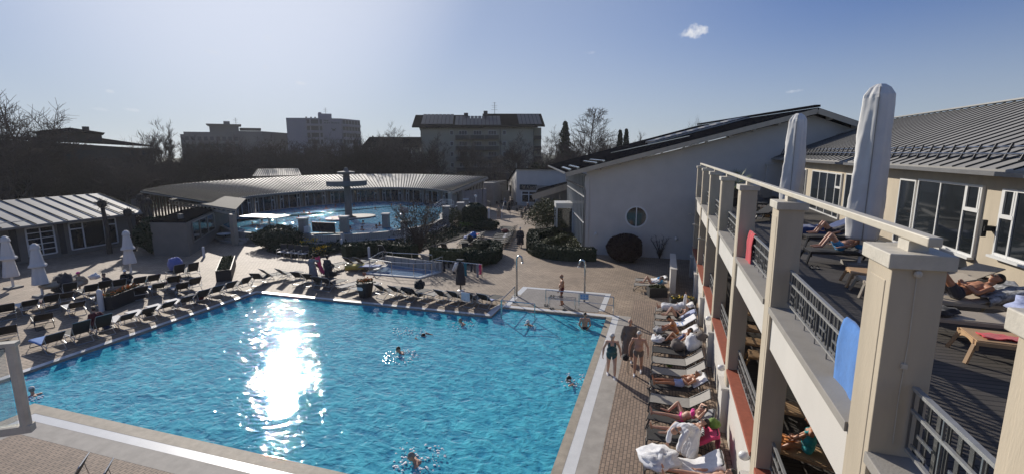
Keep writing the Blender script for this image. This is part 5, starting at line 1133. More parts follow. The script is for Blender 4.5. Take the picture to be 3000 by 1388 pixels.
def on_lounger(lo, y0, y1, hang=.0, w=.34, lift=.02, ang=.62, xo=0):
    """grid of points over a lounger between local lengths y0..y1 following seat and back"""
    Mx = Matrix.Translation(lo.location) @ Matrix.Rotation(lo.rotation_euler.z, 4, 'Z'); rows = []
    n = max(3, int((y1 - y0) / .18) + 1)
    for i in range(n + 1):
        y = y0 + (y1 - y0) * i / n
        if y <= 1.22: c = Vector((xo, y, .375 + lift))
        elif y <= 1.96: t = y - 1.22; c = Vector((xo, 1.22 + math.cos(ang) * t - lift * math.sin(ang), .375 + math.sin(ang) * t + lift))
        else: t = y - 1.96; c = Vector((xo, 1.22 + math.cos(ang) * .74 + .05, .375 + math.sin(ang) * .74 + lift - t))
        row = [c + Vector((-w, 0, 0)), c, c + Vector((w, 0, 0))]
        if hang: row = [c + Vector((-w - .03, 0, -hang))] + row + [c + Vector((w + .03, 0, -hang))]
        rows.append([Mx @ p for p in row])
    return rows
def towel_on(lo, label, mt, y0=.1, y1=1.9, hang=0, ang=.62, w=.33, seed=0, cat='towel', name='towel', xo=0, wr=.014): return cloth_drape(name, label, on_lounger(lo, y0, y1, hang, w, ang=ang, xo=xo), mt, cat, seed=seed, wr=wr)
def heap(name, label, p, mt, r=.25, h=.18, cat='clothes', seed=0, sy=1.0):
    """a crumpled heap of cloth"""
    b = MB(); b.ell((0, 0, h * .45), (r, r * sy, h * .6), 20, 12); o = b.build(name, mt, None, smooth=True)
    for v in o.data.vertices:
        n_ = noise.noise(v.co * 7 + Vector((seed * 3.1, seed, 0))) + .5 * noise.noise(v.co * 17); v.co += v.co.normalized() * n_ * r * .38; v.co.z = max(.0, v.co.z)
    o.location = p; return tag(o, label, cat)
ROWG = 'empty mesh loungers'
# --- row along the left pool edge (heads towards the pool)
ysB = [12.7, 13.75, 14.65, 15.6, 16.6, 17.6, 18.6, 19.6, 20.5, 21.4, 22.5]; kB = ['mid', 'high', 'high', 'white', 'white', 'white', 'white', 'mid', 'mid', 'mid', 'mid']
RB = []
for i, (y, k) in enumerate(zip(ysB, kB)):
    RB.append(lounger(k, -25.95 + .02 * i, y + .35, (1, -.16), f'{ORD[i]} lounger, counted from the blue towel, in the row along the left pool edge', 'loungers along the left edge of the pool'))
RB[0]['label'] = 'lounger carrying a blue towel, nearest in the row along the left pool edge'
towel_on(RB[0], 'bright blue towel spread on the nearest lounger of the left pool-edge row', 'towel_blue', .05, 1.2, .05)
# --- row along the far pool edge, left part and right part (heads towards the pool)
xa = [(-24.9, 25.1, (.3, -1)), (-24.3, 26.1, (-.35, -1)), (-23.4, 26.5, (-.3, -1)), (-22.4, 26.2, (.1, -1)), (-21.4, 26.0, (.15, -1)), (-20.3, 25.6, (.1, -1)), (-19.3, 25.5, (-.1, -1))]
for i, (x, y, d) in enumerate(xa): lounger('mid', x, y, d, f'dark lounger {ORD[i]} from the corner in the far pool edge row', 'loungers along the far edge of the pool')
for i, (x, y) in enumerate([(-18.05, 25.6), (-17.0, 25.5)]): lounger('flat', x + .25, y, (-.3, -1), ['flat pale lounger left of the flower pot, farther from the pot', 'flat pale lounger whose end touches the flower pot by the pool'][i], 'loungers along the far edge of the pool')
xr = [-14.95, -14.05, -13.1, -12.1, -11.15, -10.35, -9.45, -8.6]
RA = []
labs = ['dark lounger immediately right of the flower pot at the far pool edge', 'second lounger right of the flower pot at the far pool edge', 'lounger covered with black clothes at the far pool edge', 'pale lounger right of the black clothes at the far pool edge', 'dark lounger in front of the clothes rail at the far pool edge', 'dark lounger left of the one with the white draped towel', 'lounger with a long white towel hanging over its back at the far pool edge', 'rightmost lounger of the far pool edge row, beside the pool handrail']
for i, x in enumerate(xr): RA.append(lounger('mid' if i not in (3,) else 'low', x, 25.0, (-.28, -1), labs[i], 'loungers along the far edge of the pool'))
towel_on(RA[6], 'long white towel draped over the backrest of the second lounger from the handrail', 'towel_white', 1.5, 2.45, 0, .75, .3)
towel_on(RA[7], 'lilac grey towel on the rightmost lounger of the far pool edge row', 'cloth_lightblue', .9, 1.9, 0, .75)
towel_on(RA[2], 'black bathrobe spread over a lounger at the far pool edge', 'cloth_black', .8, 2.2, .2, .75, .36, wr=.05, name='bathrobe', cat='bathrobe')
heap('black_bag', 'round black bag standing on the backrest beside the black bathrobe at the far pool edge', RA[2].location + Vector((.12, -1.2, .72)), 'cloth_black', .3, .5, 'bag', 3)
lo = RB[7]; towel_on(lo, 'crumpled dark blanket on the eighth lounger of the left pool-edge row', 'cloth_dark', .2, 1.7, .1, .75, wr=.05, name='blanket', cat='blanket')
# --- the left field of loungers under the closed parasols
field = [(67, 892, 'white'), (174, 869, 'white'), (207, 896, 'white'), (290, 872, 'white'), (335, 861, 'white'), (404, 849, 'white'), (454, 839, 'white'), (499, 822, 'mid'), (430, 820, 'mid'), (120, 930, 'dark'), (15, 905, 'mid'), (20, 968, 'mid'), (130, 880, 'mid'), (245, 850, 'mid'), (290, 838, 'mid'), (340, 832, 'mid'), (520, 842, 'mid'), (556, 828, 'mid'), (395, 826, 'mid'), (200, 842, 'mid')]
fl = ['white-seated lounger at the far left, above the left photo edge planter shadow', 'white-seated lounger below the middle closed parasol', 'white-seated lounger in the open middle of the left field, nearest the pool', 'white-seated lounger left of the white bollard by the long planter', 'white-seated lounger right of the white bollard behind the long planter', 'white-seated lounger behind the right end of the long planter', 'small white-seated lounger behind the one at the planter end', 'lounger heaped with dark clothes near the shaded pavilion', 'dark lounger below the right closed parasol', 'dark lounger shadowed in the open part of the left field', 'dark lounger below the leftmost closed parasol', 'dark lounger in the lower left corner behind the glass balustrade post', 'dark lounger between the two left parasols', 'dark lounger in front of the bather with the pink cap', 'dark lounger between the pink cap bather and the black coat bather', 'dark lounger in front of the bather in the black coat', 'dark lounger at the right end of the left field, nearest the stone trough', 'dark lounger left of the stone trough planter', 'dark lounger half behind the right closed parasol', 'dark lounger behind the middle parasol, under dark bags']
FL = []
for (px, py, k), lb in zip(field, fl): q = G(px, py, .37); FL.append(lounger(k, q.x - .6, q.y + .25, (1, -.35 + U(-.12, .12)), lb, 'loungers in the left field'))
towel_on(FL[7], 'maroon and white towel on the dark lounger near the shaded pavilion', 'cloth_maroon', .7, 1.9, .15, .75, wr=.05)
for k_, (i_, m_, y0_, y1_, nm_) in enumerate([(1, 'towel_white', .3, 1.2, 'white towel on the seat of the lounger below the middle closed parasol'), (3, 'cloth_dark', .6, 1.8, 'dark cloth on the lounger left of the bollard by the long planter'), (8, 'towel_teal', .7, 1.9, 'teal towel on the dark lounger below the right closed parasol'), (16, 'towel_grey', .2, 1.7, 'grey towel on the lounger nearest the stone trough'), (12, 'cloth_maroon', .5, 1.6, 'maroon towel on the dark lounger between the two left parasols')]):
    towel_on(FL[i_], nm_, m_, y0_, y1_, .06, .72, wr=.03, seed=k_)
for k_, (i_, m_, nm_) in enumerate([(5, 'cloth_black', 'black bag on the ground beside the sixth lounger of the left pool-edge row'), (8, 'cloth_maroon', 'maroon bag on the ground beside the ninth lounger of the left pool-edge row'), (3, 'towel_navy', 'navy bag on the ground beside the fourth lounger of the left pool-edge row')]): heap('beach_bag', nm_, RB[i_].location + Vector((.5, -.5, 0)), m_, .2, .35, 'bag', k_ + 20)
q = G(186, 838, .3); heap('dark_bag', 'large dark bag heaped between the middle parasol and the pink cap bather', q - Vector((0, 0, .3)), 'cloth_dark', .6, 1.0, 'bag', 5)
heap('white_bag', 'small white bag on the lounger behind the pink cap bather', G(278, 816, .4), 'towel_white', .28, .3, 'bag', 6)
heap('towel_heap', 'pink and white towels heaped on the lounger at the foot of the middle parasol', G(150, 842, .4), 'cloth_beige', .5, .35, 'towel', 7)
o = heap('lilac_towel', 'lilac towel hung over a chair in front of the grey pavilion', G(516, 790, .3), 'towel_lilac', .45, .85, 'towel', 8)
for i, (px, py) in enumerate(((540, 790), (500, 795))): q = G(px, py, .3); lounger('high', q.x, q.y, (1, -.3), ['upright dark lounger right of the lilac towel', 'upright dark lounger below the lilac towel'][i], 'loungers in the left field')
# --- middle rows on the path
M1 = [lounger('darklow' if i else 'dark', -17.3 - .22 * i, 39.2 + .92 * i, (1, -.12), f'{ORD[i]} lounger from the front in the left middle row', 'loungers in the left middle row') for i in range(7)]
M2 = [lounger('darklow', -14.75 - .2 * i, 40.2 + .92 * i, (1, -.08), f'{ORD[i]} lounger from the front in the long right middle row along the brick path', 'loungers in the right middle row') for i in range(11)]
towel_on(M1[5], 'red towel on the sixth lounger of the left middle row', 'towel_red', .5, 1.3, 0, .3); heap('blue_bag', 'bright blue bag on the third lounger of the left middle row', M1[3].matrix_basis @ Vector((.05, 1.05, .4)), 'sea_blue', .32, .5, 'bag', 2)
heap('towel_heap', 'white and lilac towels heaped beside the blue bag', M1[2].matrix_basis @ Vector((0, .6, .4)), 'cloth_lightblue', .35, .3, 'towel', 4); heap('dark_bag', 'black bag lying in front of the blue bag', M1[1].matrix_basis @ Vector((0, 1.0, .4)), 'cloth_black', .3, .5, 'bag', 9)
for k in (3, 4, 5): towel_on(M2[k], f'white towel on the {ORD[k]} lounger of the right middle row', 'towel_white', 1.0, 1.9, 0, .4, .2)
heap('maroon_bag', 'dark maroon bag on a lounger of the right middle row', M2[6].matrix_basis @ Vector((0, .9, .4)), 'cloth_maroon', .4, .3, 'bag', 12)
# --- loungers around the hedges and the plunge pool
misc = [(975, 783, 'mid', 'dark lounger right of the person with the bag'), (1003, 772, 'mid', 'dark lounger left of the yellow towel lounger'), (1058, 766, 'mid', 'dark lounger behind the yellow towel lounger'), (1088, 766, 'mid', 'dark lounger right of the white bollard behind the plunge pool'), (1150, 735, 'high', 'dark lounger left of the blue towel lounger by the round pool'), (1330, 730, 'high', 'upright dark lounge chair in front of the left middle row'), (1445, 740, 'low', 'lounger lying across the front of the right middle row')]
for px, py, k, lb in misc: q = G(px, py, .37); lounger(k, q.x - .1, q.y + .6, (-.3, -1), lb, 'loungers around the hedges')
q = G(1040, 775, .37); lo = lounger('flat', q.x - .5, q.y - .4, (1, .5), 'flat lounger under a yellow towel left of the plunge pool'); towel_on(lo, 'yellow towel covering a lounger left of the plunge pool', 'towel_yellow', .0, 1.3, .28, .02, .36)
q = G(1075, 778, .37); lo = lounger('flat', q.x - .5, q.y - .2, (1, .3), 'flat pale lounger between the yellow towel and the plunge pool railing'); towel_on(lo, 'white and blue towel on the flat lounger by the plunge pool railing', 'cloth_lightblue', .1, 1.5, 0, .02)
q = G(1150, 712, .5); lo = lounger('high', q.x - .2, q.y + 1.2, (.2, -1), 'lounger under a bright blue towel by the round pool wall'); towel_on(lo, 'bright blue towel on the upright lounger by the round pool wall', 'towel_blue', .3, 2.1, .0, 1.05)
for i, (px, py) in enumerate([(826, 740), (848, 742), (869, 744), (890, 746)]):
    q = G(px, py + 12); o = thing('garden_chair', f'{ORD[i]} garden chair from the left in the row before the flower bed', 'chair', q, .2, 'garden chairs before the flower bed')
    b = MB(); b.box((0, 0, .44), (.52, .5, .03)); b.build('seat', 'sling_white', o, world=False)
    b = MB(); b.hexa([(-.26, .25, .46), (.26, .25, .46), (.26, .27, .46), (-.26, .27, .46), (-.26, .42, 1.0), (.26, .42, 1.0), (.26, .44, 1.0), (-.26, .44, 1.0)]); b.build('backrest', 'sling_dark', o, world=False)
    for s in (-1, 1):
        b = MB(); b.tube([(s * .28, -.25, 0), (s * .28, -.25, .64), (s * .28, .3, .64), (s * .28, .3, 0)], .014, 5); b.build('leg_frame', 'frame_alu', o, world=False)
q = G(1362, 748, 0); o = thing('garden_chair', 'single dark armchair behind the hedge, in front of the left middle row', 'chair', q, .3); b = MB(); b.box((0, 0, .44), (.55, .5, .03)); b.build('seat', 'sling_dark', o, world=False); b = MB(); b.box((0, .28, .72), (.55, .03, .55)); b.build('backrest', 'sling_dark', o, world=False)
for s in (-1, 1): b = MB(); b.tube([(s * .28, -.25, 0), (s * .28, -.25, .64), (s * .28, .3, .64), (s * .28, .3, 0)], .014, 5); b.build('leg_frame', 'frame_alu', o, world=False)
# --- two folded loungers at the lower left
for i, (px, py) in enumerate(((262, 1408), (335, 1426))): q = G(px, py, .5); lounger('high', q.x - 1.35, q.y - 1.0, (.75, .65), ['dark folded lounger at the bottom left, left one', 'dark folded lounger at the bottom left, right one'][i], 'folded loungers at the bottom left')
# --- right row under the terrace: foot towards the pool, head at the wall
RR = {}
for nm, y, d, k, lb in [('a', 25.0, (1, .06), 'grey', 'lounger of the man in the white bathrobe with a raised arm, by the flower box'), ('b', 23.8, (1, .02), 'grey', 'lounger of the woman in black with the white cap'), ('c', 22.8, (1, .12), 'grey', 'empty lounger with the blue and white towel under the terrace'), ('d', 21.6, (1, .04), 'grey', 'lounger of the sunburnt woman sitting bent forward'), ('e', 20.45, (1, 0), 'grey', 'lounger of the woman in the blue bikini with the dark hair'),
    ('f', 19.6, (1, -.02), 'dark', 'lounger with white towels heaped on its back and a basket under it'), ('g', 18.55, (1, .03), 'grey', 'empty grey lounger, farther one of the pair behind the walking couple'), ('h', 17.6, (1, 0), 'grey', 'empty grey lounger, nearer one of the pair behind the walking couple'), ('i', 16.4, (1, .12), 'dark', 'lounger of the man in the white and blue shorts'), ('j', 15.45, (1, -.04), 'grey', 'empty grey lounger between the man in shorts and the woman in the pink bikini'), ('k', 14.4, (1, -.16), 'dark', 'lounger of the woman in the pink bikini'), ('l', 13.3, (1, .02), 'dark', 'lounger of the woman with the striped cloth and the pink towel'), ('m', 11.95, (1, .04), 'dark', 'nearest lounger, covered with white towels, beside the man in the white robe'),
    ('n', 30.7, (1, .14), 'greylow', 'far lounger in the shade of the hall, behind the white towel bather'), ('o', 29.55, (1, .1), 'greylow', 'lounger of the bather wrapped in a white towel beside the low white wall')]:
    RR[nm] = lounger(k, -.12 if nm not in 'no' else -1.45, y, d, lb, 'loungers in front of the terrace building')
towel_on(RR['c'], 'white towel with a blue stripe on the lounger beside the woman in black', 'towel_white', .9, 2.3); towel_on(RR['c'], 'bright blue cloth lying on the white towel beside the woman in black', 'towel_blue', 1.0, 1.3, w=.25)
towel_on(RR['b'], 'pale grey towel behind the woman in black', 'cloth_lightblue', 1.2, 2.3)
towel_on(RR['d'], 'white towel over the back of the lounger of the sunburnt woman', 'towel_white', 1.2, 2.4, .1, wr=.04)
towel_on(RR['a'], 'white towel under the man with the raised arm', 'towel_white', 1.1, 2.2, .1)
heap('towel_heap', 'big heap of white towels on the backrest of the lounger with the basket', RR['f'].matrix_basis @ Vector((0, 1.55, .5)), 'towel_white', .31, .66, 'towel', 3); heap('brown_bag', 'dark brown cloth lying on the white towel heap', RR['f'].matrix_basis @ Vector((0, 1.8, 1.0)), 'cloth_brown', .25, .3, 'clothes', 4)
heap('wicker_bag', 'dark patterned bag on the lounger with the white towel heap', RR['f'].matrix_basis @ Vector((-.2, .95, .38)), 'cloth_brown', .28, .4, 'bag', 5); heap('green_shoes', 'green bathing shoes on the ground by the lounger with the basket', Vector((.55, 18.95, 0)), 'cloth_green', .13, .1, 'shoes', 6)
heap('clothes_heap', 'white and black clothes at the foot of the blue bikini lounger', RR['e'].matrix_basis @ Vector((0, .2, .38)), 'towel_white', .3, .22, 'clothes', 7); heap('clothes_heap', 'black clothes spilling over the foot of the blue bikini lounger', RR['e'].matrix_basis @ Vector((-.15, .4, .36)), 'cloth_black', .36, .2, 'clothes', 8)
heap('clothes_heap', 'patterned grey cloth at the foot of the sunburnt woman lounger', RR['d'].matrix_basis @ Vector((0, .22, .38)), 'towel_grey', .27, .22, 'clothes', 9)
towel_on(RR['m'], 'long white towel covering the nearest lounger under the terrace', 'towel_white', .8, 2.4, .12, wr=.03); heap('towel_heap', 'crumpled white bathrobe on the foot of the nearest lounger', RR['m'].matrix_basis @ Vector((0, .32, .38)), 'towel_white', .5, .26, 'bathrobe', 10)
towel_on(RR['l'], 'pink towel hanging from the backrest behind the striped cloth woman', 'towel_pink', 1.35, 2.65, .1, w=.36)
heap('green_bag', 'lime green cloth behind the head of the striped cloth woman', RR['l'].matrix_basis @ Vector((-.1, 1.75, .78)), 'cloth_green', .17, .2, 'clothes', 11)
towel_on(RR['i'], 'white towel behind the man in the white and blue shorts', 'towel_white', 1.4, 2.1); towel_on(RR['k'], 'grey towel at the head of the pink bikini lounger', 'towel_grey', 1.5, 2.0)
towel_on(RR['n'], 'white towel on the far shaded lounger', 'towel_white', 1.0, 1.9, ang=.35)
# ================================================================ PARASOLS (closed)
def closed_parasol(label, x, y, z, pole_h, cov0, cov1, r0_, r1_, two=False, base=True):
    o = thing('closed_parasol', label, 'parasol', (x, y, z)); b = MB()
    b.tube([(0, 0, 0), (0, 0, cov0 + .3)], .045 if not two else .07, 8); b.build('pole', 'frame_white', o, world=False)
    if base: b = MB(); b.box((0, 0, .05), (.7, .7, .1)); b.build('base', 'plaster_grey', o, world=False)
    r = random.Random(int(x * 10)); n = 36; hgt = cov1 - cov0; N_ = 46
    wob = lambda t, zz: 1 + .10 * math.sin(4 * t + zz * .5) + .045 * math.sin(9 * t - zz * 1.6) + .05 * noise.noise(Vector((math.cos(t), math.sin(t), zz * 1.5))) + .045 * noise.noise(Vector((math.cos(t) * 2, math.sin(t) * 2, zz * 5)))
    prof = []
    for i in range(N_ + 1):
        t = i / N_
        if not two: rr = (r0_ + (r1_ - r0_) * t ** 1.15) * (1 if t < .93 else 1 - .5 * ((t - .93) / .07)) * (1 - .12 * max(0, 1 - t / .12)); 
        else: rr = (r0_ * 1.0 - .16 * (t / .42) if t < .42 else r0_ * .92 - (r0_ - r1_) * ((t - .42) / .58) ** .9 + (.06 if t < .48 else 0))
        if two and .86 < t < .97: rr *= 1.35
        if t > .985: rr *= .6
        prof.append((max(.03, rr), cov0 + hgt * t))
    b = MB(); b.lathe(prof, n=n, wob=wob); cvr = b.build('cover', 'umbrella', o, world=False, smooth=True)
    for p_ in cvr.data.polygons:
        if sum(cvr.data.vertices[i].co.z for i in p_.vertices) / len(p_.vertices) > cov0 + .92 * hgt: p_.use_smooth = False
    b = MB(); a_ = -1.9; b.tube([((r_ + .004) * 1.03 * math.cos(a_) * wob(a_, z_), (r_ + .004) * 1.03 * math.sin(a_) * wob(a_, z_), z_) for r_, z_ in prof[::3]], .012, 5); b.build('seam', 'plaster_grey', o, world=False)
    return o
closed_parasol('large closed parasol in a grey cover, the nearer and taller one on the roof terrace', 5.38, 15.7, DZ, 1, .78, 4.95, .43, .31)
closed_parasol('closed parasol in a grey cover, the farther and smaller one on the roof terrace', 5.9, 26.4, DZ, 1, .6, 4.95, .50, .32)
for (px, pb, pt, lab) in ((40, 842, 692, 'leftmost white closed parasol among the left field of loungers'), (126, 866, 713, 'middle white closed parasol, lowest of the three on the left'), (385, 800, 675, 'right white closed parasol standing before the left bath house')):
    q = G(px, pb); ht = AY(px - 22, pt, q.y).z; closed_parasol(lab, q.x, q.y, 0, 1, .75, ht, .42, .16, True)
# ================================================================ BOLLARDS, PLANTERS, SHOWERS
def bollard(px, pb, pt, label, r=.11):
    q = G(px, pb); ht = AY(px, pt, q.y).z; o = thing('path_bollard', label, 'bollard lamp', q, 0, 'white path bollards')
    b = MB(); b.lathe([(r, 0), (r, ht * .68)], n=12); b.build('post', 'frame_white', o, world=False); b = MB(); b.lathe([(r * .98, ht * .68), (r * .98, ht * .9), (r * .8, ht * .97), (r * .3, ht)], n=12); b.build('lamp_head', 'sign_white', o, world=False)
for a in [(299, 910, 848, 'white bollard in front of the long dark planter on the left', .13), (598, 752, 722, 'white bollard in front of the grey pavilion'), (1082, 758, 722, 'white bollard behind the left end of the plunge pool railing'), (1391, 770, 742, 'white bollard head behind the clothes rail, beside the hedge balls'), (1385, 672, 638, 'white bollard in front of the clipped yew'), (1433, 640, 609, 'white bollard at the ramp right of the clipped yew'), (1243, 706, 666, 'white bollard seen through the bare spreading bush'), (1002, 726, 700, 'white bollard at the tip of the flower bed below the dark board')]: bollard(*a[:4], *(a[4:] or (.1,)))
def trough(label, A, B_, wdt, ht, fl=None, mt='planter_dark'):
    A, B_ = Vector(A), Vector(B_); d = (B_ - A); L = d.length; rz = math.atan2(d.y, d.x); o = thing('planter_trough', label, 'planter', (A + B_) / 2, rz); b = MB()
    b.box((0, -wdt / 2 + .03, ht / 2), (L, .06, ht)); b.box((0, wdt / 2 - .03, ht / 2), (L, .06, ht)); b.box((-L / 2 + .03, 0, ht / 2), (.06, wdt - .121, ht)); b.box((L / 2 - .03, 0, ht / 2), (.06, wdt - .121, ht)); b.build('box', mt, o, world=False)
    b = MB(); b.box((0, 0, ht - .08), (L - .12, wdt - .12, .03)); b.build('soil', 'soil', o, world=False)
    r = random.Random(int(L * 100)); pts = [(r.uniform(-L / 2 + .1, L / 2 - .1), r.uniform(-wdt / 2 + .1, wdt / 2 - .1), ht + r.uniform(-.06, .1)) for _ in range(int(160 * L * wdt + 40))]; leafmesh(pts, .1, r).build('plants', 'leaf_olive', o, world=False)['kind'] = 'stuff'
    if fl: pts = [(r.uniform(-L / 2 + .1, L / 2 - .1), r.uniform(-wdt / 2 + .1, wdt / 2 - .1), ht + r.uniform(.03, .12)) for _ in range(int(60 * L * wdt + 14))]; leafmesh(pts, .09, r).build('blossoms', fl, o, world=False)
    return o
trough('long dark planter trough with orange flowers in front of the left loungers', G(312, 908), G(408, 868), .7, .75, 'flower_orange')
trough('narrow stone trough with pale rim pointing away, left of the sunlit paving', G(657, 823), G(672, 778), .9, .75, None, 'planter_dark')
trough('low planter box with yellow flowers beside the low white wall', G(1962, 898, 0), G(2036, 900, 0), .55, .5, 'flower_yellow')
trough('dark planter box in front of the shaded far lounger', G(1898, 866, 0), G(1950, 866, 0), .7, .55, None)
q = G(1071, 868); o = thing('flower_pot', 'large black tapered pot with orange flowers and a heart ornament at the far pool edge', 'flower pot', q)
b = MB(); b.lathe([(.32, 0), (.36, .1), (.50, .86), (.53, .86), (.53, .9), (.45, .9), (.44, .84)], n=20); b.build('pot', 'planter_dark', o, world=False)
r = random.Random(9); leafmesh([(r.gauss(0, .2), r.gauss(0, .2), .92 + r.uniform(0, .12)) for _ in range(160)], .11, r).build('plants', 'leaf_olive', o, world=False)['kind'] = 'stuff'; leafmesh([(r.gauss(0, .22), r.gauss(0, .22), .98 + r.uniform(0, .1)) for _ in range(90)], .08, r).build('blossoms', 'flower_orange', o, world=False)
b = MB(); b.tube([(0, 0, .9), (0, 0, 1.25)], .012, 5); b.build('ornament_stick', 'frame_dark', o, world=False)
b = MB(); hp = []
for i in range(24): t = 2 * math.pi * i / 24; hp.append((.0085 * 16 * math.sin(t) ** 3, (13 * math.cos(t) - 5 * math.cos(2 * t) - 2 * math.cos(3 * t) - math.cos(4 * t)) * .0085))
b.add([(p[0], -.02, 1.36 + p[1]) for p in hp] + [(p[0], .02, 1.36 + p[1]) for p in hp], [tuple(range(24)), tuple(reversed(range(24, 48)))] + [(i, 24 + i, 24 + (i + 1) % 24, (i + 1) % 24) for i in range(24)]); b.build('heart_ornament', 'terracotta', o, world=False)
b = MB(); b.add([(-.2, -.475, .5), (.14, -.475, .5), (.2, -.49, .6), (.14, -.5, .7), (-.2, -.5, .7)], [(0, 1, 2, 3, 4)]); o2 = b.build('arrow_sign', 'sign_white', o, world=False)
def shower(px, pb, pt, side, label):
    q = G(px, pb); ht = AY(px - 6, pt, q.y).z; o = thing('outdoor_shower', label, 'shower', q, 0, 'outdoor shower poles')
    b = MB(); P = [(0, 0, 0), (0, 0, ht - .3)] + [(side * (.17 - .17 * math.cos(t)), 0, ht - .3 + .26 * math.sin(t)) for t in [math.pi * k / 8 for k in range(1, 8)]] + [(side * .35, 0, ht - .38)]
    b.tube(P, .055, 10); b.build('pole', 'steel', o, world=False, smooth=True); b = MB(); b.lathe([(.05, -.06), (.09, -.09), (.09, -.11)], c=(side * .35, 0, ht - .34), n=12); b.build('shower_head', 'steel', o, world=False); b = MB(); b.box((0, 0, .012), (.5, .5, .024)); b.build('foot_plate', 'coping_grey', o, world=False)
shower(1514, 866, 746, 1, 'tall outdoor shower pole with a hooked top, left one'); shower(1712, 884, 759, -1, 'tall outdoor shower pole with a hooked top, right one')
# ---- rails at the pool entry
def rail3(name, label, P, mids=(.5,), zt=.95, mt='steel', r=.026, posts=True, drop=0):
    P = [Vector(p) for p in P]; o = thing(name, label, 'railing', (P[0].x, P[0].y, 0)); b = MB(); b.tube([p + Vector((0, 0, zt)) for p in P], r, 8); b.build('top_rail', mt, o)
    for h_ in mids: b = MB(); b.tube([p + Vector((0, 0, h_)) for p in P], r * .85, 6); b.build('mid_rail', mt, o)
    if posts:
        for p in P: b = MB(); b.tube([p - Vector((0, 0, drop)), p + Vector((0, 0, zt))], r, 8); b.build('post', mt, o)
    return o
z1 = lambda x, y: (1420 + x / 4.966, 760 + y / 4.966)
rail3('pool_handrail', 'steel handrail stepping down into the pool, left of the entry steps', [G(*z1(440, 630)), G(*z1(240, 850))])
rail3('pool_handrail', 'steel handrail running from the left entry rail across the steps into the water', [G(*z1(240, 850)) + Vector((.03, 0, 0)), G(*z1(728, 905), -.1)])
rail3('pool_handrail', 'long steel railing behind the entry bay carrying a small blue notice', [G(*z1(887, 680)), G(*z1(1370, 735)), G(*z1(1870, 800))])
q = G(*z1(1370, 735)); b = MB(); b.box((.28, -.04, .78), (.46, .02, .3)); o = b.build('notice_plate', 'sign_blue', None); o.location = q; tag(o, 'small blue notice plate with pictograms on the long steel railing', 'sign'); 
for k in range(3):
    b = MB(); b.lathe([(.035, 0), (.035, .005)], n=10); b.v = [(v[0] + .13 + k * .15, -.052 - v[2], v[1] + .84) for v in b.v]; b.add([(.09 + k * .15, -.0525, .70), (.17 + k * .15, -.0525, .70), (.17 + k * .15, -.0525, .73), (.09 + k * .15, -.0525, .73)], [(0, 1, 2, 3)]); b.build('pictogram', 'sea_blue', o, world=False)
q = G(*z1(930, 705)); q2 = G(*z1(1310, 735)); d = q2 - q
o = thing('shoe_rack', 'low steel shoe rack with bathing slippers in front of the standing man', 'rack', q); b = MB(); dp = Vector((0, .28, 0))
for pt_ in (q, q2, q + dp, q2 + dp): b.tube([pt_, pt_ + Vector((0, 0, .62))], .018, 6)
for z in (.62, .52): b.tube([q + Vector((0, 0, z)), q2 + Vector((0, 0, z)), q2 + dp + Vector((0, 0, z)), q + dp + Vector((0, 0, z)), q + Vector((0, 0, z))], .016, 6)
b.build('frame', 'steel', o); b = MB()
for k in range(1, 6): b.tube([q + d * k / 6 + Vector((0, 0, .62)), q + d * k / 6 + dp + Vector((0, 0, .62))], .01, 5)
b.build('shelf_bars', 'steel', o)
def slipper(p, label, mt='cloth_black', rz=0):
    o = thing('slippers', label, 'slippers', p, rz, 'pairs of slippers')
    for s in (-1, 1):
        b = MB(); b.lathe([(.05, 0), (.055, .015), (.05, .03)], c=(s * .07, 0, 0), n=12, sy=2.4); b.tube([(s * .07 - .05, .03, .02), (s * .07, .03, .075), (s * .07 + .05, .03, .02)], .018, 5); b.build('slipper', mt, o, world=False)
slipper(q + d * .12 + Vector((0, .14, .635)), 'dark slippers on top of the shoe rack, left pair'); slipper(q + d * .45 + Vector((0, .14, .635)), 'dark slippers on top of the shoe rack, right pair', 'cloth_dark', .3)
slipper(q + d * .15 + Vector((0, -.12, .012)), 'dark slippers on the ground below the left end of the shoe rack', 'cloth_black', .7); slipper(q + d * .62 + Vector((0, -.1, .012)), 'dark slippers on the ground below the right part of the shoe rack', 'cloth_black', 1.2); slipper(G(1600, 895) + Vector((0, 0, .012)), 'black slippers beside the left post of the long steel railing', 'cloth_black', .2)
slipper(G(1508, 885) + Vector((0, 0, .012)), 'dark slippers at the foot of the left shower pole', 'cloth_dark', 1)
# ---- plunge pool with steel railing
zc = lambda x, y: (1000 + x / 3.407, 500 + y / 3.407)
a, b_, c, d = G(*zc(230, 1030)), G(*zc(790, 1075)), G(*zc(1010, 1010)), G(*zc(450, 935))
pb_ = MB(); n_ = [a, b_, c, d]; cen = (a + b_ + c + d) / 4; inn = [p.lerp(cen, .13) for p in n_]
wallring(pb_, [(p.x, p.y) for p in inn], [(p.x, p.y) for p in n_], 0, .08); tag(pb_.build('plunge_pool_rim', 'tile_white', recalc=True), kind='structure')
pb_ = MB(); pb_.add([(p.x, p.y, .03) for p in inn], [(0, 1, 2, 3)]); tag(pb_.build('plunge_pool_water', 'water_pale'), kind='structure')
pb_ = MB(); pb_.bar((d.x, d.y, .35), (c.x, c.y, .35), .2, .7); tag(pb_.build('plunge_pool_wall', 'wall_tile'), kind='structure')
rail3('plunge_railing', 'front steel railing of the small plunge pool', [G(*zc(285, 1005)), G(*zc(505, 1045)), G(*zc(725, 1060)), G(*zc(905, 1058))], (.5,))
rail3('plunge_railing', 'rear steel railing of the small plunge pool', [G(*zc(285, 1005)) + Vector((.0, .04, 0)), G(*zc(415, 925)), G(*zc(515, 940)), G(*zc(708, 950)), G(*zc(910, 965))], (.5,))
rail3('plunge_railing', 'short pair of steel grab rails at the right end of the plunge pool', [G(*zc(840, 1050)), G(*zc(1012, 985))], ())
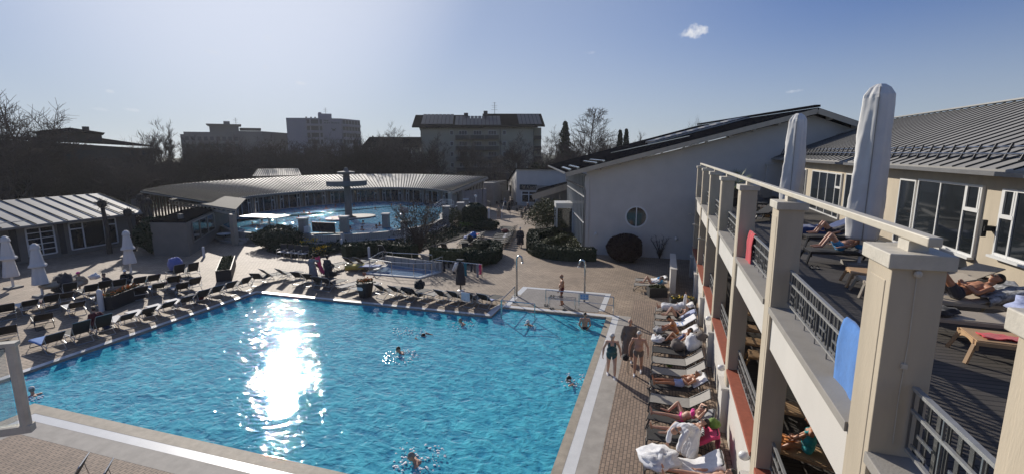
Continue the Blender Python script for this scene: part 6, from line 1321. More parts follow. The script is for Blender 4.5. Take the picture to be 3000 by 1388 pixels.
# ---- clothes rail with robes
zl, zr_ = G(*zc(945, 1010)), G(*zc(1405, 1060)); L_ = AY(*zc(945, 910), zl.y); R2 = AY(*zc(1412, 910), zr_.y); hgt = (L_.z + R2.z) / 2
CR = thing('clothes_rail', 'long steel clothes rail hung with bathing clothes and robes near the plunge pool', 'clothes rail', (zl.x, zl.y, 0))
b = MB(); b.tube([(zl.x, zl.y, hgt), (zr_.x, zr_.y, hgt)], .03, 8); b.build('bar', 'steel', CR)
for t in (0, .5, 1): p = zl.lerp(zr_, t); b = MB(); b.tube([(p.x, p.y, 0), (p.x, p.y, hgt)], .03, 8); b.build('post', 'steel', CR)
def hang(t, drop, w_, mt, label, name='hanging_towel', cat='towel', top=0, off=-.06):
    p = zl.lerp(zr_, t) + Vector((0, off, hgt - top)); u_ = (zr_ - zl).normalized() * w_ / 2; rows = []
    for i in range(5): k = i / 4; f = 1 - .25 * math.sin(k * 3); rows.append([p - u_ * f + Vector((0, -.03 * math.sin(k * 5), -drop * k)), p + Vector((0, -.05, -drop * k)), p + u_ * f + Vector((0, -.02, -drop * k))])
    return cloth_drape(name, label, rows, mt, cat, wr=.03, th=.03, seed=t * 9)
hang(.20, .75, .22, 'cloth_black', 'short black swimsuit hanging on the clothes rail, leftmost', 'hanging_swimsuit', 'swimsuit'); hang(.42, .85, .3, 'cloth_dark', 'dark towel hanging left of the dark robe on the clothes rail'); hang(.66, .95, .26, 'towel_teal', 'teal towel hanging right of the dark robe on the clothes rail')
hang(.92, 1.45, .24, 'towel_grey', 'long grey towel hanging at the right end of the clothes rail'); hang(.97, .7, .16, 'towel_pink', 'small pink swimsuit hanging at the right end of the clothes rail', 'hanging_swimsuit', 'swimsuit'); hang(.30, .45, .18, 'cloth_black', 'small black bathing cloth second from the left on the clothes rail'); hang(.79, .55, .2, 'cloth_dark', 'small dark cloth right of the teal towel on the clothes rail'); hang(.86, .6, .2, 'cloth_brown', 'small brown cloth left of the long grey towel on the clothes rail')
# robe stand in front of the rail
q = G(1350, 852); o = thing('robe_stand', 'black post stand with a white foot in front of the clothes rail', 'stand', q); ht = AY(1350, 762, q.y).z; b = MB(); b.tube([(0, 0, 0), (0, 0, ht - .05)], .05, 8); b.build('pole', 'frame_dark', o, world=False); b = MB(); b.box((0, 0, ht), (.42, .3, .12)); b.build('head', 'frame_dark', o, world=False); b = MB(); b.lathe([(.2, 0), (.2, .06), (.1, .1)], n=14); b.build('foot', 'frame_white', o, world=False)
b = MB(); b.lathe([(.3, .42), (.31, .7), (.26, 1.1), (.27, 1.5), (.2, ht - .25), (.07, ht - .1)], c=(0, -.02, 0), n=18, sy=.55, wob=lambda t, z: 1 + .12 * math.sin(5 * t + z * 2)); rb_ = b.build('bathrobe', 'cloth_dark', None, smooth=True); rb_.location = q; tag(rb_, 'long dark bathrobe hanging on the black post stand', 'bathrobe')
b = MB(); b.tube([(-.32, -.2, 1.3), (-.16, -.2, 1.75), (-.08, -.15, ht - .2)], .13, 10, r1=.1); o = b.build('white_towel', 'towel_white', None, smooth=True); o.location = q; tag(o, 'rolled white towel hanging on the left of the dark bathrobe', 'towel')
b = MB(); b.box((0, 0, .005), (.45, .45, .01)); o = b.build('drain_cover', 'sign_dark', None); o.location = G(1303, 816); o.rotation_euler.z = .5; tag(o, 'small dark square drain cover in the paving by the plunge pool', 'drain cover')
# ---- cafe furniture
def table_set(px, py, label, n=4, mt='frame_dark'):
    q = G(px, py); o = thing('cafe_table', label, 'table', q, 0, 'cafe tables'); b = MB(); b.lathe([(.42, .72), (.42, .75)], n=16); b.build('table_top', 'frame_dark', o, world=False); b = MB(); b.tube([(0, 0, 0), (0, 0, .72)], .04, 8); b.lathe([(.25, 0), (.2, .03)], n=12); b.build('leg', 'frame_dark', o, world=False); return q
CH = None
def cafe_chair(p, rz, label):
    global CH
    if CH is None:
        CH = thing('cafe_chair', label, 'chair', p, rz, 'dark cafe chairs'); b = MB(); b.box((0, 0, .45), (.46, .46, .04)); b.build('seat', 'sling_dark', CH, world=False); b = MB(); b.box((0, -.23, .7), (.46, .03, .42)); b.build('backrest', 'sling_dark', CH, world=False)
        for sx in (-1, 1):
            for sy in (-1, 1): b = MB(); b.tube([(sx * .21, sy * .21, 0), (sx * .21, sy * .21, .43)], .014, 5); b.build('leg', 'frame_alu', CH, world=False)
        return CH
    return dup(CH, p, rz, label)
for i, (px, py, lb) in enumerate([(1530, 628, 'left'), (1548, 640, 'front'), (1575, 625, 'right'), (1497, 612, 'far left'), (1472, 607, 'back left')]):
    q = table_set(px, py, f'dark round cafe table, the {lb} one of the group before the cafe')
    for k in range(3): a = k * 2.1 + i; cafe_chair(q + Vector((math.cos(a) * .75, math.sin(a) * .75, 0)), a + math.pi / 2, f'dark chair at the {lb} cafe table, {["facing away from the pool", "on its far side", "on its near side"][k]}')
# ramp rails by the cafe
rail3('ramp_railing', 'pale handrail of the ramp near the woman in the yellow dress', [G(1470, 640), G(1477, 610), G(1478, 596)], (), mt='frame_white'); rail3('ramp_railing', 'dark handrail beside the end wall of the curved hall', [G(1420, 600), G(1437, 612), G(1433, 625)], (), mt='frame_dark')
q = G(1398, 640); o = thing('globe_lamp', 'white globe lamp on a thin pole above the clipped yew', 'lamp', G(1395, 640)); ht = AY(1395, 575, q.y).z; b = MB(); b.tube([(0, 0, 0), (0, 0, ht - .1)], .04, 6); b.build('pole', 'frame_white', o, world=False); b = MB(); b.ell((0, 0, ht), (.17, .17, .17)); b.build('globe', 'sign_white', o, world=False, smooth=True)
# ---- small round tables at the left corner of the round pool
q = G(662, 706); o = thing('bistro_table', 'white round table under the slatted canopy corner', 'table', q); b = MB(); b.lathe([(.7, .7), (.72, .74), (.68, .76)], n=18); b.build('table_top', 'white_paint', o, world=False); b = MB(); b.tube([(0, 0, 0), (0, 0, .7)], .05, 8); b.build('leg', 'frame_dark', o, world=False)
# ---- glass balustrade at the lower left
GB = thing('glass_balustrade', 'white post with a glass balustrade pane in the lower left corner', 'balustrade', (-6.5, 3.6, 5))
p0, p1 = AD(22, 1010, 7.0), AD(66, 1270, 7.0)
def PB(px, py, D=7.0): return AD(px, py, D)
b = MB(); b.hexa([PB(14, 1013, 7.02), PB(50, 1013, 7.02), PB(50, 1013, 7.2), PB(14, 1013, 7.2), PB(14, 1013, 7.02), PB(50, 1013, 7.02), PB(50, 1013, 7.2), PB(14, 1013, 7.2)]) if False else None
top, bot = PB(33, 1012), PB(72, 1262); bot = Vector((top.x, top.y, bot.z)); b.tube([bot, top], .075, 10); b.build('post', 'cap_stone', GB)
u_ = Vector((-.75, -.55, 0)).normalized(); b = MB(); b.bar(top + u_ * 2.4 + Vector((0, 0, .03)), top - u_ * .08 + Vector((0, 0, .03)), .14, .06); b.build('top_rail', 'cap_stone', GB); b = MB(); b.bar(bot + u_ * 2.4 + Vector((0, 0, .06)), bot - u_ * .08 + Vector((0, 0, .06)), .14, .12); b.build('base_rail', 'cap_stone', GB)
mg = mat('glass_clear', (.6, .7, .66), .05, var=0); mg.node_tree.nodes['Principled BSDF'].inputs['Alpha'].default_value = .22; MT['glass_clear'] = mg
b = MB(); t_ = u_.cross(Vector((0, 0, 1))) * .01; b.hexa([bot + u_ * .1 - t_ + Vector((0, 0, .13)), bot + u_ * 2.3 - t_ + Vector((0, 0, .13)), bot + u_ * 2.3 + t_ + Vector((0, 0, .13)), bot + u_ * .1 + t_ + Vector((0, 0, .13)), top + u_ * .1 - t_ - Vector((0, 0, .05)), top + u_ * 2.3 - t_ - Vector((0, 0, .05)), top + u_ * 2.3 + t_ - Vector((0, 0, .05)), top + u_ * .1 + t_ - Vector((0, 0, .05))]); b.build('glass_pane', 'glass_clear', GB, recalc=True)
# ================================================================ ROOF TERRACE FURNITURE
def wood_lounger_proto(name, mt, ang, slat):
    o = thing(name, 'lounger', 'sun lounger'); W_ = .32; hy = 1.2; ca, sa = math.cos(ang), math.sin(ang)
    for s in (-1, 1): b = MB(); b.bar((s * W_, 0, .33), (s * W_, 1.95, .33), .045, .06); b.build('side_rail', mt, o, world=False)
    for y in (.03, 1.7):
        b = MB(); P = [(-W_ - .03, y - .12, 0), (-W_ + .04, y - .02, .3), (-W_ + .1, y, .34), (W_ - .1, y, .34), (W_ - .04, y - .02, .3), (W_ + .03, y - .12, 0)]
        for i in range(5): b.bar(P[i], P[i + 1], .05, .05)
        n = 8
        for i in range(n):   # arched apron between the legs
            x0, x1 = -W_ + 2 * W_ * i / n, -W_ + 2 * W_ * (i + 1) / n; h0, h1 = .10 * abs(2 * i / n - 1) ** 2, .10 * abs(2 * (i + 1) / n - 1) ** 2
            b.hexa([(x0, y - .02, .31 - h0), (x1, y - .02, .31 - h1), (x1, y + .02, .31 - h1), (x0, y + .02, .31 - h0), (x0, y - .02, .34), (x1, y - .02, .34), (x1, y + .02, .34), (x0, y + .02, .34)])
        b.build('leg_frame', mt, o, world=False)
    b = MB(); b.box((0, hy / 2 + .01, .365), (2 * W_ - .02, hy - .02, .018)); b.build('seat', slat, o, world=False)
    b = MB(); L = .75; p = lambda t, x, h: (x, hy + .01 + ca * L * t - sa * h, .365 + sa * L * t + ca * h); b.hexa([p(0, -W_ + .01, -.01), p(0, W_ - .01, -.01), p(1, W_ - .01, -.01), p(1, -W_ + .01, -.01), p(0, -W_ + .01, .01), p(0, W_ - .01, .01), p(1, W_ - .01, .01), p(1, -W_ + .01, .01)]); b.build('backrest', slat, o, world=False); return o
def place(o, x, y, z, hd, lb, grp): o.location = (x, y, z); o.rotation_euler = (0, 0, math.atan2(hd[1], hd[0]) - math.pi / 2); o['label'] = lb; o['group'] = grp; return o
GT = 'loungers on the roof terrace'
t1 = place(wood_lounger_proto('wooden_lounger', 'wood_light', .02, 'wood_light'), 4.66, 9.05, DZ, (1, -.12), 'light wooden lounger with arched foot and a dark red cloth, nearest on the roof terrace', GT)
t2 = place(wood_lounger_proto('wooden_lounger', 'wood_beam', .3, 'wood_beam'), 4.42, 10.15, DZ, (1, -.1), 'brown flat lounger with a black cloth at its foot, second nearest on the roof terrace', GT)
t3 = dup(t2, (4.55, 11.3, DZ), t2.rotation_euler.z + .08, 'dark lounger on which the man with the sunglasses lies', GT)
t4 = dup(t1, (4.4, 13.4, DZ), t1.rotation_euler.z, 'light wooden lounger with a black hat on it, behind the big pier', GT)
t5 = dup(t2, (4.35, 12.5, DZ), t2.rotation_euler.z + .05, 'brown lounger with pale legs in front of the one with the black hat', GT)
t6 = place(wood_lounger_proto('dark_lounger', 'frame_dark', .45, 'sling_dark'), 4.1, 15.9, DZ, (1, .05), 'dark lounger of the bather in blue shorts by the parasol pole', GT)
t7 = dup(t6, (4.7, 18.6, DZ), t6.rotation_euler.z, 'dark lounger of the bather with the white hat, behind the parasol pole', GT)
t8 = dup(t6, (4.9, 20.6, DZ), t6.rotation_euler.z + .1, 'dark lounger under blue cloths near the second pier', GT)
t9 = dup(t6, (6.9, 14.6, DZ), t6.rotation_euler.z - 2.4, 'dark lounger by the window wall with the reader on it', GT)
t10 = dup(t6, (5.6, 17.6, DZ), t6.rotation_euler.z - .3, 'dark lounger under a grey patterned blanket behind the parasol', GT)
t11 = dup(t2, (5.5, 12.9, DZ), t2.rotation_euler.z + .5, 'brown lounger with a raised board behind the man with the sunglasses', GT)
for i, (x, y) in enumerate([(3.6, 24.5), (4.6, 25.3), (4.2, 28.0), (5.2, 29.5)]): dup(t6, (x, y, DZ), -.9 + i * .3, f'dark lounger at the far end of the roof terrace, {ORD[i]} behind the first far pier', GT)
towel_on(t1, 'long dark red cloth lying on the light wooden lounger', 'towel_red', .12, 1.75, 0, .02, .13, name='red_cloth', cat='cloth', xo=.08, wr=.03)
b = MB(); b.ell((0, 0, 0), (.09, .08, .07)); o = b.build('orange_ball', 'flower_orange', None, smooth=True); o.location = t1.matrix_basis @ Vector((.1, 1.25, .46)); o['label'] = 'small bright orange ball-like cap lying on the dark red cloth'; o['category'] = 'ball'
heap('black_cloth', 'crumpled black patterned cloth on the foot of the brown lounger', t2.matrix_basis @ Vector((.05, .3, .38)), 'cloth_black', .26, .1, 'cloth', 2)
heap('grey_towel', 'crumpled light grey towel on the backrest of the brown lounger near the right edge', t2.matrix_basis @ Vector((0, 1.65, .5)), 'cloth_lightblue', .34, .22, 'towel', 3); heap('grey_towel', 'small white and grey towel hanging on the frame before the man with sunglasses', t3.matrix_basis @ Vector((-.25, 1.6, .34)), 'towel_grey', .26, .2, 'towel', 4)
b = MB(); b.lathe([(.19, 0), (.18, .01), (.12, .02), (.11, .1), (.05, .14)], n=18); o = b.build('black_hat', 'cloth_black', None, smooth=True); o.location = t4.matrix_basis @ Vector((0, .65, .385)); tag(o, 'round black hat lying on the light wooden lounger', 'hat')
towel_on(t8, 'navy blue cloth and bag heaped over a lounger near the second pier', 'towel_navy', -.1, 1.9, .35, .45, .36, wr=.06, name='blue_cloth', cat='cloth'); towel_on(t10, 'grey patterned blanket on a lounger behind the parasol', 'towel_grey', .1, 1.9, .05, .45, wr=.04, name='blanket', cat='blanket')
heap('black_bag', 'black bag hanging below the window sill at the right edge of the terrace', Vector((7.85, 12.7, 5.5)), 'cloth_black', .28, .5, 'bag', 8); slipper(Vector((4.1, 15.0, DZ + .005)), 'black slippers on the terrace boards between the two piers')
q = AY(2232, 606, 30); b = MB(); b.lathe([(.16, 0), (.3, .5), (.28, .52)], n=14); o = b.build('wicker_basket', 'wood_light', None); o.location = (4.9, 26.5, DZ); tag(o, 'small conical wicker basket at the far end of the terrace', 'basket')
b = MB(); b.b2(4.2, 7.2, 37.6, 38.1, DZ, DZ + .7); o = b.build('timber_bench', 'wood_beam', None); tag(o, 'long brown bench box across the far end of the roof terrace', 'bench')
def hang_over_rail(name, label, x, y0, y1, zt, drop_out, drop_in, mt):
    rows = []
    for k in (-1.0, -.75, -.5, -.25, 0, .5, 1.0):
        z = zt + .03 if k == 0 else (zt - drop_out * -k if k < 0 else zt - drop_in * k); xx = x + (-.06 if k < 0 else (0 if k == 0 else .09)); rows.append([Vector((xx + .015 * math.sin(7 * y0 + 4 * j + k), y0 + (y1 - y0) * j / 5 + (.02 * k), z)) for j in range(6)])
    return cloth_drape(name, label, rows, mt, 'towel', th=.012, wr=.006)
hang_over_rail('red_towel', 'red towel hanging over the terrace railing between the third and fourth pier', 2.33, 13.75, 14.5, 6.14, .95, .5, 'towel_red')
hang_over_rail('blue_towel', 'large blue towel hanging over the terrace railing beside the big front pier', 2.33, 5.95, 6.95, 6.17, 1.0, .5, 'towel_blue')
# benches seen through the lower opening
for i, (x, y) in enumerate([(2.9, 16.6), (2.9, 17.8), (3.1, 19.2), (3.0, 21.2), (3.0, 13.2)]): dup(t1, (x, y, LZ), t1.rotation_euler.z, f'wooden lounger on the lower covered floor, {ORD[i]} seen through the openings', 'wooden loungers on the lower covered floor')
t12 = dup(t1, (2.72, 11.35, LZ), t1.rotation_euler.z - .25, 'wooden lounger of the woman in the turquoise swimsuit on the lower floor', 'wooden loungers on the lower covered floor')
heap('orange_towel', 'orange towel on the lower floor lounger beside the turquoise swimsuit woman', t12.matrix_basis @ Vector((-.05, .12, .38)), 'cloth_orange', .22, .12, 'towel', 6)
# ================================================================ PEOPLE
tmp_sc = bpy.data.scenes.new('work'); 
def remeshed(b, vox, smooth=3, disp=0):
    me = bpy.data.meshes.new('w'); me.from_pydata(b.v, [], b.f); o = bpy.data.objects.new('w', me); tmp_sc.collection.objects.link(o)
    m_ = o.modifiers.new('r', 'REMESH'); m_.mode = 'VOXEL'; m_.voxel_size = vox
    s = o.modifiers.new('s', 'SMOOTH'); s.iterations = smooth; s.factor = .5
    tmp_sc.view_layers[0].update(); dg = tmp_sc.view_layers[0].depsgraph; out = bpy.data.meshes.new_from_object(o.evaluated_get(dg)); bpy.data.objects.remove(o); bpy.data.meshes.remove(me)
    out.materials.clear(); out.polygons.foreach_set('use_smooth', [True] * len(out.polygons)); return out
V = Vector
def capsule(b, p, q, r0_, r1_, n=10):
    p, q = V(p), V(q); d = q - p; L = d.length
    if L < 1e-5: b.ell(p, (r0_,) * 3, n, 6); return
    pts = []; rs = []
    for k in range(4): a = math.pi / 2 * (1 - k / 3.5); pts.append(p - d / L * r0_ * math.sin(a)); rs.append(max(.002, r0_ * math.cos(a)))
    for t in (.25, .5, .75): pts.append(p + d * t); rs.append(r0_ + (r1_ - r0_) * t)
    for k in range(4): a = math.pi / 2 * (k + .5) / 3.5; pts.append(q + d / L * r1_ * math.sin(a)); rs.append(max(.002, r1_ * math.cos(a)))
    b.tube(pts, rs, n)
def ellip(b, c, ax, r, n=12, m_=9):
    """oriented ellipsoid: ax = (right, front, up) unit vectors"""
    s0_ = len(b.v); b.ell((0, 0, 0), r, n, m_)
    for i in range(s0_, len(b.v)): v = b.v[i]; b.v[i] = tuple(V(c) + ax[0] * v[0] + ax[1] * v[1] + ax[2] * v[2])
def person(label, loc, rz, P, skin='skin', hair='hair_dark', hairlen=0, wear=(), vox=.013, female=False, belly=0, group=None, scale=1.0, hat=None, glasses=False, bald=False, shoes=None):
    """P: pelvis, T (torso up), F (torso front), elbows/wrists/knees/ankles in local space, face direction"""
    root = thing('person', label, 'person', loc, rz, group)
    pel, T, F = V(P['pel']), V(P['T']).normalized(), V(P['F']); F = (F - T * F.dot(T)).normalized(); R = F.cross(T).normalized()
    sw = .165 if female else .19; ch = pel + T * .30 + F * .0; nk = pel + T * .50
    hd_u = V(P.get('HU', T)).normalized(); hd_f = V(P.get('HF', F)); hd_f = (hd_f - hd_u * hd_f.dot(hd_u)).normalized(); hd_r = hd_f.cross(hd_u)
    head = nk + hd_u * .17 + hd_f * .02; b = MB()
    # trunk
    ellip(b, pel + T * .0, (R, F, T), (.155 if not female else .17, .115, .13)); ellip(b, pel + T * .14 + F * (.01 + belly * .4), (R, F, T), (.135 + belly * .5, .105 + belly, .15))
    ellip(b, pel + T * .32, (R, F, T), (.155 if not female else .14, .115, .17)); capsule(b, pel + T * .43 - R * (sw - .05), pel + T * .43 + R * (sw - .05), .07, .07)
    if female:
        for s in (-1, 1): ellip(b, pel + T * .34 + R * s * .07 + F * .085, (R, F, T), (.062, .06, .062), 10, 7)
    capsule(b, nk - T * .05, nk + hd_u * .09, .058 if not female else .05, .052)
    # head with jaw, nose, ears
    ellip(b, head + hd_u * .02, (hd_r, hd_f, hd_u), (.078, .098, .105)); ellip(b, head - hd_u * .05 + hd_f * .03, (hd_r, hd_f, hd_u), (.056, .065, .065)); capsule(b, head + hd_f * .095 + hd_u * .015, head + hd_f * .118 - hd_u * .02, .012, .016, 8)
    for s in (-1, 1): ellip(b, head + hd_r * s * .08 - hd_f * .005, (hd_r, hd_f, hd_u), (.012, .02, .03), 8, 6)
    bones = {'trunk': (pel - T * .1, nk), 'head': (nk + hd_u * .08, head + hd_u * .1)}
    for s, sd in ((-1, 'L'), (1, 'R')):
        sh = pel + T * .44 + R * s * sw; el = V(P['el' + sd]); wr_ = V(P['wr' + sd]); hp = pel - T * .03 + R * s * .09; kn = V(P['kn' + sd]); an = V(P['an' + sd])
        # keep natural lengths
        el = sh + (el - sh).normalized() * .29; wr_ = el + (wr_ - el).normalized() * .255; kn = hp + (kn - hp).normalized() * .44; an = kn + (an - kn).normalized() * .42
        ellip(b, sh, (R, F, T), (.062, .06, .065)); capsule(b, sh, el, .050 if not female else .043, .040); capsule(b, el, el.lerp(wr_, .35), .040, .042); capsule(b, el.lerp(wr_, .35), wr_, .040, .027)
        hd = (wr_ - el).normalized(); pn = V(P.get('palm' + sd, F)); pn = (pn - hd * pn.dot(hd)); pn = pn.normalized() if pn.length > .05 else hd.orthogonal().normalized(); sdv = hd.cross(pn)
        ellip(b, wr_ + hd * .05, (sdv, pn, hd), (.042, .017, .055), 10, 7)
        for k in range(4):
            o_ = wr_ + hd * (.085 - abs(k - 1.4) * .006) + sdv * (.03 - .02 * k); Lf = (.062, .07, .066, .052)[k]; m1 = o_ + hd * Lf * .55 + pn * .012; capsule(b, o_, m1, .0105, .0095, 6); capsule(b, m1, m1 + hd * Lf * .4 + pn * .024, .0095, .008, 6)
        th_ = wr_ + hd * .03 + sdv * .04 * (1 if sd == 'L' else -1); capsule(b, wr_ + hd * .02, th_ + hd * .01, .014, .013, 6); capsule(b, th_ + hd * .01, th_ + hd * .045 + pn * .015 + sdv * .012 * (1 if sd == 'L' else -1), .012, .0095, 6)
        capsule(b, hp, hp.lerp(kn, .5), .088 if not female else .092, .074); capsule(b, hp.lerp(kn, .5), kn, .072, .053); cf = kn.lerp(an, .3); capsule(b, kn, cf, .052, .055); capsule(b, cf, an, .054, .036)
        ft = V(P.get('ft' + sd, (0, 1, -.15))).normalized(); capsule(b, an - ft * .045 - V(P.get('sole', (0, 0, 1))) * .035, an + ft * .12 - V(P.get('sole', (0, 0, 1))) * .045, .036, .030, 8); capsule(b, an + ft * .1 - V(P.get('sole', (0, 0, 1))) * .048, an + ft * .17 - V(P.get('sole', (0, 0, 1))) * .055, .03, .02, 8)
        bones['arm' + sd] = (sh, el); bones['fore' + sd] = (el, wr_); bones['hand' + sd] = (wr_, wr_ + hd * .15); bones['thigh' + sd] = (hp, kn); bones['shin' + sd] = (kn, an); bones['foot' + sd] = (an, an + ft * .16)
    me = remeshed(b, vox); me.materials.append(MT[skin]); body = bpy.data.objects.new('body', me); COL.objects.link(body); body.parent = root
    # which bone owns a vertex
    names = list(bones); 
    def own(v):
        best = None
        for n_ in names:
            a, c = bones[n_]; d = c - a; t = max(0, min(1, (v - a).dot(d) / d.length_squared)); ds = (v - a - d * t).length
            if n_ == 'trunk': ds = max(0, ds - .09)
            if best is None or ds < best[0]: best = (ds, n_, (v - a).dot(d) / d.length_squared)
        return best
    tags = [own(v.co) for v in me.vertices]
    def garment(name, test, mt, off=.007):
        keep = set(i for i, tg in enumerate(tags) if test(tg[1], tg[2], me.vertices[i].co))
        fs = [p for p in me.polygons if all(i in keep for i in p.vertices)]
        if not fs: return
        idx = {}; vs = []; fc = []
        for p in fs:
            f = []
            for i in p.vertices:
                if i not in idx: idx[i] = len(vs); vs.append(me.vertices[i].co + me.vertices[i].normal * off)
                f.append(idx[i])
            fc.append(f)
        g = bpy.data.meshes.new(name); g.from_pydata([tuple(v) for v in vs], [], fc); g.materials.append(MT[mt]); g.polygons.foreach_set('use_smooth', [True] * len(fc)); o = bpy.data.objects.new(name, g); COL.objects.link(o); o.parent = root
        s = o.modifiers.new('thick', 'SOLIDIFY'); s.thickness = off + .003; s.offset = -1; return o
    rel = lambda v: ((v - pel).dot(T), (v - pel).dot(F), (v - pel).dot(R))
    tests = {
        'trunks': lambda n_, t, v: (n_ == 'trunk' and rel(v)[0] < .06) or (n_[:5] == 'thigh' and t < .12) ,
        'shorts': lambda n_, t, v: (n_ == 'trunk' and rel(v)[0] < .09) or (n_[:5] == 'thigh' and t < .5),
        'swimsuit': lambda n_, t, v: (n_ == 'trunk' and rel(v)[0] < .34 + .1 * (abs(abs(rel(v)[2]) - .09) < .03) ) or (n_[:5] == 'thigh' and t < .03),
        'bikini_top': lambda n_, t, v: n_ == 'trunk' and .27 < rel(v)[0] < .40 and (rel(v)[1] > .02 or rel(v)[0] < .31),
        'bikini_bottom': lambda n_, t, v: (n_ == 'trunk' and rel(v)[0] < .0) or (n_[:5] == 'thigh' and t < .06),
        'shirt': lambda n_, t, v: (n_ == 'trunk' and t < .93) or n_[:3] == 'arm', 'trousers': lambda n_, t, v: (n_ == 'trunk' and rel(v)[0] < .08) or n_[:5] in ('thigh', 'shinL', 'shinR') and (n_[:5] == 'thigh' or t < .95),
        'long_sleeves': lambda n_, t, v: n_[:4] == 'fore' and t < .95,
        'shoeL': lambda n_, t, v: n_ == 'footL', 'shoeR': lambda n_, t, v: n_ == 'footR'}
    for (kind, mt) in wear:
        if kind == 'shoe': garment('shoe', tests['shoeL'], mt, .008); garment('shoe', tests['shoeR'], mt, .008)
        elif kind in tests: garment(kind, tests[kind], mt, .012 if kind in ('shorts', 'shirt', 'trousers', 'long_sleeves') else .007)
        elif kind in ('robe', 'shortrobe', 'dress'):
            g = MB(); ellip(g, pel + T * .05, (R, F, T), (.20, .17 + belly, .2)); ellip(g, pel + T * .30, (R, F, T), (.20, .16, .2)); capsule(g, pel + T * .43 - R * (sw - .03), pel + T * .43 + R * (sw - .03), .085, .085)
            hem = .44 if kind == 'robe' else .25; down = V((0, 0, -1)) if abs(T.z) > .5 or P.get('bend') else -T
            kl, kr = bones['thighL'], bones['thighR']
            mid = ((kl[1] + kr[1]) / 2 - pel).normalized(); e_ = pel + mid * (.44 if kind != 'robe' else .60)
            for f in (-.5, 0, .5): capsule(g, pel + R * f * .16, e_ + R * f * .34, .16, .15 if kind == 'robe' else .13, 12)
            for sd in 'LR':
                if kind != 'dress': a, c = bones['arm' + sd]; capsule(g, a, c, .078, .078); a, c = bones['fore' + sd]; capsule(g, a, a.lerp(c, .85), .075, .07)
            gm_ = remeshed(g, .02, 4)
            for v in gm_.vertices: v.co += v.normal * (.012 * noise.noise(v.co * 9) + .01 * math.sin((v.co.dot(R)) * 70 + noise.noise(v.co * 4) * 4) * (1 if (v.co - pel).dot(T) < .1 else .3))
            gm_.materials.append(MT[mt]); o = bpy.data.objects.new('bathrobe' if kind != 'dress' else 'dress', gm_); COL.objects.link(o); o.parent = root
    # hair, eyes, hat
    if not bald and hair:
        g = MB(); ellip(g, head + hd_u * .028 - hd_f * .008, (hd_r, hd_f, hd_u), (.086, .104, .108), 18, 14)
        hf = [f for f in g.f if sum(((V(g.v[i]) - head).dot(hd_u) > .045 or (V(g.v[i]) - head).dot(hd_f) < -.01 and (V(g.v[i]) - head).dot(hd_u) > -.06) for i in f) == len(f)]
        g.f = hf; g.mi = [0] * len(hf); o = g.build('hair', hair, root, world=False, smooth=True); s = o.modifiers.new('t', 'SOLIDIFY'); s.thickness = .012
        if hairlen: g = MB(); capsule(g, head - hd_f * .06 + hd_u * .03, head - hd_f * .09 - hd_u * hairlen, .06, .045); ellip(g, head - hd_f * .05, (hd_r, hd_f, hd_u), (.085, .07, .09)); g.build('long_hair', hair, root, world=False, smooth=True)
    if bald == 2:
        g = MB(); ellip(g, head - hd_f * .012 - hd_u * .01, (hd_r, hd_f, hd_u), (.084, .097, .06), 16, 8); g.build('hair', hair, root, world=False, smooth=True)
    g = MB()
    for s in (-1, 1): ellip(g, head + hd_f * .088 + hd_r * s * .03 + hd_u * .02, (hd_r, hd_f, hd_u), (.013, .008, .007), 8, 5)
    g.build('eyes', 'hair_dark', root, world=False)
    if glasses:
        g = MB()
        for s in (-1, 1): ellip(g, head + hd_f * .098 + hd_r * s * .034 + hd_u * .02, (hd_r, hd_f, hd_u), (.03, .012, .02), 10, 6)
        g.bar(head + hd_f * .1 - hd_r * .08 + hd_u * .025, head + hd_f * .1 + hd_r * .08 + hd_u * .025, .01, .01); g.build('sunglasses', 'cloth_black', root, world=False)
    if hat:
        g = MB(); ellip(g, head + hd_u * .065, (hd_r, hd_f, hd_u), (.09, .108, .075), 14, 8); ellip(g, head + hd_u * .06 + hd_f * .09, (hd_r, hd_f, hd_u), (.07, .07, .012), 12, 5); g.build('cap', hat, root, world=False, smooth=True)
    if scale != 1.0: root.scale = (scale,) * 3
    return root
def stand(stride=.0, arms=((-.27, .0, .0), (.27, .0, .0)), fore=None, lean=0, head=None, z=.93, knees=0):
    P = dict(pel=(0, 0, z), T=(0, math.sin(lean), math.cos(lean)), F=(0, 1, 0)); st = stride
    P['knL'] = (-.10, st * .55 + .04, .48); P['anL'] = (-.10, st * .9 - (.1 if st < 0 else 0), .08); P['knR'] = (.10, -st * .35 + .04, .48); P['anR'] = (.10, -st * .9 - .02, .08)
    sh = V((0, math.sin(lean) * .44, z + .44 * math.cos(lean)))
    for sd, s, (ax, ay, az) in (('L', -1, arms[0]), ('R', 1, arms[1])):
        P['el' + sd] = sh + V((ax, -.03 + ay, -.29 + az)); P['wr' + sd] = P['el' + sd] + V((s * .02, .07 + ay, -.25)) if not fore else P['el' + sd] + V(fore[0 if sd == 'L' else 1]); P['palm' + sd] = (-s, .2, 0)
    P['HU'] = (0, .1, 1)
    if head: P['HF'] = head
    return P
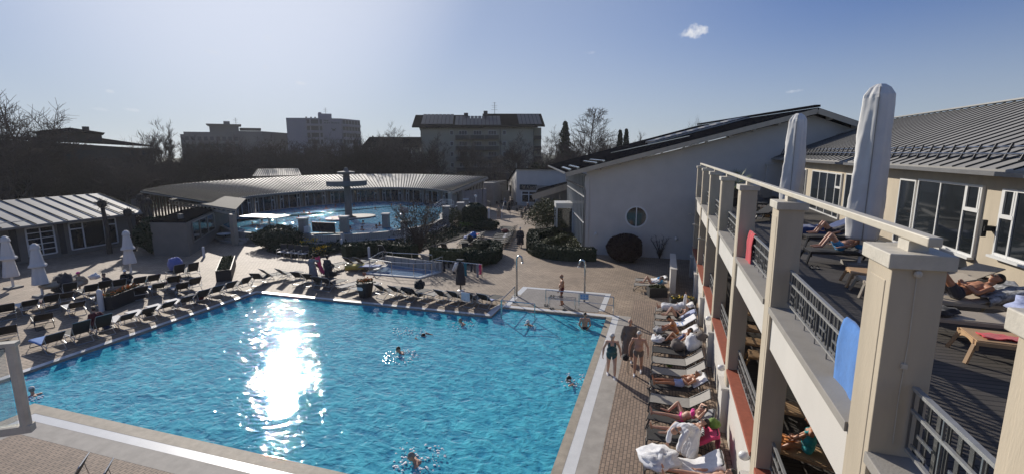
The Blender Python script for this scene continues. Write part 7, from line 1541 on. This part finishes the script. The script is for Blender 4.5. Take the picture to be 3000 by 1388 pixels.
def supine(back=.62, kn='straight', arms='side', hip=1.02, z0=.40):
    """lying on a lounger: feet at y=0, head towards +y"""
    T = V((0, math.cos(back), math.sin(back))); F = V((0, -math.sin(back), math.cos(back))); pel = V((0, hip, z0 + .10)); R = F.cross(T)
    P = dict(pel=pel, T=T, F=F, HU=(0, math.cos(back + .35), math.sin(back + .35)), HF=(0, -math.sin(back + .35), math.cos(back + .35)), ftL=(-.2, -.15, 1), ftR=(.2, -.15, 1), sole=(0, 1, .1))
    for sd, s in (('L', -1), ('R', 1)):
        sx = R.x * s
        if kn == 'both' or (kn == 'one' and sd == 'L'): P['kn' + sd] = pel + V((sx * .10, -.27, .36)); P['an' + sd] = pel + V((sx * .10, -.52, -.02)); P['ft' + sd] = (0, -1, -.1)
        elif kn == 'out' and sd == 'R': P['kn' + sd] = pel + V((sx * .4, -.22, .2)); P['an' + sd] = pel + V((sx * .05, -.5, .0)); P['ft' + sd] = (0, -1, .2)
        else: P['kn' + sd] = pel + V((sx * .11, -.44, .02)); P['an' + sd] = pel + V((sx * .13, -.86, .0))
        sh = pel + T * .44 + R * s * .19
        if arms == 'side': P['el' + sd] = sh - T * .26 + R * s * .08 + F * .02; P['wr' + sd] = P['el' + sd] - T * .24 + R * s * .0 + F * .05
        elif arms == 'belly': P['el' + sd] = sh - T * .22 + R * s * .12 + F * .02; P['wr' + sd] = P['el' + sd] - R * s * .2 - T * .08 + F * .12
        elif arms == 'head': P['el' + sd] = sh + T * .12 + R * s * .25 + F * .06; P['wr' + sd] = P['el' + sd] + T * .12 - R * s * .22 + F * .02
        elif arms == 'up': 
            if sd == 'L': P['el' + sd] = sh + V((0, 0, .3)) ; P['wr' + sd] = P['el' + sd] + V((0, .02, .27))
            else: P['el' + sd] = sh - T * .22 + R * s * .12; P['wr' + sd] = P['el' + sd] - R * s * .2 - T * .08 + F * .12
    return P
def on(lo): return lo.location, lo.rotation_euler.z
def face_to(p, q): d = V(q) - V(p); return math.atan2(d.y, d.x) - math.pi / 2
# --- bathers on the right row
l_, a_ = on(RR['a']); person('man in a white bathrobe lying with one arm stretched straight up', l_, a_, supine(.55, 'straight', 'up'), 'skin', 'hair_grey', wear=[('robe', 'towel_white')])
l_, a_ = on(RR['b']); person('woman in black with a white cap lying with knees drawn up', l_, a_, supine(.62, 'both', 'belly'), 'skin', 'hair_dark', wear=[('swimsuit', 'cloth_black')], female=True, hat='towel_white', glasses=True)
P = dict(pel=(0, .95, .5), T=(0, -.38, .9), F=(0, -.9, -.3), HU=(0, -.7, .6), HF=(0, -.6, -.8), knL=(-.16, .55, .72), anL=(-.14, .2, .42), knR=(.16, .52, .74), anR=(.15, .16, .42), ftL=(0, -1, -.1), ftR=(0, -1, -.1), elL=(-.26, .55, .62), wrL=(-.12, .3, .6), elR=(.26, .55, .62), wrR=(.12, .28, .58))
l_, a_ = on(RR['d']); person('sunburnt woman in an orange-brown bikini sitting bent forward with a dark bun', l_, a_, P, 'skin_tan', 'hair_dark', wear=[('bikini_bottom', 'cloth_orange'), ('bikini_top', 'cloth_orange')], female=True)
l_, a_ = on(RR['e']); person('woman in a blue bikini with dark hair reclining beside the white towel heap', l_, a_, supine(.75, 'one', 'side'), 'skin_tan', 'hair_dark', wear=[('swimsuit', 'towel_navy')], female=True, hairlen=.06)
l_, a_ = on(RR['i']); person('man in white and blue shorts lying with folded hands and sunglasses', l_, a_, supine(.5, 'straight', 'belly'), 'skin_tan', 'hair_white', wear=[('shorts', 'cloth_lightblue')], glasses=True, belly=.02)
l_, a_ = on(RR['k']); person('woman in a pink bikini lying with one knee bent and an arm over her head', l_, a_, supine(.5, 'out', 'head'), 'skin', 'hair_dark', wear=[('bikini_bottom', 'cloth_pink'), ('bikini_top', 'cloth_pink')], female=True, belly=.02, glasses=True)
l_, a_ = on(RR['l']); person('woman with sunglasses lying under a black and white striped cloth', l_, a_, supine(.6, 'one', 'belly'), 'skin', 'hair_dark', wear=[('bikini_bottom', 'cloth_black')], female=True, belly=.02, glasses=True, hairlen=.08)
o = towel_on(RR['l'], 'black and white striped cloth over the chest of the woman with sunglasses', 'cloth_stripe', 1.1, 1.55, .1, .62, .3, name='striped_cloth', cat='cloth'); o.location += V((0, 0, .24))
st_ = bpy.data.materials['cloth_stripe'].node_tree; wv = st_.nodes.new('ShaderNodeTexWave'); wv.inputs['Scale'].default_value = 7; wv.bands_direction = 'DIAGONAL'; tcw = st_.nodes.new('ShaderNodeTexCoord'); rr_ = st_.nodes.new('ShaderNodeValToRGB'); rr_.color_ramp.interpolation = 'CONSTANT'; rr_.color_ramp.elements[0].color = (.02, .02, .02, 1); rr_.color_ramp.elements[1].position = .5; rr_.color_ramp.elements[1].color = (.7, .7, .68, 1)
st_.links.new(tcw.outputs['Object'], wv.inputs[0]); st_.links.new(wv.outputs['Fac'], rr_.inputs[0]); st_.links.new(rr_.outputs[0], st_.nodes['Principled BSDF'].inputs['Base Color'])
l_, a_ = on(RR['o']); person('bather wrapped in a white towel with knees up beside the low white wall', l_, a_, supine(.4, 'both', 'side'), 'skin', 'hair_brown', wear=[('shirt', 'towel_white')])
heap('blue_bag', 'light blue striped bag beside the bather wrapped in a white towel', RR['o'].matrix_basis @ V((-.2, 1.5, .42)), 'cloth_sky', .2, .4, 'bag', 4)
l_, a_ = on(RR['m']); person('dark-haired bather mostly cut off by the bottom edge on the white towel lounger', (l_.x + .35, l_.y - .55, 0), a_, supine(.3, 'straight', 'side'), 'skin', 'hair_dark')
# man in white robe bending over the nearest lounger
q = V((.95, 12.75, 0))
P = dict(pel=(0, -.12, .92), T=(-.1, .85, .38), F=(0, .38, -.85), HU=(0, .9, -.1), HF=(0, .2, -1), knL=(-.13, -.02, .5), anL=(-.13, -.12, .09), knR=(.13, 0, .5), anR=(.13, -.08, .09), elL=(-.25, .45, .85), wrL=(-.2, .5, .6), elR=(.22, .45, .85), wrR=(.15, .55, .58), ftL=(0, 1, -.1), ftR=(0, 1, -.1), bend=1, palmL=(0, 0, -1), palmR=(0, 0, -1))
person('elderly man in a white terry bathrobe bending down over the nearest lounger', q, face_to(q, (.1, 12.1, 0)), P, 'skin', 'hair_grey', wear=[('robe', 'towel_white')], bald=2)
# --- walkers on the path
q = G(1790, 1100); q.z = .008; person('woman in a dark teal swimsuit with white hair walking along the pool edge', q, face_to(q, (0, 0, 0)) + .1, stand(.16, ((-.27, 0, 0), (.27, 0, 0))), 'skin_pale', 'hair_white', wear=[('swimsuit', 'cloth_teal'), ('shoe', 'towel_white')], female=True, belly=.06, scale=.98, vox=.011).scale = (1.14, 1.14, .98)
q = G(1868, 1095); q.z = .008; wm = person('elderly man in brown swim trunks with white hair walking with a cane', q, face_to(q, (0, 0, 0)) - .05, stand(-.14, ((-.30, .02, .02), (.30, -.02, 0))), 'skin', 'hair_white', wear=[('trunks', 'cloth_brown'), ('shoe', 'towel_white')], belly=.06, vox=.011); wm.scale = (1.1, 1.12, 1)
cn = thing('walking_cane', 'dark walking cane held by the man in brown swim trunks', 'cane', q + Matrix.Rotation(wm.rotation_euler.z, 3, 'Z') @ V((.36, .12, 0))); b = MB(); b.tube([(0, .1, 0), (0, 0, .78)], .012, 8); b.build('shaft', 'frame_dark', cn, world=False); b = MB(); b.tube([(0, -.07, .80), (0, 0, .80), (0, .07, .79)], .017, 8); b.build('handle', 'frame_dark', cn, world=False)
heap('hand_bag', 'small dark bag hanging from the hand of the man with the cane', cn.location + V((-.1, 0, .55)), 'cloth_black', .13, .22, 'bag', 3)
q = G(1842, 1055); q.z = .008; person('bald man in a dark striped bathrobe walking behind the elderly couple', q, face_to(q, (0, 0, 0)), stand(.12), 'skin', 'hair_grey', wear=[('robe', 'cloth_brown'), ('shoe', 'towel_white')], bald=2, scale=1.02, vox=.012)
q = G(1646, 892); q.z = .014; person('bald man in dark red swim trunks standing on the shower area by the pool', q, face_to(q, q + V((-1, -.35, 0))), stand(.05, ((-.3, .1, .02), (.25, .02, 0)), head=(-.1, .9, -.5)), 'skin_tan', 'hair_grey', wear=[('shorts', 'cloth_maroon')], bald=2, belly=.05)
# --- in the pool
P = stand(0, ((-.27, .08, .02), (.27, .08, .02)), fore=((.12, .17, -.1), (-.12, .17, -.1)), head=(0, .9, -.45)); q = G(1713, 960, WZ); person('dark-haired man standing waist-deep in the shallow corner of the pool', q - V((0, 0, .92)), face_to(q, (0, 5, 0)), P, 'skin', 'hair_dark', wear=[('shorts', 'cloth_dark')])
def swimmer(label, px, py, rz, hair='hair_dark', skin='skin', depth=.42, T=(0, .75, .6), arm='breast', hat=None, hairlen=0, female=False, wear=()):
    q = G(px, py, WZ); P = dict(pel=(0, -.3, -.28), T=T, F=(0, .6, -.75), HU=(0, .25, 1), HF=(0, 1, -.05), knL=(-.12, -.72, -.38), anL=(-.14, -1.1, -.35), knR=(.12, -.72, -.38), anR=(.14, -1.1, -.35), ftL=(0, -1, -.1), ftR=(0, -1, -.1))
    if arm == 'breast': P.update(elL=(-.35, .2, -.12), wrL=(-.28, .45, -.1), elR=(.35, .2, -.12), wrR=(.28, .45, -.1))
    elif arm == 'crawl': P.update(elL=(-.3, .3, .02), wrL=(-.2, .6, .0), elR=(.45, -.1, .12), wrR=(.5, .2, -.05))
    elif arm == 'back': P.update(elL=(-.35, .3, .05), wrL=(-.5, .55, .15), elR=(.35, .0, -.12), wrR=(.4, -.25, -.1))
    return person(label, q, rz, P, skin, hair, wear=wear, hat=hat, hairlen=hairlen, female=female, vox=.015)
def splash(label, p, r_, n, seed, sy=1.0):
    r = random.Random(seed); b = MB()
    for i in range(n):
        a = r.uniform(0, 6.28); d = r_ * r.random() ** .6; s = r.uniform(.012, .035); c = V((math.cos(a) * d, math.sin(a) * d * sy, r.uniform(.0, .05) + .10 * r.random() ** 3)); b.ell(c, (s * 1.5, s * 1.2, s * .6), 6, 4)
    o = b.build('splash_water', 'foam', None); o.location = p; return tag(o, kind='stuff')
mk('foam', (.85, .88, .9), .15, var=0, spec=1)
swimmer('swimmer with a dark head and spread arms near the far pool edge', 1358, 950, 1.9, 'hair_grey', arm='breast'); splash('', G(1350, 952, WZ), .7, 40, 1)
swimmer('swimmer stretched out doing the crawl in the middle of the pool', 1225, 982, -1.4, 'hair_dark', T=(0, .97, .22), arm='crawl'); splash('', G(1200, 975, WZ), .9, 70, 2, .6)
swimmer('swimmer with a bare head and shoulders above water, left of centre', 1176, 1032, 2.7, 'hair_brown', arm='breast'); splash('', G(1170, 1045, WZ), .8, 80, 3)
swimmer('small bather with a light cap near the pool entry rail', 1551, 952, 2.9, 'hair_dark', arm='breast', hat='towel_white'); splash('', G(1555, 960, WZ), .3, 14, 4)
swimmer('swimmer on the back with one arm raised near the right pool edge', 1680, 1112, 2.4, 'hair_dark', T=(0, .9, .4), arm='back'); splash('', G(1680, 1115, WZ), .6, 40, 5)
swimmer('grey-haired swimmer at the bottom of the pool with wet white splashes', 1222, 1352, 2.2, 'hair_grey', arm='breast'); splash('', G(1225, 1345, WZ), .75, 90, 6)
swimmer('swimmer at the left end of the pool wearing a ruffled light cap', 98, 1160, 1.2, 'hair_grey', arm='breast', hat='umbrella'); splash('', G(92, 1172, WZ), .4, 26, 7)
# --- deck left of centre
q = G(918, 820); q.z = .005; P = stand(0, ((-.28, .03, .05), (.3, .1, .25)), fore=((.0, .1, -.24), (.08, .2, .1))); person('person in a grey check coat holding up a pink towel', q, face_to(q, (-20, 60, 0)), P, 'skin', 'hair_dark', wear=[('robe', 'towel_grey')], female=True)
rows = [[q + V((.15 + .35 * j / 3 + .1 * k, .12, 1.55 - .28 * k + (.12 if j == 3 else 0) * (k == 0))) for j in range(4)] for k in range(5)]; cloth_drape('pink_towel', 'large pink towel held up by the person in the grey check coat', rows, 'towel_pink', 'towel', wr=.05)
q = G(963, 822); q.z = .005; person('person in a long dark plaid robe carrying a black bag', q, face_to(q, (-20, 60, 0)), stand(.08), 'skin', 'hair_dark', wear=[('robe', 'cloth_dark')], hairlen=.05, female=True)
b = MB(); b.box((0, 0, .15), (.45, .16, .3)); b.tube([(-.12, 0, .3), (-.08, 0, .42), (.08, 0, .42), (.12, 0, .3)], .012, 5); o = b.build('hand_bag', 'cloth_black', None); o.location = q + V((.42, -.05, .38)); tag(o, 'large black hand bag carried by the person in the plaid robe', 'bag')
q = G(1524, 724); q.z = .005; person('person in a long dark robe walking away along the brick path', q, face_to(q, q + V((-.2, 1, 0))), stand(.14), 'skin', 'hair_white', wear=[('robe', 'cloth_dark'), ('shoe', 'towel_white')], scale=1.04)
q = G(1434, 597); person('man with a white cap and dark coat standing in front of the board fence', (q.x, q.y, .0), face_to(q, (0, 0, 0)), stand(0), 'skin', 'hair_grey', wear=[('robe', 'cloth_dark')], hat='towel_white', vox=.02)
q = G(1461, 641); person('woman in a beige dress standing on the ramp by the handrail', (q.x, q.y, 0), face_to(q, (0, 0, 0)) + .5, stand(.05), 'skin', 'hair_dark', wear=[('dress', 'cloth_beige'), ('shirt', 'cloth_beige')], female=True, vox=.02)
q = G(1491, 622); person('person in black standing beside the cafe tables', (q.x, q.y, 0), 2.5, stand(.08), 'skin', 'hair_dark', wear=[('robe', 'cloth_black')], vox=.02)
sitP = lambda: dict(pel=(0, 0, .53), T=(0, .12, 1), F=(0, 1, 0), knL=(-.12, .42, .52), anL=(-.12, .45, .1), knR=(.12, .42, .52), anR=(.12, .45, .1), elL=(-.28, .06, .68), wrL=(-.15, .3, .72), elR=(.28, .06, .68), wrR=(.15, .3, .72), ftL=(0, 1, -.1), ftR=(0, 1, -.1), HU=(0, .1, 1))
cafe = [(1539, 632, 2.4, 'cloth_black', None, 'seated guest in black with the back to the pool, front left at the cafe'), (1548, 618, 1.2, 'cloth_dark', 'towel_white', 'seated guest with a white cap behind the cafe table'), (1563, 632, 4.0, 'cloth_black', None, 'seated guest in black in the middle of the cafe group'), (1575, 622, 3.1, 'towel_white', None, 'seated guest in white at the right cafe table'), (1586, 634, 3.6, 'towel_white', None, 'rightmost seated cafe guest in a white top with raised sleeves'), (1480, 606, 1.0, 'towel_grey', 'towel_white', 'seated guest with a light cap at the far left cafe table'), (1499, 603, 4.2, 'cloth_black', None, 'seated guest in black under the side wall of the cafe')]
for px, py, rz, mt, ht_, lb in cafe: q = G(px, py + 3); person(lb, (q.x, q.y, 0), rz, sitP(), 'skin', 'hair_dark', wear=[('shirt', mt), ('long_sleeves', mt), ('trousers', 'cloth_dark')], hat=ht_, vox=.02)
# --- left field bathers
for px, py, rz, mt, ht_, lb in [(246, 828, 3.4, 'cloth_beige', 'cloth_pink', 'bather in a pale top with a pink cap sitting among the left loungers'), (373, 822, 3.9, 'cloth_black', 'towel_white', 'bather in a black coat with a white cap sitting bent on a left lounger'), (322, 832, 3.2, 'cloth_dark', None, 'bather in a dark robe sitting between the pink cap and the white cap')]:
    q = G(px, py, .37); person(lb, (q.x, q.y, -.1), rz, dict(sitP(), T=(0, .5, .9)), 'skin', 'hair_dark', wear=[('robe', mt)], hat=ht_, vox=.016)
q = RB[2].matrix_basis @ V((0, .9, 0)); person('bather in a dark robe sitting on the third lounger from the blue towel', q, RB[2].rotation_euler.z + 3.1, dict(sitP(), T=(0, .45, .9)), 'skin', 'hair_dark', wear=[('robe', 'cloth_maroon')], vox=.016)
# --- bathers in the round pool: one head and shoulders, copied
rp_ = [(790, 655), (757, 668), (875, 640), (893, 625), (907, 628), (955, 613), (985, 607), (1036, 605), (1098, 614), (1062, 655), (1028, 672), (1062, 673), (1105, 668), (1113, 662), (900, 660), (998, 670), (1160, 640), (1243, 640), (1172, 606), (1146, 604), (1000, 662), (770, 652), (740, 660), (1253, 612), (1210, 609)]
base = None; rr = random.Random(4)
for i, (px, py) in enumerate(rp_):
    q = G(px, py, PZ - .06)
    if base is None:
        P = dict(pel=(0, 0, -.42), T=(0, .1, 1), F=(0, 1, 0), HU=(0, .1, 1), knL=(-.12, .2, -.8), anL=(-.12, .0, -1.1), knR=(.12, .2, -.8), anR=(.12, 0, -1.1), elL=(-.34, .15, -.1), wrL=(-.3, .35, .0), elR=(.34, .15, -.1), wrR=(.3, .35, .0))
        base = person('bather standing shoulder-deep in the glittering round pool', q, .5, P, 'skin_tan', 'hair_dark', vox=.02, group='bathers in the round pool')
        for ch in list(base.children):
            pass
    else: dup(base, q, rr.uniform(0, 6.28), 'bather standing shoulder-deep in the glittering round pool')
# --- roof terrace
l_, a_ = on(t3); P = supine(.38, 'both', 'belly', 1.0, .38); person('man with sunglasses lying on his back with bare chest and dark shorts on the terrace', l_, a_, P, 'skin_tan', 'hair_dark', wear=[('shorts', 'cloth_dark')], glasses=True, vox=.009)
b = on_lounger(t3, 1.35, 2.3, .12, .4, .05, .42); cloth_drape('patterned_towel', 'black and white leaf-patterned towel under the head of the man with sunglasses', b, 'pattern_bw', 'towel', wr=.045) if 'pattern_bw' in MT else None
l_, a_ = on(t6); person('bather in bright blue shorts lying with knees drawn up by the parasol pole', l_, a_, supine(.45, 'both', 'side', .85, .38), 'skin', 'hair_dark', wear=[('shorts', 'cloth_sky')], vox=.011)
heap('blue_shirt', 'bright blue shirt on the dark lounger of the bather in blue shorts', t6.matrix_basis @ V((.15, 1.35, .45)), 'cloth_sky', .2, .2, 'clothes', 5)
l_, a_ = on(t7); person('bather with a white hat lying with knees up under a dark patterned cloth', l_, a_, supine(.45, 'both', 'side', .8, .38), 'skin', 'hair_dark', wear=[('shorts', 'cloth_dark'), ('shirt', 'cloth_dark')], hat='towel_white', vox=.012)
l_, a_ = on(t9); person('reader in a grey cloth lying on a lounger by the terrace window wall', l_, a_, supine(.5, 'straight', 'belly', 1.0, .38), 'skin', 'hair_brown', wear=[('shirt', 'towel_grey'), ('shorts', 'towel_navy')], glasses=True, vox=.012)
# lower floor
l_, a_ = on(t12); P = dict(pel=(0, .62, .5), T=(.1, .1, 1), F=(0, -1, .1), HU=(0, -.2, 1), knL=(-.2, .22, .55), anL=(-.22, .0, .1), knR=(.24, .2, .5), anR=(.3, -.15, .1), ftL=(0, -1, -.1), ftR=(.2, -1, -.1), elL=(-.25, .49, .72), wrL=(-.08, .3, .56), elR=(.25, .47, .7), wrR=(.1, .28, .56))
person('woman in a turquoise swimsuit sitting with clasped hands on the lower floor', l_, a_, P, 'skin_tan', 'hair_dark', wear=[('swimsuit', 'cloth_aqua')], female=True, belly=.04, vox=.010)
bpy.data.scenes.remove(tmp_sc)
# ================================================================ AIR
hm = bpy.data.materials.new('haze'); hm.use_nodes = True; t = hm.node_tree; t.nodes.clear(); o_ = t.nodes.new('ShaderNodeOutputMaterial'); pv = t.nodes.new('ShaderNodeVolumePrincipled'); pv.inputs['Color'].default_value = (.93, .95, 1.0, 1); pv.inputs['Density'].default_value = .00022; pv.inputs['Anisotropy'].default_value = .35; t.links.new(pv.outputs[0], o_.inputs['Volume'])
MT['haze'] = hm; b = MB(); b.b2(-950, 950, -350, 1550, -3.0, 26); tag(b.build('haze', 'haze'), kind='stuff')
